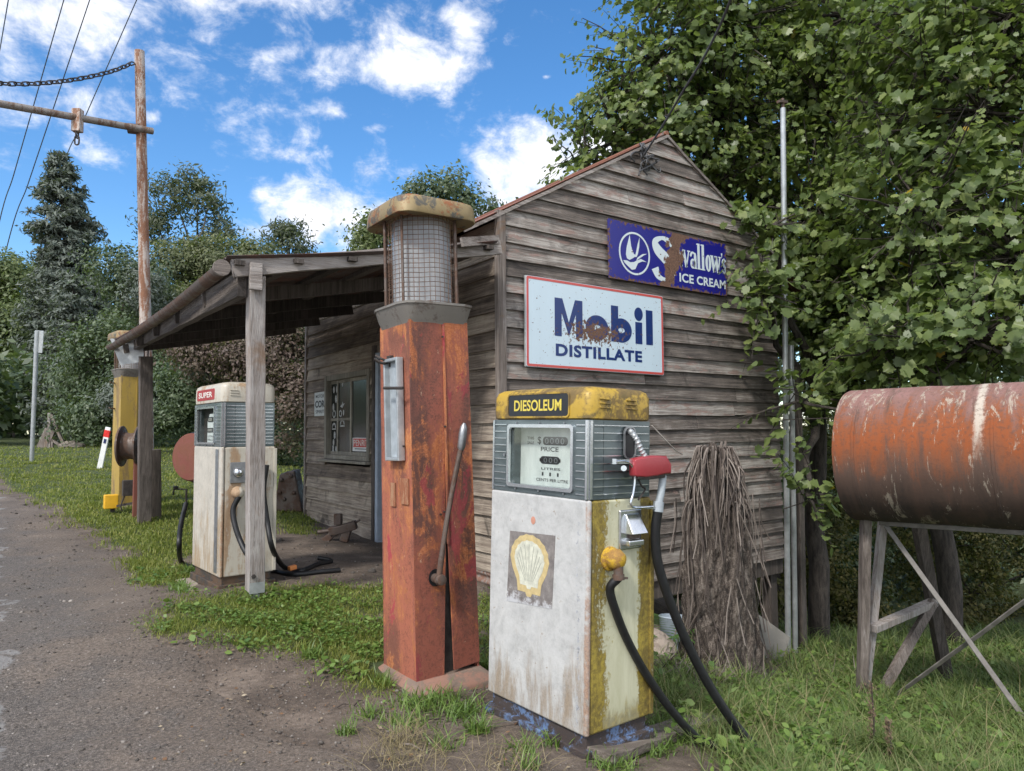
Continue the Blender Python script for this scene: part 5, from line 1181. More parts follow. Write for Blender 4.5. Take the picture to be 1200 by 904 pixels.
q0 = P(183, 612, 9.9); q1 = P(182, 527, 9.9); mb = MB(); mb.bar(q0 - Vector((0, 0, .15)), q1, .13, .13, (1, 0, 0), seg=5, jit=.006); tag(mb.build('timber_post', MAT['dark_timber'], None, bevel=.008), 'short dark timber post close behind the far porch post', 'post')
# red disc reel with a black hose, behind the second pump
rc_ = P(224, 536, 7.6); ax_ = Vector((-.75, -.5, 0)).normalized(); r2 = thing('hose_reel', 'round rusty red reel with black hose behind the cream pump', 'reel', G(rc_))
mb = MB(); mb.lathe([(.0, -.03), (.24, -.03), (.255, 0), (.24, .02), (.05, .035), (0, .035)], rc_, ax_, 36, cap=False); mb.build('disc', MAT['red_disc'], r2, smooth=True, world=True)
mb = MB(); n_ = ax_.cross(Vector((0, 0, 1))); mb.tube([rc_ - ax_ * .07 + (n_ * math.cos(a) + Vector((0, 0, 1)) * math.sin(a)) * .25 for a in np.linspace(0, 2 * math.pi, 40)], .022, 8); mb.tube([rc_ - ax_ * .11 + (n_ * math.cos(a) + Vector((0, 0, 1)) * math.sin(a)) * .27 for a in np.linspace(R(150), R(300), 24)], .02, 8); mb.build('hose', MAT['hose_rubber'], r2, smooth=True, world=True); mb = MB()
mb.tube(catmull([P(218, 590, 7.0), P(212, 615, 6.8), P(210, 640, 6.6), gp(213, 662), gp(228, 668)], 6), .023, 8); mb.build('hose', MAT['hose_rubber'], r2, smooth=True, world=True)
mb = MB(); q = rc_ - ax_ * .12; mb.bar((q.x, q.y, ground(q.x, q.y) - .1), (q.x, q.y, q.z), .07, .07, (1, 0, 0)); mb.cyl(q, rc_, .03, seg=10); mb.build('stand', MAT['dark_iron'], r2, world=True)
tp = gp(218, 600, 0); t_ = thing('water_tap', 'small dark standpipe tap in the grass beside the cream pump', 'tap', tp)
mb = MB(); k = P(217, 574, proj(tp)[2]); mb.tube([tp - Vector((0, 0, .1)), Vector((tp.x, tp.y, k.z)), P(204, 573, proj(tp)[2]), P(203, 580, proj(tp)[2])], .016, 8); mb.build('pipe', MAT['dark_iron'], t_, smooth=True, world=True)
mb = MB(); mb.cyl(P(206, 570, proj(tp)[2]), P(206, 573, proj(tp)[2]), .035, seg=8); mb.build('handle', MAT['dark_iron'], t_, smooth=True, world=True)
# ------------------------------------------------------------------ fuel tank on a stand
tc0 = P(1001, 533, 6.2); tax = (RT * .73 - Vector((FWD.x, FWD.y, 0)).normalized() * .68); tax.z = .012; tax.normalize()
M_ = Matrix.Identity(4); ty_ = Vector((0, 0, 1)).cross(tax).normalized(); M_.col[0][:3] = tax; M_.col[1][:3] = ty_; M_.col[2][:3] = tax.cross(ty_); M_.translation = tc0
tk = thing('fuel_tank', 'big rusty orange cylindrical tank lying on a timber stand', 'tank', M_)
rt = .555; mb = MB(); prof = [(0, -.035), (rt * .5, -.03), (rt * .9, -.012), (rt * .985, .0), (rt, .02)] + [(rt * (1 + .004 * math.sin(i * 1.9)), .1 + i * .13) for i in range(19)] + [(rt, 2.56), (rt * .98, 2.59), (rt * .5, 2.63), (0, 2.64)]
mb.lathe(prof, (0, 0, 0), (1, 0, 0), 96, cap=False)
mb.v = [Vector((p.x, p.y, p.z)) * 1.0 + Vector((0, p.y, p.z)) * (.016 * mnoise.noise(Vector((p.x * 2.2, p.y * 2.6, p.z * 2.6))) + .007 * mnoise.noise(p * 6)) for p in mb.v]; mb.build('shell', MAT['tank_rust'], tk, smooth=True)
for x in (.16, 1.1, 1.98):
    mb = MB(); mb.lathe([(rt - .004, x - .014), (rt + .006, x - .009), (rt + .006, x + .009), (rt - .004, x + .014)], (0, 0, 0), (1, 0, 0), 72, cap=False); mb.build('weld_seam', MAT['tank_rust'], tk, smooth=True)
st = thing('tank_stand', 'grey timber and iron cross-braced stand under the rusty tank', 'stand', G(P(1012, 815, 6.15)))
def sbar(name, pts, w, h, mat, side=(0, 0, 1), dig=0):
    a = P(*pts[0]); c = P(*pts[1]); 
    if dig: c = c + (c - a).normalized() * dig
    mb = MB(); mb.bar(a, c, w, h, side, seg=6, jit=.003); return mb.build(name, MAT[mat], st, bevel=.004, world=True)
fr_ = tuple(FWD)
sbar('leg', ((1015, 583, 6.02), (1010, 812, 6.1)), .072, .075, 'grey_timber', fr_, .25)
sbar('leg', ((1036, 600, 6.5), (1019, 760, 6.35)), .062, .07, 'grey_timber', fr_, .4)
sbar('leg', ((1094, 705, 6.9), (1033, 812, 6.3)), .085, .05, 'grey_timber', fr_, .2)
sbar('leg', ((1074, 600, 7.0), (1098, 735, 7.1)), .1, .1, 'dark_timber', fr_, .7)
sbar('leg', ((1270, 590, 5.0), (1275, 890, 5.0)), .085, .085, 'grey_timber', fr_, .3)
sbar('brace', ((1022, 737, 6.25), (1094, 706, 6.95)), .06, .09, 'grey_timber', fr_)
sbar('brace', ((1038, 616, 6.0), (1215, 862, 5.3)), .04, .012, 'brace_metal', fr_)
sbar('brace', ((1043, 820, 6.15), (1275, 650, 5.05)), .036, .012, 'brace_metal', fr_)
sbar('rail', ((1030, 613, 6.0), (1275, 630, 5.0)), .038, .012, 'brace_metal', fr_)
sbar('cradle', ((1012, 592, 6.02), (1082, 607, 6.95)), .09, .1, 'dark_timber', fr_)
sbar('cradle', ((1215, 615, 5.2), (1300, 622, 6.1)), .09, .1, 'dark_timber', fr_)

# ------------------------------------------------------------------ dead tree fern trunk hung with dry fronds
bs = G(P(846, 790, 6.45)); tp_ = P(838, 527, 6.45); fern = thing('tree_fern_stump', 'dead tree fern trunk draped with dry brown fronds', 'tree stump', bs)
mb = MB(); n, m = 44, 56; H = tp_.z - bs.z; vs = []; fs = []
for i in range(n + 1):
    k = i / n; c = bs.lerp(tp_, k); r = np.interp(k, [0, .06, .2, .5, .75, .93, 1], [.41, .35, .315, .285, .2, .135, .08])
    for j in range(m):
        a = 2 * math.pi * j / m; p = Vector((math.cos(a), math.sin(a), 0))
        d = .05 * mnoise.noise(Vector((p.x * 4, p.y * 4, k * 3))) + .045 * mnoise.noise(Vector((p.x * 11, p.y * 11, k * 9))) + .03 * abs(mnoise.noise(Vector((p.x * 24, p.y * 24, k * 14))))
        vs.append(c + p * (r + d) + Vector((0, 0, -.15 if i == 0 else 0)))
for i in range(n):
    for j in range(m): o = i * m; fs.append((o + j, o + (j + 1) % m, o + m + (j + 1) % m, o + m + j))
fs.append(tuple(range(n * m, (n + 1) * m))); mb.add(vs, fs); mb.build('trunk', MAT['fern_trunk'], fern, world=True)
mb = MB()
for k in range(240):
    a = random.uniform(0, 2 * math.pi); o = Vector((math.cos(a), math.sin(a), 0)); L_ = random.choice((random.uniform(.2, .5), random.uniform(.3, .75), random.uniform(.5, 1.05))); z_ = random.choice((0, 0, 0, -.1, -.25, -.45)); r0 = .1 + .22 * (-z_)
    sp = random.uniform(.04, .14); pts = [tp_ + o * r0 + Vector((0, 0, z_ - .02)), tp_ + o * (r0 + sp * .45) + Vector((0, 0, z_ + random.uniform(-.02, .03)))]
    sw_d = Vector((-o.y, o.x, 0)) * random.uniform(-.14, .14)
    for q in (.3, .65, 1): pts.append(tp_ + o * (r0 + sp * (.75 + .25 * q) + random.uniform(-.02, .03)) + sw_d * q + Vector((0, 0, z_ - L_ * q)))
    w_ = random.uniform(.004, .012); c = catmull(pts, 3); mb.tube(c, [w_ * (1 - .6 * i / len(c)) for i in range(len(c))], 4, rnd=random.random())
for k in range(60):
    a = random.uniform(0, 2 * math.pi); o = Vector((math.cos(a), math.sin(a), 0)); z_ = random.uniform(.15, .8) * H; p = bs.lerp(tp_, z_ / H) + o * .37; t_ = Vector((-o.y, o.x, 0)) * random.uniform(-.1, .1)
    mb.tube([p, p + t_ + Vector((0, 0, -.2)), p + t_ * 2 + o * .05 + Vector((0, 0, -random.uniform(.3, .6)))], .005, 4)
mb.build('dry_fronds', MAT['dry_frond'], fern, world=True)
mb = MB(); 
for k in range(26):
    a = random.uniform(0, 2 * math.pi); p = tp_ + Vector((math.cos(a) * random.uniform(0, .14), math.sin(a) * random.uniform(0, .14), -.08)); mb.bar(p, p + Vector((random.uniform(-.04, .04), random.uniform(-.04, .04), random.uniform(.08, .16))), .03, .02, taper=.6)
mb.build('crown_stubs', MAT['dry_frond'], fern, world=True)
# things about its foot
mb = MB(); p = G(P(900, 748, 7.9)); u_ = RT * .27; v_ = Vector((0, 0, .42)) + FWD * .12; q = [p - u_ + v_ * .25, p + u_ * .5 - v_ * .05, p + u_ + v_ * .55, p - u_ * .2 + v_ * 1.1]; n_ = Vector((FWD.x, FWD.y, 0)) * .012
mb.hexa([x for x in q] + [x + n_ for x in q]); tag(mb.build('sheet_offcut', MAT['tan_sheet'], None), 'tilted tan square of sheet leaning by the dead trunk', 'sheet')
p = G(P(790, 752, 7.0)); mb = MB(); mb.lathe([(.11, 0), (.13, .02), (.15, .3), (.16, .31), (.15, .32), (.13, .06), (0, .04)], p, (.1, .05, 1), 18, cap=False); tag(mb.build('tub', MAT['blue_tub'], None, smooth=True), 'pale blue tub half hidden behind the black hose', 'tub')
def rock(name, c, r, mat, label, cat, sq=(1, 1, .7), seed=0):
    bm = bmesh.new(); bmesh.ops.create_icosphere(bm, subdivisions=3, radius=1)
    for v in bm.verts: q = v.co * 1.4 + Vector((seed, 0, 0)); v.co = Vector((v.co.x * sq[0], v.co.y * sq[1], v.co.z * sq[2])) * r * (1 + .35 * mnoise.noise(q) + .12 * mnoise.noise(q * 3)) + Vector(c)
    me = bpy.data.meshes.new(name); bm.to_mesh(me); bm.free(); o = bpy.data.objects.new(name, me); COL.objects.link(o); me.materials.append(MAT[mat]); return tag(o, label, cat)
rock('stone_block', G(P(768, 772, 6.2), .09), .17, 'concrete', 'pale grey rounded block just behind the yellow pump side', 'block', seed=3)
rock('clay_shard', G(P(818, 792, 6.2), .03), .06, 'red_disc', 'small red clay shard at the foot of the dead trunk', 'shard', seed=9)
# fern
def fern_plant(p, name, label, n=5, L_=.5, face=None):
    t = thing(name, label, 'fern', p); mb = MB()
    for k in range(n):
        a = (face + random.uniform(-.9, .9)) if face is not None else 2 * math.pi * k / n; o = Vector((math.cos(a), math.sin(a), 0)); s_ = Vector((-o.y, o.x, 0))
        for i in range(1, 22):
            q = i / 22; c = p + o * (L_ * q * .8) + Vector((0, 0, L_ * (1.1 * q - .75 * q * q) + .03)); w_ = .13 * math.sin(math.pi * min(1, q * .85 + .15)) * (1 - q * .4) * L_ / .5
            for sg_ in (-1, 1):
                tip = c + s_ * sg_ * w_ + o * .03 - Vector((0, 0, .02)); b_ = o * .012
                mb.add([c - b_, c + b_, tip], [(0, 1, 2)], rnd=random.random())
    mb.build('frond', MAT['fern_leaf'], t, world=True)
fern_plant(G(P(775, 760, 6.4)), 'fern', 'green fern beside the yellow pump side', 7, .62)

# ------------------------------------------------------------------ small things on the left
g0 = G(P(37, 541, 17.5)); t = thing('road_sign', 'plain grey sign post seen edge on, standing in the verge', 'sign', g0); ptop = P(43.5, 388, 17.5)
mb = MB(); mb.cyl(g0 - Vector((0, 0, .3)), ptop, .05, seg=12); mb.build('post', MAT['galv'], t, smooth=True, world=True)
mb = MB(); d_ = (ptop - CAM).normalized(); sd_ = Vector((0, 0, 1)).cross(d_).normalized(); pn_ = (d_ + sd_ * .28).normalized(); c = ptop - Vector((0, 0, .26)) - sd_ * .04; mb.bar(c - pn_ * .32, c + pn_ * .32, .015, .54, (0, 0, 1)); mb.build('sign_plate', MAT['sign_back'], t, bevel=.003, world=True)
g0 = G(P(117, 549, 16.5)); tg = P(127, 501, 16.5); t = thing('guide_post', 'white roadside guide post with a red band, leaning over', 'guide post', g0)
mb = MB(); mb.bar(g0 - (tg - g0) * .15, tg, .12, .04, tuple(FWD)); mb.build('post', MAT['white_paint'], t, bevel=.006, world=True)
ax_ = (tg - g0).normalized(); mb = MB(); c0 = g0 + (tg - g0) * .76; c1 = g0 + (tg - g0) * .93; mb.bar(c0, c1, .126, .047, tuple(FWD)); mb.build('red_band', MAT['reflector_red'], t, world=True)
mb = MB(); c0 = g0 + (tg - g0) * .66 - FWD * .024; mb.bar(c0 - ax_ * .05, c0 + ax_ * .05, .055, .012, tuple(FWD)); mb.build('reflector', MAT['reflector_blue'], t, world=True)
g0 = G(P(58, 526, 24)); t = thing('timber_prop', 'weathered timber prop frame standing at the far edge of the grass', 'frame', g0)
for (u0, v0, u1, v1, w_) in ((58, 484, 58, 528, .09), (60, 486, 76, 524, .1), (49, 526, 59, 504, .35), (61, 516, 72, 523, .07), (61.5, 516, 61.5, 526, .06)):
    mb = MB(); mb.bar(P(u0, v0, 24), P(u1, v1, 24), w_, .07, tuple(FWD)); mb.build('timber', MAT['grey_timber'], t, world=True)
for i, (u, v, r, s_) in enumerate(((76, 523, .14, (1.3, 1, .7)), (83, 522, .19, (1.4, 1, .8)), (90, 522.5, .16, (1.4, 1, .7)))):
    o = rock('rubble_stone', P(u, v, 23.5), r, 'rubble', 'pale rubble stone in a heap at the far edge of the lawn', 'stone', s_, i * 5); o['group'] = 'pale rubble heap at the grass edge'
t = thing('garden_fence', 'low grey timber fence far off at the edge of the trees', 'fence', G(P(8, 516, 34)))
for u in (1, 5.5, 16):
    mb = MB(); mb.bar(P(u, 519, 34), P(u, 504, 34), .1, .08, tuple(FWD)); mb.build('picket', MAT['grey_timber'], t, world=True)
for v in (508, 515): mb = MB(); mb.bar(P(-14, v, 34.05), P(17, v, 34.05), .08, .04, (0, 0, 1)); mb.build('rail', MAT['grey_timber'], t, world=True)
# riveted iron piece and the vice by the window wall
p = G(P(340, 588, 11.2)); t = thing('iron_hopper', 'dark riveted iron hopper piece on the grass before the plum trees', 'iron scrap', p); a = RT; 
mb = MB(); b4 = [p + a * x + FWD * y for x, y in ((-.22, -.15), (.24, -.15), (.24, .2), (-.22, .2))]; t4 = [p + a * x + FWD * y + Vector((0, 0, z)) for x, y, z in ((-.14, -.12, .58), (.1, -.12, .64), (.1, .18, .64), (-.14, .18, .58))]
mb.hexa(b4 + t4); mb.build('shell', MAT['old_iron'], t, bevel=.03, world=True)
mb = MB()
for x, z in ((-.1, .5), (.05, .56), (-.05, .2), (.1, .3), (-.12, .3)): c = p + a * x + FWD * (-.15) + Vector((0, 0, z)); mb.lathe([(.035, 0), (.03, .02), (.0, .03)], c, -FWD, 10, cap=False)
mb.build('rivet', MAT['old_iron'], t, smooth=True, world=True)
p = G(P(398, 643, 8.6)); t = thing('bench_vice', 'rusty iron vice lying on the ground under the window', 'vice', p)
mb = MB(); mb.bar(p + RT * -.12 + Vector((0, 0, .12)), p + RT * .2 + Vector((0, 0, .2)), .1, .12, tuple(FWD), seg=3, jit=.01); mb.bar(p + RT * -.2, p + RT * .0 + Vector((0, 0, .14)), .08, .05, tuple(FWD)); mb.bar(p + RT * .05, p + RT * .1 + Vector((0, 0, .16)), .1, .1, tuple(FWD)); mb.build('body', MAT['old_iron'], t, bevel=.012, world=True)
mb = MB(); c = p + RT * -.02 + Vector((0, 0, .2)); mb.bar(c, c + Vector((0, 0, .13)), .09, .1, tuple(FWD)); mb.build('jaw', MAT['old_iron'], t, bevel=.012, world=True)
mb = MB(); mb.cyl(p + RT * -.26 + Vector((0, 0, .11)), p + RT * -.1 + Vector((0, 0, .13)), .025, seg=10); mb.cyl(p + RT * .08 + Vector((0, 0, .14)), p + RT * .24 + Vector((0, 0, .26)), .014, seg=8); mb.build('screw_handle', MAT['old_iron'], t, smooth=True, world=True)

# ------------------------------------------------------------------ gantry pole, chain, power lines
pt = P(163.5, 60, 12.6); pb = P(175, 590, 12.6); gt = thing('gantry', 'tall flaking rust and white pipe pole with a horizontal bar', 'gantry', G(pb))
mb = MB(); mb.tube([pb - Vector((0, 0, .4)), pb.lerp(pt, .3), pb.lerp(pt, .6), pt], [.1, .1, .088, .082], 16); mb.build('pole', MAT['pole_rust'], gt, smooth=True, world=True)
c1 = P(179, 154, 12.55); c2 = P(-160, 93, 9.8); mb = MB(); mb.tube([c1, c2], .058, 12); mb.build('crossbar', MAT['bar_metal'], gt, smooth=True, world=True)
mb = MB(); k = P(168, 152, 12.55); mb.tube([P(150, 150.5, 12.5), P(163, 152, 12.55)], .09, 12); mb.build('clamp', MAT['old_iron'], gt, smooth=True, world=True)
kk = c1.lerp(c2, .31); kp = Vector(proj(kk)); mb = MB(); mb.bar(kk + Vector((0, 0, .14)), kk - Vector((0, 0, .24)), .12, .14, tuple(RT)); hg = mb.build('hanger', MAT['pole_rust'], gt, bevel=.01, world=True)
def link(mb, c, t, n_, L_, w_, r):
    pts = []
    for i in range(13):
        a = 2 * math.pi * i / 12; x = math.cos(a); y = math.sin(a); pts.append(c + t * (x * w_ + (L_ - w_) * (1 if x > .1 else (-1 if x < -.1 else 0))) + n_ * (y * w_))
    mb.tube(pts, r, 6, cap=False)
mb = MB()
for i in range(2): c = kk - Vector((0, 0, .27 + .11 * i)); link(mb, c, Vector((0, 0, 1)), tuple(RT) and (Vector(RT) if i else Vector(FWD)), .075, .036, .013)
mb.build('shackle', MAT['dark_iron'], gt, smooth=True, world=True)
cpts = catmull([P(158.5, 73, 12.55), P(130, 84, 12.1), P(90, 93, 11.6), P(45, 98, 11.0), P(0, 98, 10.5), P(-60, 93, 9.9), P(-150, 76, 9.2)], 20)
mb = MB(); acc = 0; last = cpts[0]; i_ = 0
for a, c in zip(cpts[:-1], cpts[1:]):
    t_ = (c - a).normalized(); seg_ = (c - a).length; s_ = 0
    while acc + (seg_ - s_) >= .1:
        s_ += .1 - acc; acc = 0; q = a + t_ * s_; u_ = t_.cross(Vector((0, 0, 1))).normalized(); v_ = t_.cross(u_); n_ = (u_ + v_).normalized() if i_ % 2 else (u_ - v_).normalized(); link(mb, q, t_, n_, .066, .034, .0115); i_ += 1
    acc += seg_ - s_
tag(mb.build('chain', MAT['dark_iron'], None, smooth=True), 'heavy dark chain sagging from the top of the rusty pole', 'chain')
PLAB = ['power line that ends above the dark conifer, crossing the gantry bar nearest its pole', 'power line crossing the gantry bar just beyond the hanging shackle', 'power line crossing the gantry bar farthest from its pole', 'high power line cutting the top corner beyond the others']
for i, (u0, v0, u1, v1) in enumerate(((162, -4, 72, 200), (106.5, -4, 8, 290), (76, -4, -4, 275), (10.5, -4, -3, 75))):
    d0, d1 = 16, 55; k = 3.2; a = P(u0, v0, d0); c = P(u1, v1, d1); e1 = P(u0 + (u0 - u1) * .6, v0 + (v0 - v1) * .6, 10); e2 = P(u1 + (u1 - u0) * .28, v1 + (v1 - v0) * .4, 110)
    pts = [e1, a] + [P(u0 + (u1 - u0) * q, v0 + (v1 - v0) * q, 1 / ((1 - q) / d0 + q / d1)) for q in (.25, .5, .75)] + [c, e2]
    mb = MB(); cc = catmull(pts, 8); mb.tube(cc, [max(.007, .00055 * (p - CAM).length) for p in cc], 6); tag(mb.build('power_line', MAT['wire_metal'], None, smooth=True), PLAB[i], 'power line', 'power lines overhead')

# ------------------------------------------------------------------ trees
half = [(0, 0), (.11, -.04), (.34, .02), (.55, .01), (.50, .17), (.46, .29), (.64, .45), (.50, .53), (.40, .57), (.38, .76), (.16, .78), (.02, .92)]
def lobed(fold, droop):
    R_ = [(x, y - .02, abs(x) * fold - droop * y * y - .12 * x * x) for x, y in half]; n = len(R_)
    L_ = [(-x, y, z) for x, y, z in R_[1:-1]]
    v = R_ + L_; return (v, [tuple(range(n)), tuple([0] + list(range(n - 1, n - 1)) + [n - 1] + list(range(2 * n - 3, n - 1, -1)))])
LOBED = [lobed(.25, .1), lobed(-.12, .3), lobed(.4, .22), lobed(.1, .0)]
RH = [([(0, 0, 0), (.22, .45, .05), (0, 1, 0), (-.22, .45, .05)], [(0, 1, 2, 3)]), ([(0, 0, 0), (.3, .5, -.06), (0, 1, -.1), (-.3, .5, .06)], [(0, 1, 2, 3)])]
NEEDLE = [([(-.06, 0, 0), (.06, 0, 0), (.16, .5, .05), (0, 1, -.06), (-.16, .5, .05)], [(0, 1, 2, 3, 4)])]
def unit(v): return v / (np.linalg.norm(v, axis=-1, keepdims=True) + 1e-9)
_CM = np.stack([_RT, _UP, _FW], 1)
def blob_center(b): return np.array(P(b[0], b[1], b[2])), np.array([b[3] * b[2] / F, b[4] * b[2] / F, b[5]])
def limb(mb, a, b_, r0, r1, wob=.12, n=7, seg=8):
    a = Vector(a); b_ = Vector(b_); L_ = (b_ - a).length; ph = random.uniform(0, 50); pts = []
    for i in range(n + 1):
        k = i / n; o = Vector((mnoise.noise(Vector((k * 2.5, ph, 0))), mnoise.noise(Vector((k * 2.5, ph, 7))), .4 * mnoise.noise(Vector((k * 2.5, ph, 13))))) * wob * L_ * math.sin(math.pi * k)
        pts.append(a.lerp(b_, k) + o)
    mb.tube(pts, [r0 + (r1 - r0) * i / n for i in range(n + 1)], seg); return pts
def broad_tree(name, label, base, r0, blobs, leaf, mat, bark='bark', lsz=(.07, .135), per=12, group=None, top=None, twig=(.35, .8)):
    """trunk, limbs to every leaf mass, twigs, and lobed leaves set along each twig"""
    t = thing(name, label, 'tree', Vector(base), group); mb = MB(); cs = [blob_center(b) for b in blobs]
    ctr = np.mean([c for c, s in cs], 0); fork = Vector(base).lerp(Vector(ctr), .38) if top is None else Vector(top); fork = Vector((base[0] * .6 + fork.x * .4, base[1] * .6 + fork.y * .4, fork.z))
    limb(mb, Vector(base) - Vector((0, 0, .3)), fork, r0, r0 * .72, .06, 8, 12)
    PP = []; MM = []; RR = []; tw = MB()
    for (c, s), b_ in zip(cs, blobs):
        e = Vector(c); limb(mb, fork, e, r0 * .5, .02, .12, 8, 7)
        n = int(b_[6] * 1.45); v = RNG.normal(size=(n, 3)); v = unit(v) * (RNG.random((n, 1)) ** .45); o = c + (v * s) @ _CM.T
        dirs = unit((v * s) @ _CM.T * 1.1 + RNG.normal(size=(n, 3)) * .35 + np.array([0, 0, .12]))
        L_ = RNG.uniform(twig[0], twig[1], n)
        for i in range(0, n, 4): limb(tw, e, Vector(o[i]) + Vector(dirs[i]) * L_[i] * .8, .022, .005, .12, 5, 5)
        for i in range(n):
            p0 = o[i]; d = dirs[i]; l = L_[i]; droop = np.array([0, 0, -.25 * l])
            if i % 2 == 0: tw.tube([p0 - d * l * .5, p0 + d * l * .4, p0 + d * l + droop * .6], [.007, .005, .003], 4, cap=False)
            k = np.linspace(.05, 1, per) + RNG.uniform(-.05, .05, per); pp = p0 + d * (k * l)[:, None] + droop * (k ** 2)[:, None] * .6
            sd = unit(np.cross(d, [0, 0, 1.0]) + 1e-6); alt = np.where(np.arange(per) % 2 == 0, 1, -1)[:, None]
            out = unit(sd * alt * .9 + d * .55 + RNG.normal(size=(per, 3)) * .35 - np.array([0, 0, .3]))
            nr = unit(np.array([0, 0, .62]) + d * np.array([.55, .55, .1]) + (o[i] - ctr) / (np.linalg.norm(o[i] - ctr) + .1) * np.array([.4, .4, 0]) + RNG.normal(size=(per, 3)) * .45)
            y = unit(out - nr * (out * nr).sum(1, keepdims=True)); x = np.cross(y, nr); sc = (RNG.uniform(lsz[0], lsz[1], per) * RNG.uniform(.6, 1.15) * (1.12 - .5 * np.abs(k - .35)))[:, None]
            PP.append(pp + out * .04); MM.append(np.stack([x * sc, y * sc, nr * sc], 2)); RR.append(np.clip(RNG.random(per) * .75 + RNG.random() * .25, 0, 1))
    mb.build('trunk', MAT[bark], t, smooth=True, world=True); tw.build('twigs', MAT[bark], t, world=True)
    pos = np.concatenate(PP); M3 = np.concatenate(MM); rn = np.concatenate(RR); w_ = RNG.integers(0, len(leaf), len(pos))
    scatter_np('crown', leaf, pos, M3, w_, rn, MAT[mat], t, origin=base); return t
PB = lambda u, v, d: tuple(G(P(u, v, d)))
# (px u, px v, distance, half width px, half height px, half depth m, twigs)
broad_tree('tulip_tree', 'tall spreading tree whose leafy side branches reach over the shed ridge', PB(905, 640, 12.5), .2,
           [(700, 262, 10.6, 40, 45, .6, 40), (722, 165, 10.6, 52, 62, .7, 60), (690, 205, 10.6, 28, 55, .5, 30), (735, 235, 10.7, 45, 45, .6, 50), (725, 110, 10.6, 25, 45, .5, 24), (768, 75, 10.8, 58, 85, .8, 90), (760, 200, 11, 50, 55, .8, 55), (835, 130, 11.2, 75, 90, .9, 120), (850, 30, 11, 85, 70, .9, 100), (835, 220, 11, 60, 60, .8, 80), (905, 60, 11.5, 90, 100, 1, 110), (880, 200, 11.4, 70, 90, 1, 90), (800, -40, 11, 90, 60, 1, 70), (905, 330, 12, 70, 80, 1, 80)], LOBED, 'tulip_leaf', group='broad-leaved trees behind the shed and tank')
broad_tree('tulip_tree', 'broad-leaved tree with a dark trunk between the grey pipe and the tank', PB(962, 768, 10), .15,
           [(902, 266, 8.7, 18, 30, .22, 14), (897, 344, 8.5, 20, 18, .18, 15), (955, 250, 10.4, 60, 90, .7, 110), (960, 130, 10.8, 85, 90, .8, 150), (975, 360, 10.2, 60, 60, .6, 100), (938, 470, 8.3, 16, 30, .2, 8), (990, 440, 9.6, 50, 45, .5, 70), (945, 580, 8.0, 16, 24, .15, 6), (1015, 330, 9.9, 65, 80, .7, 120), (1000, 20, 10.8, 100, 80, .9, 150)], LOBED, 'tulip_leaf', lsz=(.075, .145), group='broad-leaved trees behind the shed and tank', top=P(968, 480, 10))
broad_tree('tulip_tree', 'big-leaved tree filling the sky above and behind the rusty tank', PB(1110, 745, 9.3), .15,
           [(1075, 250, 8.4, 85, 85, .8, 95), (1060, 400, 7.6, 75, 48, .6, 65), (1150, 130, 8.6, 95, 95, .9, 110), (1140, 400, 7.2, 75, 45, .6, 55), (1185, 300, 7.8, 70, 110, .8, 95), (1180, 20, 8.6, 95, 70, .9, 90), (1085, 130, 9, 90, 90, .9, 90), (1090, 20, 9.2, 90, 70, .9, 80), (1290, 120, 8, 90, 160, 1, 90), (1280, 350, 7, 80, 100, .8, 70)], LOBED, 'tulip_leaf', lsz=(.075, .145), group='broad-leaved trees behind the shed and tank', top=P(1100, 430, 9.2))
def mass_tree(name, label, base, r0, blobs, leaf, mat, lsz, clump, cat='tree', group=None, bark='bark', up=.35, limbs=True, forks=1, fork_at=.5):
    """crown of many small leaves gathered in clumps round each leaf mass; blobs: u, v, d, half u, half v, half depth, clumps, leaves per clump"""
    t = thing(name, label, cat, Vector(base), group); mb = MB(); PP = []; NN = []; RR = []
    cs = [blob_center(b) for b in blobs]; ctr = np.mean([c for c, s in cs], 0); tops = []
    for f in range(forks):
        tp2 = Vector(base).lerp(Vector(ctr), fork_at) + Vector((random.uniform(-.6, .6), random.uniform(-.6, .6), 0)) * (forks > 1); limb(mb, Vector(base) - Vector((0, 0, .3)) + Vector((random.uniform(-.4, .4), 0, 0)) * (forks > 1), tp2, r0, r0 * .6, .05, 8, 8); tops.append(tp2)
    for (c, s), b_ in zip(cs, blobs):
        if limbs: limb(mb, random.choice(tops), Vector(c), r0 * .5, r0 * .08, .1, 7, 6)
        n, per = b_[6], int(b_[7] * 1.7); v = unit(RNG.normal(size=(n, 3))) * (RNG.random((n, 1)) ** .4); cc = c + (v * s) @ _CM.T
        q = RNG.normal(size=(n, per, 3)) * np.array([1, 1, .6]) * clump; q *= RNG.uniform(.6, 1.3, (n, 1, 1)); PP.append((cc[:, None] + q).reshape(-1, 3))
        ov = unit((v * s) @ _CM.T); nr = ov[:, None] * .6 + unit(q) * .5 + np.array([0, 0, up]) + RNG.normal(size=(n, per, 3)) * .45; NN.append(nr.reshape(-1, 3))
        RR.append((RNG.random((n, 1)) * .45 + RNG.random((n, per)) * .55).ravel())
        if limbs:
            for i in range(0, n, 3): mb.tube([Vector(c), Vector(cc[i]) * .6 + Vector(c) * .4, Vector(cc[i])], [r0 * .14, r0 * .09, r0 * .04], 4, cap=False)
    mb.build('trunk', MAT[bark], t, smooth=True, world=True)
    pos = np.concatenate(PP); nr = np.concatenate(NN); rn = np.concatenate(RR); N_ = len(pos)
    M3 = rot_frames(nr, RNG.uniform(0, 6.28, N_), RNG.uniform(lsz[0], lsz[1], N_) * .72); scatter_np('crown', leaf, pos, M3, RNG.integers(0, len(leaf), N_), rn, MAT[mat], t, origin=base); return t
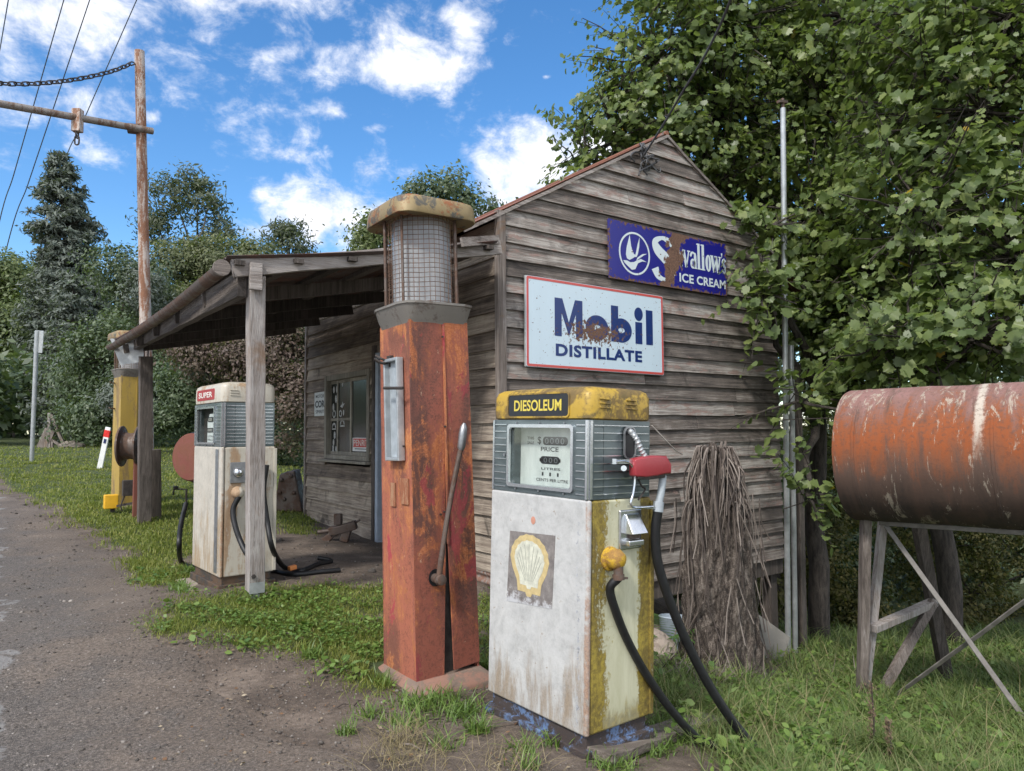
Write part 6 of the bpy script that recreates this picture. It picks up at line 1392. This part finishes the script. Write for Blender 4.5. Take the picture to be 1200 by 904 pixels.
# conifer: tiers of drooping sprays
def conifer(name, label, base, top, rbase, mat, n_t, n_s, per, lsz, shape=1.0):
    t = thing(name, label, 'conifer', Vector(base), 'conifers beyond the lawn'); mb = MB(); mb.tube([Vector(base) - Vector((0, 0, .3)), Vector(base).lerp(Vector(top), .5), Vector(top)], [rbase * .09, rbase * .05, .02], 8)
    PP = []; NN = []; RR = []; base = np.array(base); top = np.array(top); H = top[2] - base[2]
    for i in range(n_t):
        k = .04 + .96 * i / n_t; rad = rbase * ((1 - k) ** .52) * (.75 + .5 * RNG.random()) * (1 if k > .12 else .8)
        for j in range(max(4, int(n_s * (1 - k) ** .6))):
            a = RNG.uniform(0, 6.28); o = np.array([math.cos(a), math.sin(a), 0]); p0 = base + (top - base) * (k + RNG.uniform(-.5, .5) / n_t); l = rad * RNG.uniform(.75, 1.12)
            p1 = p0 + o * l + np.array([0, 0, l * RNG.uniform(-.1, .28)]); cl = p1[None] - o * (RNG.random((per, 1)) ** 1.6) * l * .75 + RNG.normal(size=(per, 3)) * np.array([.3, .3, .14]) * (.35 + .5 * (1 - k)) * rbase / 3.2
            PP.append(cl); NN.append(o * .5 + np.array([0, 0, .55]) + RNG.normal(size=(per, 3)) * .5); RR.append(RNG.random() * .5 + RNG.random(per) * .5)
            if j % 3 == 0: mb.tube([Vector(p0), Vector(p1)], [.05, .015], 4, cap=False)
    mb.build('trunk', MAT['bark'], t, smooth=True, world=True); pos = np.concatenate(PP); N_ = len(pos)
    scatter_np('crown', NEEDLE, pos, rot_frames(np.concatenate(NN), RNG.uniform(0, 6.28, N_), RNG.uniform(lsz[0], lsz[1], N_)), np.zeros(N_, int), np.concatenate(RR), MAT[mat], t, origin=base)
conifer('conifer', 'tall grey-green conifer standing highest over the lawn', PB(94, 524, 44), tuple(P(68, 177, 44)), 3.25, 'conifer_leaf', 46, 28, 74, (.2, .42))
conifer('conifer', 'lower pale conifer in front of the tall grey-green one', PB(88, 525, 33), tuple(P(85, 322, 33)), 1.9, 'conifer_leaf', 28, 18, 40, (.16, .32))
GL = 'trees along the far side of the lawn'
mass_tree('hill_tree', 'pale green tree at the far edge behind the signpost', PB(10, 522, 52), .3, [(8, 330, 52, 42, 40, 2.5, 60, 60), (20, 385, 50, 40, 40, 2.5, 60, 60), (-25, 380, 50, 40, 60, 2.5, 50, 60), (5, 440, 48, 45, 40, 2.5, 50, 60), (-50, 320, 55, 40, 50, 2.5, 40, 50)], RH, 'bright_leaf', (.3, .55), .55, group=GL)
mass_tree('laurel_tree', 'dense dark green laurel behind the yellow pump', PB(150, 527, 25), .16, [(150, 330, 27, 45, 45, 1.2, 60, 60), (125, 420, 25, 42, 55, 1.1, 70, 60), (165, 430, 25, 40, 50, 1.0, 60, 60), (90, 450, 26, 35, 40, 1.0, 45, 60), (120, 490, 24, 50, 28, 1.0, 50, 60), (195, 470, 24, 40, 45, 1.0, 60, 60)], RH, 'laurel_leaf', (.12, .25), .3, group=GL, fork_at=.35)
mass_tree('gum_tree', 'open-crowned gum tree with thin trunks showing against the sky', PB(222, 527, 40), .2, [(205, 232, 40, 30, 28, 1.3, 18, 34), (245, 240, 40, 28, 30, 1.3, 18, 34), (225, 215, 40, 30, 14, 1.0, 10, 30), (185, 268, 40, 22, 22, 1.0, 16, 38), (262, 270, 40, 14, 18, .8, 10, 32), (225, 285, 40, 50, 20, 1.3, 12, 34)], NEEDLE, 'gum_leaf', (.28, .5), .4, group=GL, bark='pale_bark', forks=4, fork_at=.75, up=0)
mass_tree('olive_shrub', 'olive green tree mass above the far end of the porch roof', PB(240, 527, 30), .16, [(215, 320, 31, 45, 45, 1.4, 70, 60), (260, 310, 31, 40, 35, 1.3, 60, 60), (300, 310, 31, 30, 30, 1.2, 40, 60), (190, 370, 29, 38, 45, 1.2, 60, 60), (250, 370, 29, 50, 45, 1.2, 70, 60)], RH, 'olive_leaf', (.14, .28), .35, group=GL, fork_at=.35)
mass_tree('sprig_tree', 'thin young tree poking up above the porch roof', PB(338, 530, 38), .09, [(340, 272, 38, 20, 16, .7, 14, 36), (322, 285, 38, 14, 12, .6, 8, 32), (350, 292, 38, 14, 12, .6, 8, 32)], NEEDLE, 'gum_leaf', (.26, .46), .32, group=GL, fork_at=.9, up=0)
mass_tree('plum_tree', 'dusky purple-leaved plum tree behind the cream pump', PB(290, 532, 19), .1, [(250, 415, 19.5, 45, 35, .8, 60, 60), (300, 420, 19, 45, 42, .8, 70, 60), (340, 410, 19, 40, 50, .8, 60, 60), (345, 480, 18.5, 30, 55, .8, 50, 60), (215, 400, 20, 25, 25, .6, 30, 50)], RH, 'plum_leaf', (.09, .18), .2, group=GL, fork_at=.3)
mass_tree('green_shrub', 'bright green shrub under the plum tree beside the cream pump', PB(235, 533, 21), .06, [(225, 460, 21, 38, 38, .8, 60, 60), (260, 440, 21, 28, 24, .7, 40, 50), (200, 490, 21, 30, 34, .7, 50, 60), (300, 475, 20.5, 40, 48, .7, 60, 60), (330, 520, 20, 40, 26, .6, 40, 60)], RH, 'laurel_leaf', (.1, .19), .2, group=GL, fork_at=.3)
mass_tree('round_tree', 'dark leafy treetop rising behind the glass cylinder cap', PB(520, 560, 24), .16, [(518, 225, 24, 32, 24, 1.1, 22, 50), (545, 238, 24, 18, 18, .8, 12, 45), (490, 232, 24, 18, 14, .8, 9, 45), (520, 275, 24, 50, 30, 1.0, 40, 50), (578, 243, 24, 9, 12, .5, 6, 30)], RH, 'laurel_leaf', (.14, .26), .26, group=GL)
mass_tree('round_tree', 'pale green treetop beside the glass cylinder above the porch', PB(440, 560, 27), .14, [(434, 274, 27, 16, 22, .8, 24, 55), (450, 262, 27, 12, 14, .7, 12, 50), (440, 300, 27, 25, 20, .8, 20, 50)], RH, 'bright_leaf', (.16, .28), .28, group=GL)
mass_tree('bare_bush', 'tangled grey twiggy bush below the tall pole', PB(135, 527, 23.5), .05, [(150, 470, 23, 30, 28, .7, 40, 36), (170, 340, 26, 30, 32, .9, 36, 36)], NEEDLE, 'conifer_leaf', (.14, .26), .25, group=GL)
US = 'shrubs in the shade under the big trees'
mass_tree('understory_shrub', 'dull yellow-green shrub in the gap beneath the rusty tank', PB(1130, 745, 12.5), .05, [(1110, 640, 12.5, 60, 55, .6, 60, 46), (1180, 640, 12.5, 60, 55, .6, 60, 46), (1060, 640, 13, 40, 70, .6, 50, 46), (1130, 710, 12.3, 70, 30, .5, 45, 46), (1250, 650, 12.5, 50, 80, .6, 50, 46)], RH, 'understory_leaf', (.06, .13), .16, 'shrub', US)
mass_tree('understory_shrub', 'dark shrub behind the grey pipe and dead trunk', PB(905, 745, 12.8), .05, [(900, 690, 12.5, 40, 35, .6, 50, 46), (960, 650, 12.5, 45, 70, .6, 70, 46), (1000, 560, 12.5, 50, 70, .7, 70, 46), (960, 520, 13, 40, 60, .6, 50, 46), (1000, 710, 12.4, 40, 30, .5, 40, 46)], RH, 'understory_leaf', (.06, .13), .16, 'shrub', US)
mass_tree('understory_shrub', 'dark shrub in the space under the shed floor', PB(830, 720, 12.0), .05, [(800, 700, 12, 60, 30, .5, 50, 40), (870, 700, 12, 40, 30, .5, 40, 40)], RH, 'understory_leaf', (.06, .12), .15, 'shrub', US)
# far wooded backdrop: one mass nobody could count
blobs = []
for u in range(-420, 420, 42): blobs.append((u, 470 + 18 * math.sin(u * .05), 34 + 6 * math.sin(u * .031), 40, 52, 2.0))
for u in range(-420, 60, 50): blobs.append((u, 400 + 20 * math.sin(u * .04), 58, 45, 60, 3.0))
for u in range(90, 420, 40): blobs.append((u, 395 + 12 * math.sin(u * .04), 46, 36, 50, 2.5))
for u in range(640, 1500, 60):
    for v in (40, 160, 290, 420, 560, 660): 
        if u > 900 or v > 300: blobs.append((u + random.uniform(-20, 20), v, 17 + 2 * random.random(), 55, 75, 1.5))
PP = []; NN = []; RR = []
for b_ in blobs:
    c, s = blob_center(b_); n = 34; per = 26; v = unit(RNG.normal(size=(n, 3))) * (RNG.random((n, 1)) ** .4); cc = c + (v * s) @ _CM.T
    q = RNG.normal(size=(n, per, 3)) * .016 * b_[2]; PP.append((cc[:, None] + q).reshape(-1, 3)); NN.append((unit((v * s) @ _CM.T)[:, None] * .5 + np.array([0, 0, .5]) + RNG.normal(size=(n, per, 3)) * .5).reshape(-1, 3)); RR.append((RNG.random((n, 1)) * .5 + RNG.random((n, per)) * .5).ravel())
pos = np.concatenate(PP); N_ = len(pos); dist = np.linalg.norm(pos - _C, axis=1)
scatter_np('far_woods', RH, pos, rot_frames(np.concatenate(NN), RNG.uniform(0, 6.28, N_), dist * RNG.uniform(.009, .016, N_)), RNG.integers(0, 2, N_), np.concatenate(RR), MAT['laurel_leaf'], None, 'stuff')

# ------------------------------------------------------------------ ground, road
def edge_x(y): return np.interp(y, [-6, 0, 3.2, 4.4, 5.2, 6.4, 7.75, 9.2, 11, 14, 17, 25, 40, 90], [1.7, 1.55, 1.3, 1.0, .95, 1.05, 1.2, 1.05, .75, .35, -.02, -.9, -2.4, -6]) + .07 * np.sin(y * 3.1) + .04 * np.sin(y * 8.3 + 1)
def inpoly(u, v, poly):
    r = np.zeros(u.shape, bool); n = len(poly)
    for i in range(n):
        x0, y0 = poly[i]; x1, y1 = poly[(i + 1) % n]
        c = ((y0 > v) != (y1 > v)) & (u < (x1 - x0) * (v - y0) / (y1 - y0 + 1e-9) + x0); r ^= c
    return r
G1 = [(176, 738), (196, 716), (226, 700), (262, 700), (300, 692), (380, 684), (420, 690), (458, 684), (458, 812), (430, 806), (400, 786), (380, 772), (310, 764), (240, 750)]
G3 = [(768, 772), (800, 790), (890, 786), (940, 758), (1200, 744), (1700, 744), (1700, 1500), (1000, 1500), (905, 930), (850, 884), (800, 850), (775, 850)]
G5 = [(562, 700), (590, 700), (575, 790), (566, 800), (562, 780)]
G6 = [(440, 812), (500, 822), (560, 830), (680, 890), (760, 915), (640, 960), (480, 930)]
G7 = [(325, 584), (362, 584), (360, 628), (330, 622)]
SHADE = [(930, 758), (1200, 744), (1200, 700), (930, 720)]
def turf(x, y, u, v, d):
    """how much grass grows at a ground point (0..1)"""
    j = 7 * np.sin(x * 9 + 3 * np.sin(y * 7)) + 5 * np.sin(y * 17 + x * 5); uu, vv = u + j, v + j * .5; fr = d > .5
    t = np.zeros(x.shape); ex = edge_x(y)
    nz = mn2(x * .8, y * .8); verge = (x > ex + .1 + .22 * nz) & (y > 8.2 + .4 * np.sin(x * 4)); path = (x > 2.35 + .2 * np.sin(y * 3)) & (y < 10.2) & (x < X0 + .4); t = np.where(verge & ~path, np.clip(.25 + (x - ex - .1) * 2.2 + .35 * nz, .15, 1), t)
    t = np.where((x > 1.1) & (x < 1.45) & (y > 6.9) & (y <= 8.6), .8, t)
    t = np.where(fr & inpoly(uu, vv, G1), np.clip(.75 + .9 * mn2(x * 1.3 + 4, y * 1.3), .12, 1), t); t = np.where(fr & inpoly(uu, vv, G3), 1, t); t = np.where(fr & inpoly(uu, vv, G5), .8, t); t = np.where(fr & inpoly(uu, vv, G7), 1, t)
    t = np.where(fr & inpoly(uu, vv, G6), np.where(mn2(x, y) > .18, .3, .04), t)
    right = ((x > 3.3) & (y < Y0 - .2) & (y < 9)) & (d < .5) | ((x > XR + .3)); t = np.where(right, 1, t)
    inside = (x > X0 - .02) & (x < XR) & (y > Y0) & (y < YF); t = np.where(inside, 0, t)
    # the two pumps' and the stump's footprints
    return t
def mn2(x, y): return .5 * np.sin(x * 5.1 + 2 * np.sin(y * 3.7)) * np.cos(y * 6.3 + np.sin(x * 4)) + .3 * np.sin(x * 13 + y * 9)
def axis_pts(lo, hi, f0, f1, fine, coarse):
    a = [f0]; 
    while a[-1] < f1: a.append(a[-1] + fine)
    s = fine; b_ = [a[-1]]
    while b_[-1] < hi: s = min(s * 1.18, coarse); b_.append(b_[-1] + s)
    s = fine; c = [f0]
    while c[-1] > lo: s = min(s * 1.18, coarse); c.append(c[-1] - s)
    return np.array(c[:0:-1] + a + b_[1:])
gx = axis_pts(-300, 300, -.5, 7, .07, 15); gy = axis_pts(-120, 420, 2, 10, .07, 15); XX, YY = np.meshgrid(gx, gy, indexing='ij'); ZZ = ground_np(XX, YY)
V = np.stack([XX.ravel(), YY.ravel(), ZZ.ravel()], 1); nx, ny = len(gx), len(gy); ii = (np.arange(nx - 1)[:, None] * ny + np.arange(ny - 1)[None]).ravel()
Fl = np.stack([ii, ii + ny, ii + ny + 1, ii + 1], 1).ravel(); go = mesh_np('ground', V, Fl, np.full(len(ii), 4), MAT['ground_soil'], kind='structure', smooth=True)
u, v, d = proj_np(V); tv = turf(V[:, 0], V[:, 1], u, v, d).reshape(nx, ny); tv = (tv + np.roll(tv, 1, 0) + np.roll(tv, 1, 1) + np.roll(tv, -1, 0) + np.roll(tv, -1, 1)) / 5
at = go.data.attributes.new('turf', 'FLOAT', 'POINT'); at.data.foreach_set('value', tv.ravel().astype(np.float32))
ry = axis_pts(-40, 120, 1.5, 12, .08, 6); rs = np.concatenate([np.linspace(0, .12, 14), np.linspace(.15, .5, 16), np.linspace(.58, 1, 12)]); Q = []
for y in ry:
    ex = float(edge_x(np.array(y))); Q.append(np.stack([ex - rs * 9.0, np.full(len(rs), y)], 1))
Q = np.array(Q); RZ = ground_np(Q[..., 0], Q[..., 1]) + .008 - .02 * np.exp(-rs * 9 / .06)[None]; ny, nx = Q.shape[:2]
V = np.concatenate([Q.reshape(-1, 2), RZ.reshape(-1, 1)], 1); ii = (np.arange(ny - 1)[:, None] * nx + np.arange(nx - 1)[None]).ravel()
ro = mesh_np('road', V, np.stack([ii, ii + 1, ii + nx + 1, ii + nx], 1).ravel(), np.full(len(ii), 4), MAT['road_bitumen'], kind='structure', smooth=True)
at = ro.data.attributes.new('edge', 'FLOAT', 'POINT'); at.data.foreach_set('value', np.tile(np.exp(-rs * 9 / .8), ny).astype(np.float32))

# ------------------------------------------------------------------ grass, weeds, stones
def blade(bend, w=1.0):
    k = [0, .35, .7, 1]; v = []
    for q in k[:-1]: v += [(-.5 * w * (1 - .5 * q), bend * q * q, q * (1 - .25 * bend * q)), (.5 * w * (1 - .5 * q), bend * q * q, q * (1 - .25 * bend * q))]
    v.append((0, bend, 1 - .25 * bend)); return (v, [(0, 1, 3, 2), (2, 3, 5, 4), (4, 5, 6)])
BL = [blade(.15), blade(.45), blade(.8), blade(1.25)]
def sample(n, u0, u1, v0, v1, pw=1.0):
    u = RNG.uniform(u0, u1, n); v = v0 + (v1 - v0) * RNG.random(n) ** pw; p = pg_np(u, v); U, V_, d = proj_np(p); return p, U, V_, d
def grow(name, mat, p, d, hmin, hmax, wbase, kinds, clump=None):
    n = len(p); a = RNG.uniform(0, 6.28, n); tl_ = RNG.normal(size=(n, 2)) * .28; nr = np.stack([tl_[:, 0], tl_[:, 1], np.ones(n)], 1); h = RNG.uniform(hmin, hmax, n) * (1 if clump is None else clump); w = wbase * np.clip(d / 3.5, 1, 6) * RNG.uniform(.7, 1.4, n)
    M3 = rot_frames(nr, a, np.stack([w, h, h], 1)); return scatter_np(name, BL, p - np.array([0, 0, .006]), M3, RNG.choice(kinds, n), np.clip(RNG.random(n) * .8 + .2 * RNG.random(n), 0, 1), MAT[mat], None, 'stuff')
def mask(p, U, V_, d, f):
    q = p + np.concatenate([RNG.normal(size=(len(p), 2)) * .09, np.zeros((len(p), 1))], 1); U2, V2, d2 = proj_np(q); m = f(q[:, 0], q[:, 1], U2, V2, d2) > RNG.random(len(p)); return p[m], d[m]
def near_clear(p):
    m = np.ones(len(p), bool)
    for inv_, hx, y0, y1 in ((FM.inverted(), fd['hw'] + .02, -.01, fd['d'] + .02), (SM.inverted(), hw2 + .1, -.12, sdm['d'] + .12), (TM.inverted(), .3, -.3, .3)):
        q = np.array(inv_); l = p @ q[:3, :3].T + q[:3, 3]; m &= ~((np.abs(l[:, 0]) < hx) & (l[:, 1] > y0) & (l[:, 1] < y1))
    m &= ((p[:, :2] - np.array(bs)[:2]) ** 2).sum(1) > .4 ** 2; return m
# lawn on the verge
p, U, V_, d = sample(190000, -260, 470, 514, 700, .8); m = near_clear(p) & (p[:, 1] > 6.6); p, d = mask(p[m], U[m], V_[m], d[m], turf)
hh = .6 + .7 * np.clip(mn2(p[:, 0] * .6, p[:, 1] * .6) + .3, 0, 1)
grow('lawn_grass', 'lawn', p, d, .035, .09, .004, [0, 1, 1, 2], hh)
# the patch before the posts: short grass and clover
p, U, V_, d = sample(80000, 150, 600, 670, 830); m = near_clear(p) & (p[:, 1] < 8.2); p, d = mask(p[m], U[m], V_[m], d[m], turf)
grow('patch_grass', 'lawn', p, d, .02, .062, .0035, [0, 1, 2, 2])
p2, U, V_, d2 = sample(42000, 150, 600, 670, 830); m = near_clear(p2) & (p2[:, 1] < 8.2) & (mn2(p2[:, 0], p2[:, 1]) > -.15); p2, d2 = mask(p2[m], U[m], V_[m], d2[m], turf)
LF = [([(0, 0, 0), (.3, .3, .06), (.34, .65, .03), (0, 1, -.05), (-.34, .65, .03), (-.3, .3, .06)], [(0, 1, 2, 3, 4, 5)]), ([(0, 0, 0), (.16, .4, .12), (.1, .8, .1), (0, 1, 0), (-.1, .8, .1), (-.16, .4, .12)], [(0, 1, 2, 3, 4, 5)])]
n = len(p2); pz = p2 + np.stack([np.zeros(n), np.zeros(n), RNG.uniform(.01, .055, n)], 1)
scatter_np('clover_weeds', LF, pz, rot_frames(np.stack([RNG.normal(size=n) * .45, RNG.normal(size=n) * .45, np.ones(n)], 1), RNG.uniform(0, 6.28, n), RNG.uniform(.012, .035, n) * np.where(mn2(p2[:, 0] * .8 + 3, p2[:, 1] * .9) > .3, 1.9, 1)), RNG.integers(0, 2, n), RNG.random(n), MAT['weed_leaf'], None, 'stuff')
# long grass on the slope at the right
p, U, V_, d = sample(120000, 740, 1420, 735, 1080); m = near_clear(p); p, d = mask(p[m], U[m], V_[m], d[m], turf)
cl = .45 + .9 * np.clip(mn2(p[:, 0] * .9, p[:, 1] * .9) + .35, 0, 1.1); grow('long_grass', 'long_grass', p, d, .08, .24, .0042, [1, 2, 2, 3, 3], cl)
p, U, V_, d = sample(2200, 760, 1420, 760, 1080); m = near_clear(p); p, d = mask(p[m], U[m], V_[m], d[m], turf); grow('dry_grass', 'dry_grass', p, d, .12, .36, .0026, [2, 3, 3])
# broad weeds in the slope and along the wall foot
p2, U, V_, d2 = sample(26000, 760, 1300, 760, 960); m = near_clear(p2) & (mn2(p2[:, 0] * 1.7, p2[:, 1] * 1.7) > .15); p2, d2 = mask(p2[m], U[m], V_[m], d2[m], turf); n = len(p2)
scatter_np('slope_weeds', LF, p2 + np.stack([np.zeros(n), np.zeros(n), RNG.uniform(.03, .13, n)], 1), rot_frames(np.stack([RNG.normal(size=n) * .5, RNG.normal(size=n) * .5, np.ones(n)], 1), RNG.uniform(0, 6.28, n), RNG.uniform(.025, .07, n)), RNG.integers(0, 2, n), RNG.random(n), MAT['weed_leaf'], None, 'stuff')
# tufts in the dirt round the two near pumps
tuft = []
for (u, v, s_, k) in ((500, 826, 45, 420), (545, 838, 30, 260), (560, 858, 14, 160), (475, 850, 30, 120), (650, 872, 14, 90), (770, 880, 26, 220), (800, 868, 18, 120), (720, 900, 26, 160), (610, 880, 20, 60), (405, 860, 9, 80), (455, 800, 16, 200), (212, 690, 14, 200), (222, 672, 10, 150), (620, 900, 18, 50), (570, 785, 12, 160), (455, 690, 14, 200), (430, 840, 18, 60), (775, 852, 14, 120), (365, 770, 12, 100), (520, 875, 24, 70)):
    uu = RNG.normal(u, s_ * .5, k); vv = RNG.normal(v, s_ * .2, k); tuft.append(pg_np(uu, vv))
p = np.concatenate(tuft); p = p[near_clear(p)]; d = proj_np(p)[2]; grow('dirt_tufts', 'weed_leaf', p, d, .03, .11, .0055, [1, 2, 3])
tuft = []
for (u, v, s_, k) in ((480, 890, 60, 260), (880, 870, 50, 200), (470, 870, 30, 120), (820, 835, 40, 160), (600, 900, 60, 120)): tuft.append(pg_np(RNG.normal(u, s_ * .5, k), RNG.normal(v, s_ * .2, k)))
p = np.concatenate(tuft); p = p[near_clear(p)]; grow('dry_wisps', 'dry_grass', p, proj_np(p)[2], .05, .16, .0022, [2, 3, 3])
# gravel
def pebble(seed):
    bm = bmesh.new(); bmesh.ops.create_icosphere(bm, subdivisions=1, radius=1)
    for q in bm.verts: q.co *= 1 + .3 * mnoise.noise(q.co * 1.3 + Vector((seed * 3.7, 0, 0))); q.co.z *= .6
    bm.verts.index_update(); r = ([tuple(q.co) for q in bm.verts], [tuple(x.index for x in f.verts) for f in bm.faces]); bm.free(); return r
PBL = [pebble(i) for i in range(4)]
p, U, V_, d = sample(15000, -80, 760, 590, 940, .75); m = (turf(p[:, 0], p[:, 1], U, V_, d) < .3) & near_clear(p) & (p[:, 0] < X0 - .1); p = p[m]; d = d[m]; n = len(p)
sz = .0024 * d / 3.5 * np.exp(RNG.normal(size=n) * .55) * 1.15; road_ = p[:, 0] < edge_x(p[:, 1]); p[:, 2] += np.where(road_, .007, 0) + sz * .2
scatter_np('gravel', PBL, p, rot_frames(np.stack([RNG.normal(size=n) * .2, RNG.normal(size=n) * .2, np.ones(n)], 1), RNG.uniform(0, 6.28, n), sz), RNG.integers(0, 4, n), RNG.random(n) ** 1.6, MAT['stone'], None, 'stuff')
# fallen leaves and bark scraps
p, U, V_, d = sample(700, 180, 900, 700, 940); m = near_clear(p) & (turf(p[:, 0], p[:, 1], U, V_, d) < .9); p = p[m]; n = len(p)
scatter_np('leaf_litter', RH, p + np.array([0, 0, .012]), rot_frames(np.stack([RNG.normal(size=n) * .25, RNG.normal(size=n) * .25, np.ones(n)], 1), RNG.uniform(0, 6.28, n), RNG.uniform(.012, .032, n)), RNG.integers(0, 2, n), RNG.random(n), MAT['fallen'], None, 'stuff')
p = pg_np(RNG.normal(850, 55, 900), RNG.normal(797, 9, 900)); p = p[((p[:, :2] - np.array(bs)[:2]) ** 2).sum(1) > .34 ** 2]; n = len(p)
scatter_np('frond_litter', BL, p + np.array([0, 0, .01]), rot_frames(RNG.normal(size=(n, 3)) * np.array([1, 1, .25]), RNG.uniform(0, 6.28, n), np.stack([np.full(n, .01), RNG.uniform(.1, .3, n), RNG.uniform(.1, .3, n)], 1)), RNG.integers(0, 4, n), RNG.random(n), MAT['dry_frond'], None, 'stuff')
mb = MB()
for u, v, du, dv in ((395, 832, 14, -3), (415, 830, 10, -6), (480, 852, 40, -6), (560, 858, 60, -10), (470, 875, 25, 8), (330, 745, 20, 3)):
    mb.tube([gp(u, v, .012), gp(u + du * .5, v + dv * .5 - 1, .02), gp(u + du, v + dv, .012)], [.004, .0035, .002], 5)
tag(mb.build('twig_litter', MAT['dry_frond'], None), kind='stuff')
# dock stalks standing in the slope grass
for u, v, vt in ((1023, 892, 800), (1043, 900, 845)):
    a = gp(u, v, 0); dd = proj(a)[2]; t = thing('dock_stalk', 'taller dead brown seed stalk in the slope grass' if u == 1023 else 'shorter dead brown seed stalk in the slope grass', 'weed', a, 'dead seed stalks')
    c = P(u - 2, vt, dd); mb = MB(); mb.tube([a, a.lerp(c, .5) + RT * .01, c], [.006, .005, .003], 6)
    mb.build('stem', MAT['dry_frond'], t, world=True); mb = MB()
    for k in range(160): q = random.uniform(.25, 1); p = a.lerp(c, q) + Vector((random.gauss(0, .01), random.gauss(0, .01), random.gauss(0, .006))); mb.add([p, p + Vector((.012, .004, .006)), p + Vector((.002, .01, .012))], [(0, 1, 2)])
    mb.build('seed_head', MAT['litter'], t, world=True)

# ------------------------------------------------------------------ light and sky
SUN = Vector((-.62, -.30, .72)).normalized()
ld = bpy.data.lights.new('sun', 'SUN'); ld.energy = 2.0; ld.angle = R(8); ld.color = (1, .96, .9); lo_ = bpy.data.objects.new('sun', ld); COL.objects.link(lo_); lo_.rotation_euler = SUN.to_track_quat('Z', 'Y').to_euler()
wd = bpy.data.worlds.new('World'); scene.world = wd; wd.use_nodes = True; nt = wd.node_tree; nt.nodes.clear()
b = B.__new__(B); b.nt = nt; b.L = nt.links; b.m = wd
sky = b.new('ShaderNodeTexSky'); sky.sky_type = 'NISHITA'; sky.sun_disc = False; sky.sun_elevation = math.asin(SUN.z); sky.sun_rotation = math.atan2(SUN.x, SUN.y); sky.altitude = 300; sky.air_density = 1.0; sky.dust_density = .6; sky.ozone_density = 2.5
hs_ = b.new('ShaderNodeHueSaturation'); hs_.inputs['Saturation'].default_value = 1.26; hs_.inputs['Value'].default_value = 1.05; b.set(hs_.inputs['Color'], sky.outputs[0])
dirv = b.co('Generated')
def dotc(v): n = b.new('ShaderNodeVectorMath', operation='DOT_PRODUCT'); b.set(n.inputs[0], dirv); n.inputs[1].default_value = tuple(v); return n.outputs['Value']
CL = [(50, 15, 200, 85, 1.05), (60, 120, 110, 60, .75), (240, -15, 150, 48, 1.0), (475, 75, 115, 42, 1.05), (545, 35, 40, 45, 1.0), (390, 130, 45, 25, .7), (430, 200, 38, 30, 1.0), (385, 252, 95, 50, 1.15), (630, 200, 95, 62, 1.2), (560, 250, 60, 30, .8), (700, 165, 70, 60, 1.0), (325, 183, 60, 20, .75), (330, 60, 90, 30, .5), (300, 270, 60, 25, .8), (480, 200, 40, 30, .6), (170, 205, 70, 35, .5), (180, 138, 18, 18, .65), (310, 228, 26, 18, .7), (640, 90, 14, 6, .6), (440, 150, 35, 14, .5), (760, 250, 120, 90, 1), (-120, 80, 160, 140, 1), (950, 60, 150, 90, .8), (300, -260, 300, 120, .9), (800, -380, 260, 150, .8), (-400, 200, 150, 120, .9)]
wrp = b.noise(dirv, 5.5, 7, .62, .35); wf = b.noise(b.map(dirv, (1, 1, 1.6), (3, 1, 7)), 16, 6, .65, .3); tot = None
nn = b.add(b.mul(b.sub(wrp, .5), 3.0), b.mul(b.sub(wf, .5), 2.4))
for (cu, cv, ru, rv, dens) in CL:
    c = ray(cu, cv).normalized(); r_ = ray(cu + 10, cv).normalized() - ray(cu - 10, cv).normalized(); r_.normalize(); u_ = r_.cross(c).normalized()
    q = 1 / ray(cu, cv).length; A = b.math('DIVIDE', dotc(r_), ru / F * q); Bv = b.math('DIVIDE', dotc(u_), rv / F * q); fw_ = b.math('GREATER_THAN', dotc(c), .1)
    e = b.mul(b.sub(dens, b.math('SQRT', b.add(b.mul(A, A), b.mul(Bv, Bv)))), fw_); e = b.math('MAXIMUM', e, -1.2); tot = e if tot is None else b.math('MAXIMUM', tot, e)
# heavy cloud added over the unseen sky around and behind, to lift the fill
bk = b.step(dotc(FWD), .5, .05); back = b.mul(bk, b.sub(b.noise(dirv, 2.2, 5, .6), .28)); tot = b.math('MAXIMUM', tot, b.mul(back, 4.0))
cm = b.step(b.add(tot, nn), .05, 1.2)
lit = b.ramp(b.add(b.mul(wf, .5), b.mul(wrp, .5)), [(.36, (.60, .64, .72)), (.5, (.86, .88, .92)), (.6, (1.0, 1.0, 1.0))])
cl_s = b.mix(1, lit, b.mix(bk, (6.0, 6.0, 6.2), (8.6, 8.5, 8.4)), 'MULTIPLY')  # the added unseen cloud is brighter than the visible cloud, for more fill light
fin_ = b.mix(cm, hs_.outputs[0], cl_s)
bg = b.new('ShaderNodeBackground'); bg.inputs['Strength'].default_value = .12; b.set(bg.inputs['Color'], fin_); o = b.new('ShaderNodeOutputWorld'); nt.links.new(bg.outputs[0], o.inputs[0])
vs_ = scene.view_settings; scene.display_settings.display_device = 'sRGB'; vs_.view_transform = 'Standard'; vs_.look = 'None'; vs_.exposure = .85; vs_.gamma = 1; vs_.use_curve_mapping = False
cy = scene.cycles; cy.use_denoising = True; cy.max_bounces = 7; cy.diffuse_bounces = 4; cy.glossy_bounces = 3; cy.transmission_bounces = 5; cy.transparent_max_bounces = 6; cy.use_adaptive_sampling = True; cy.adaptive_threshold = .015
try: cy.denoiser = 'OPENIMAGEDENOISE'; cy.denoising_input_passes = 'RGB_ALBEDO_NORMAL'; cy.sample_clamp_indirect = 6
except Exception: pass
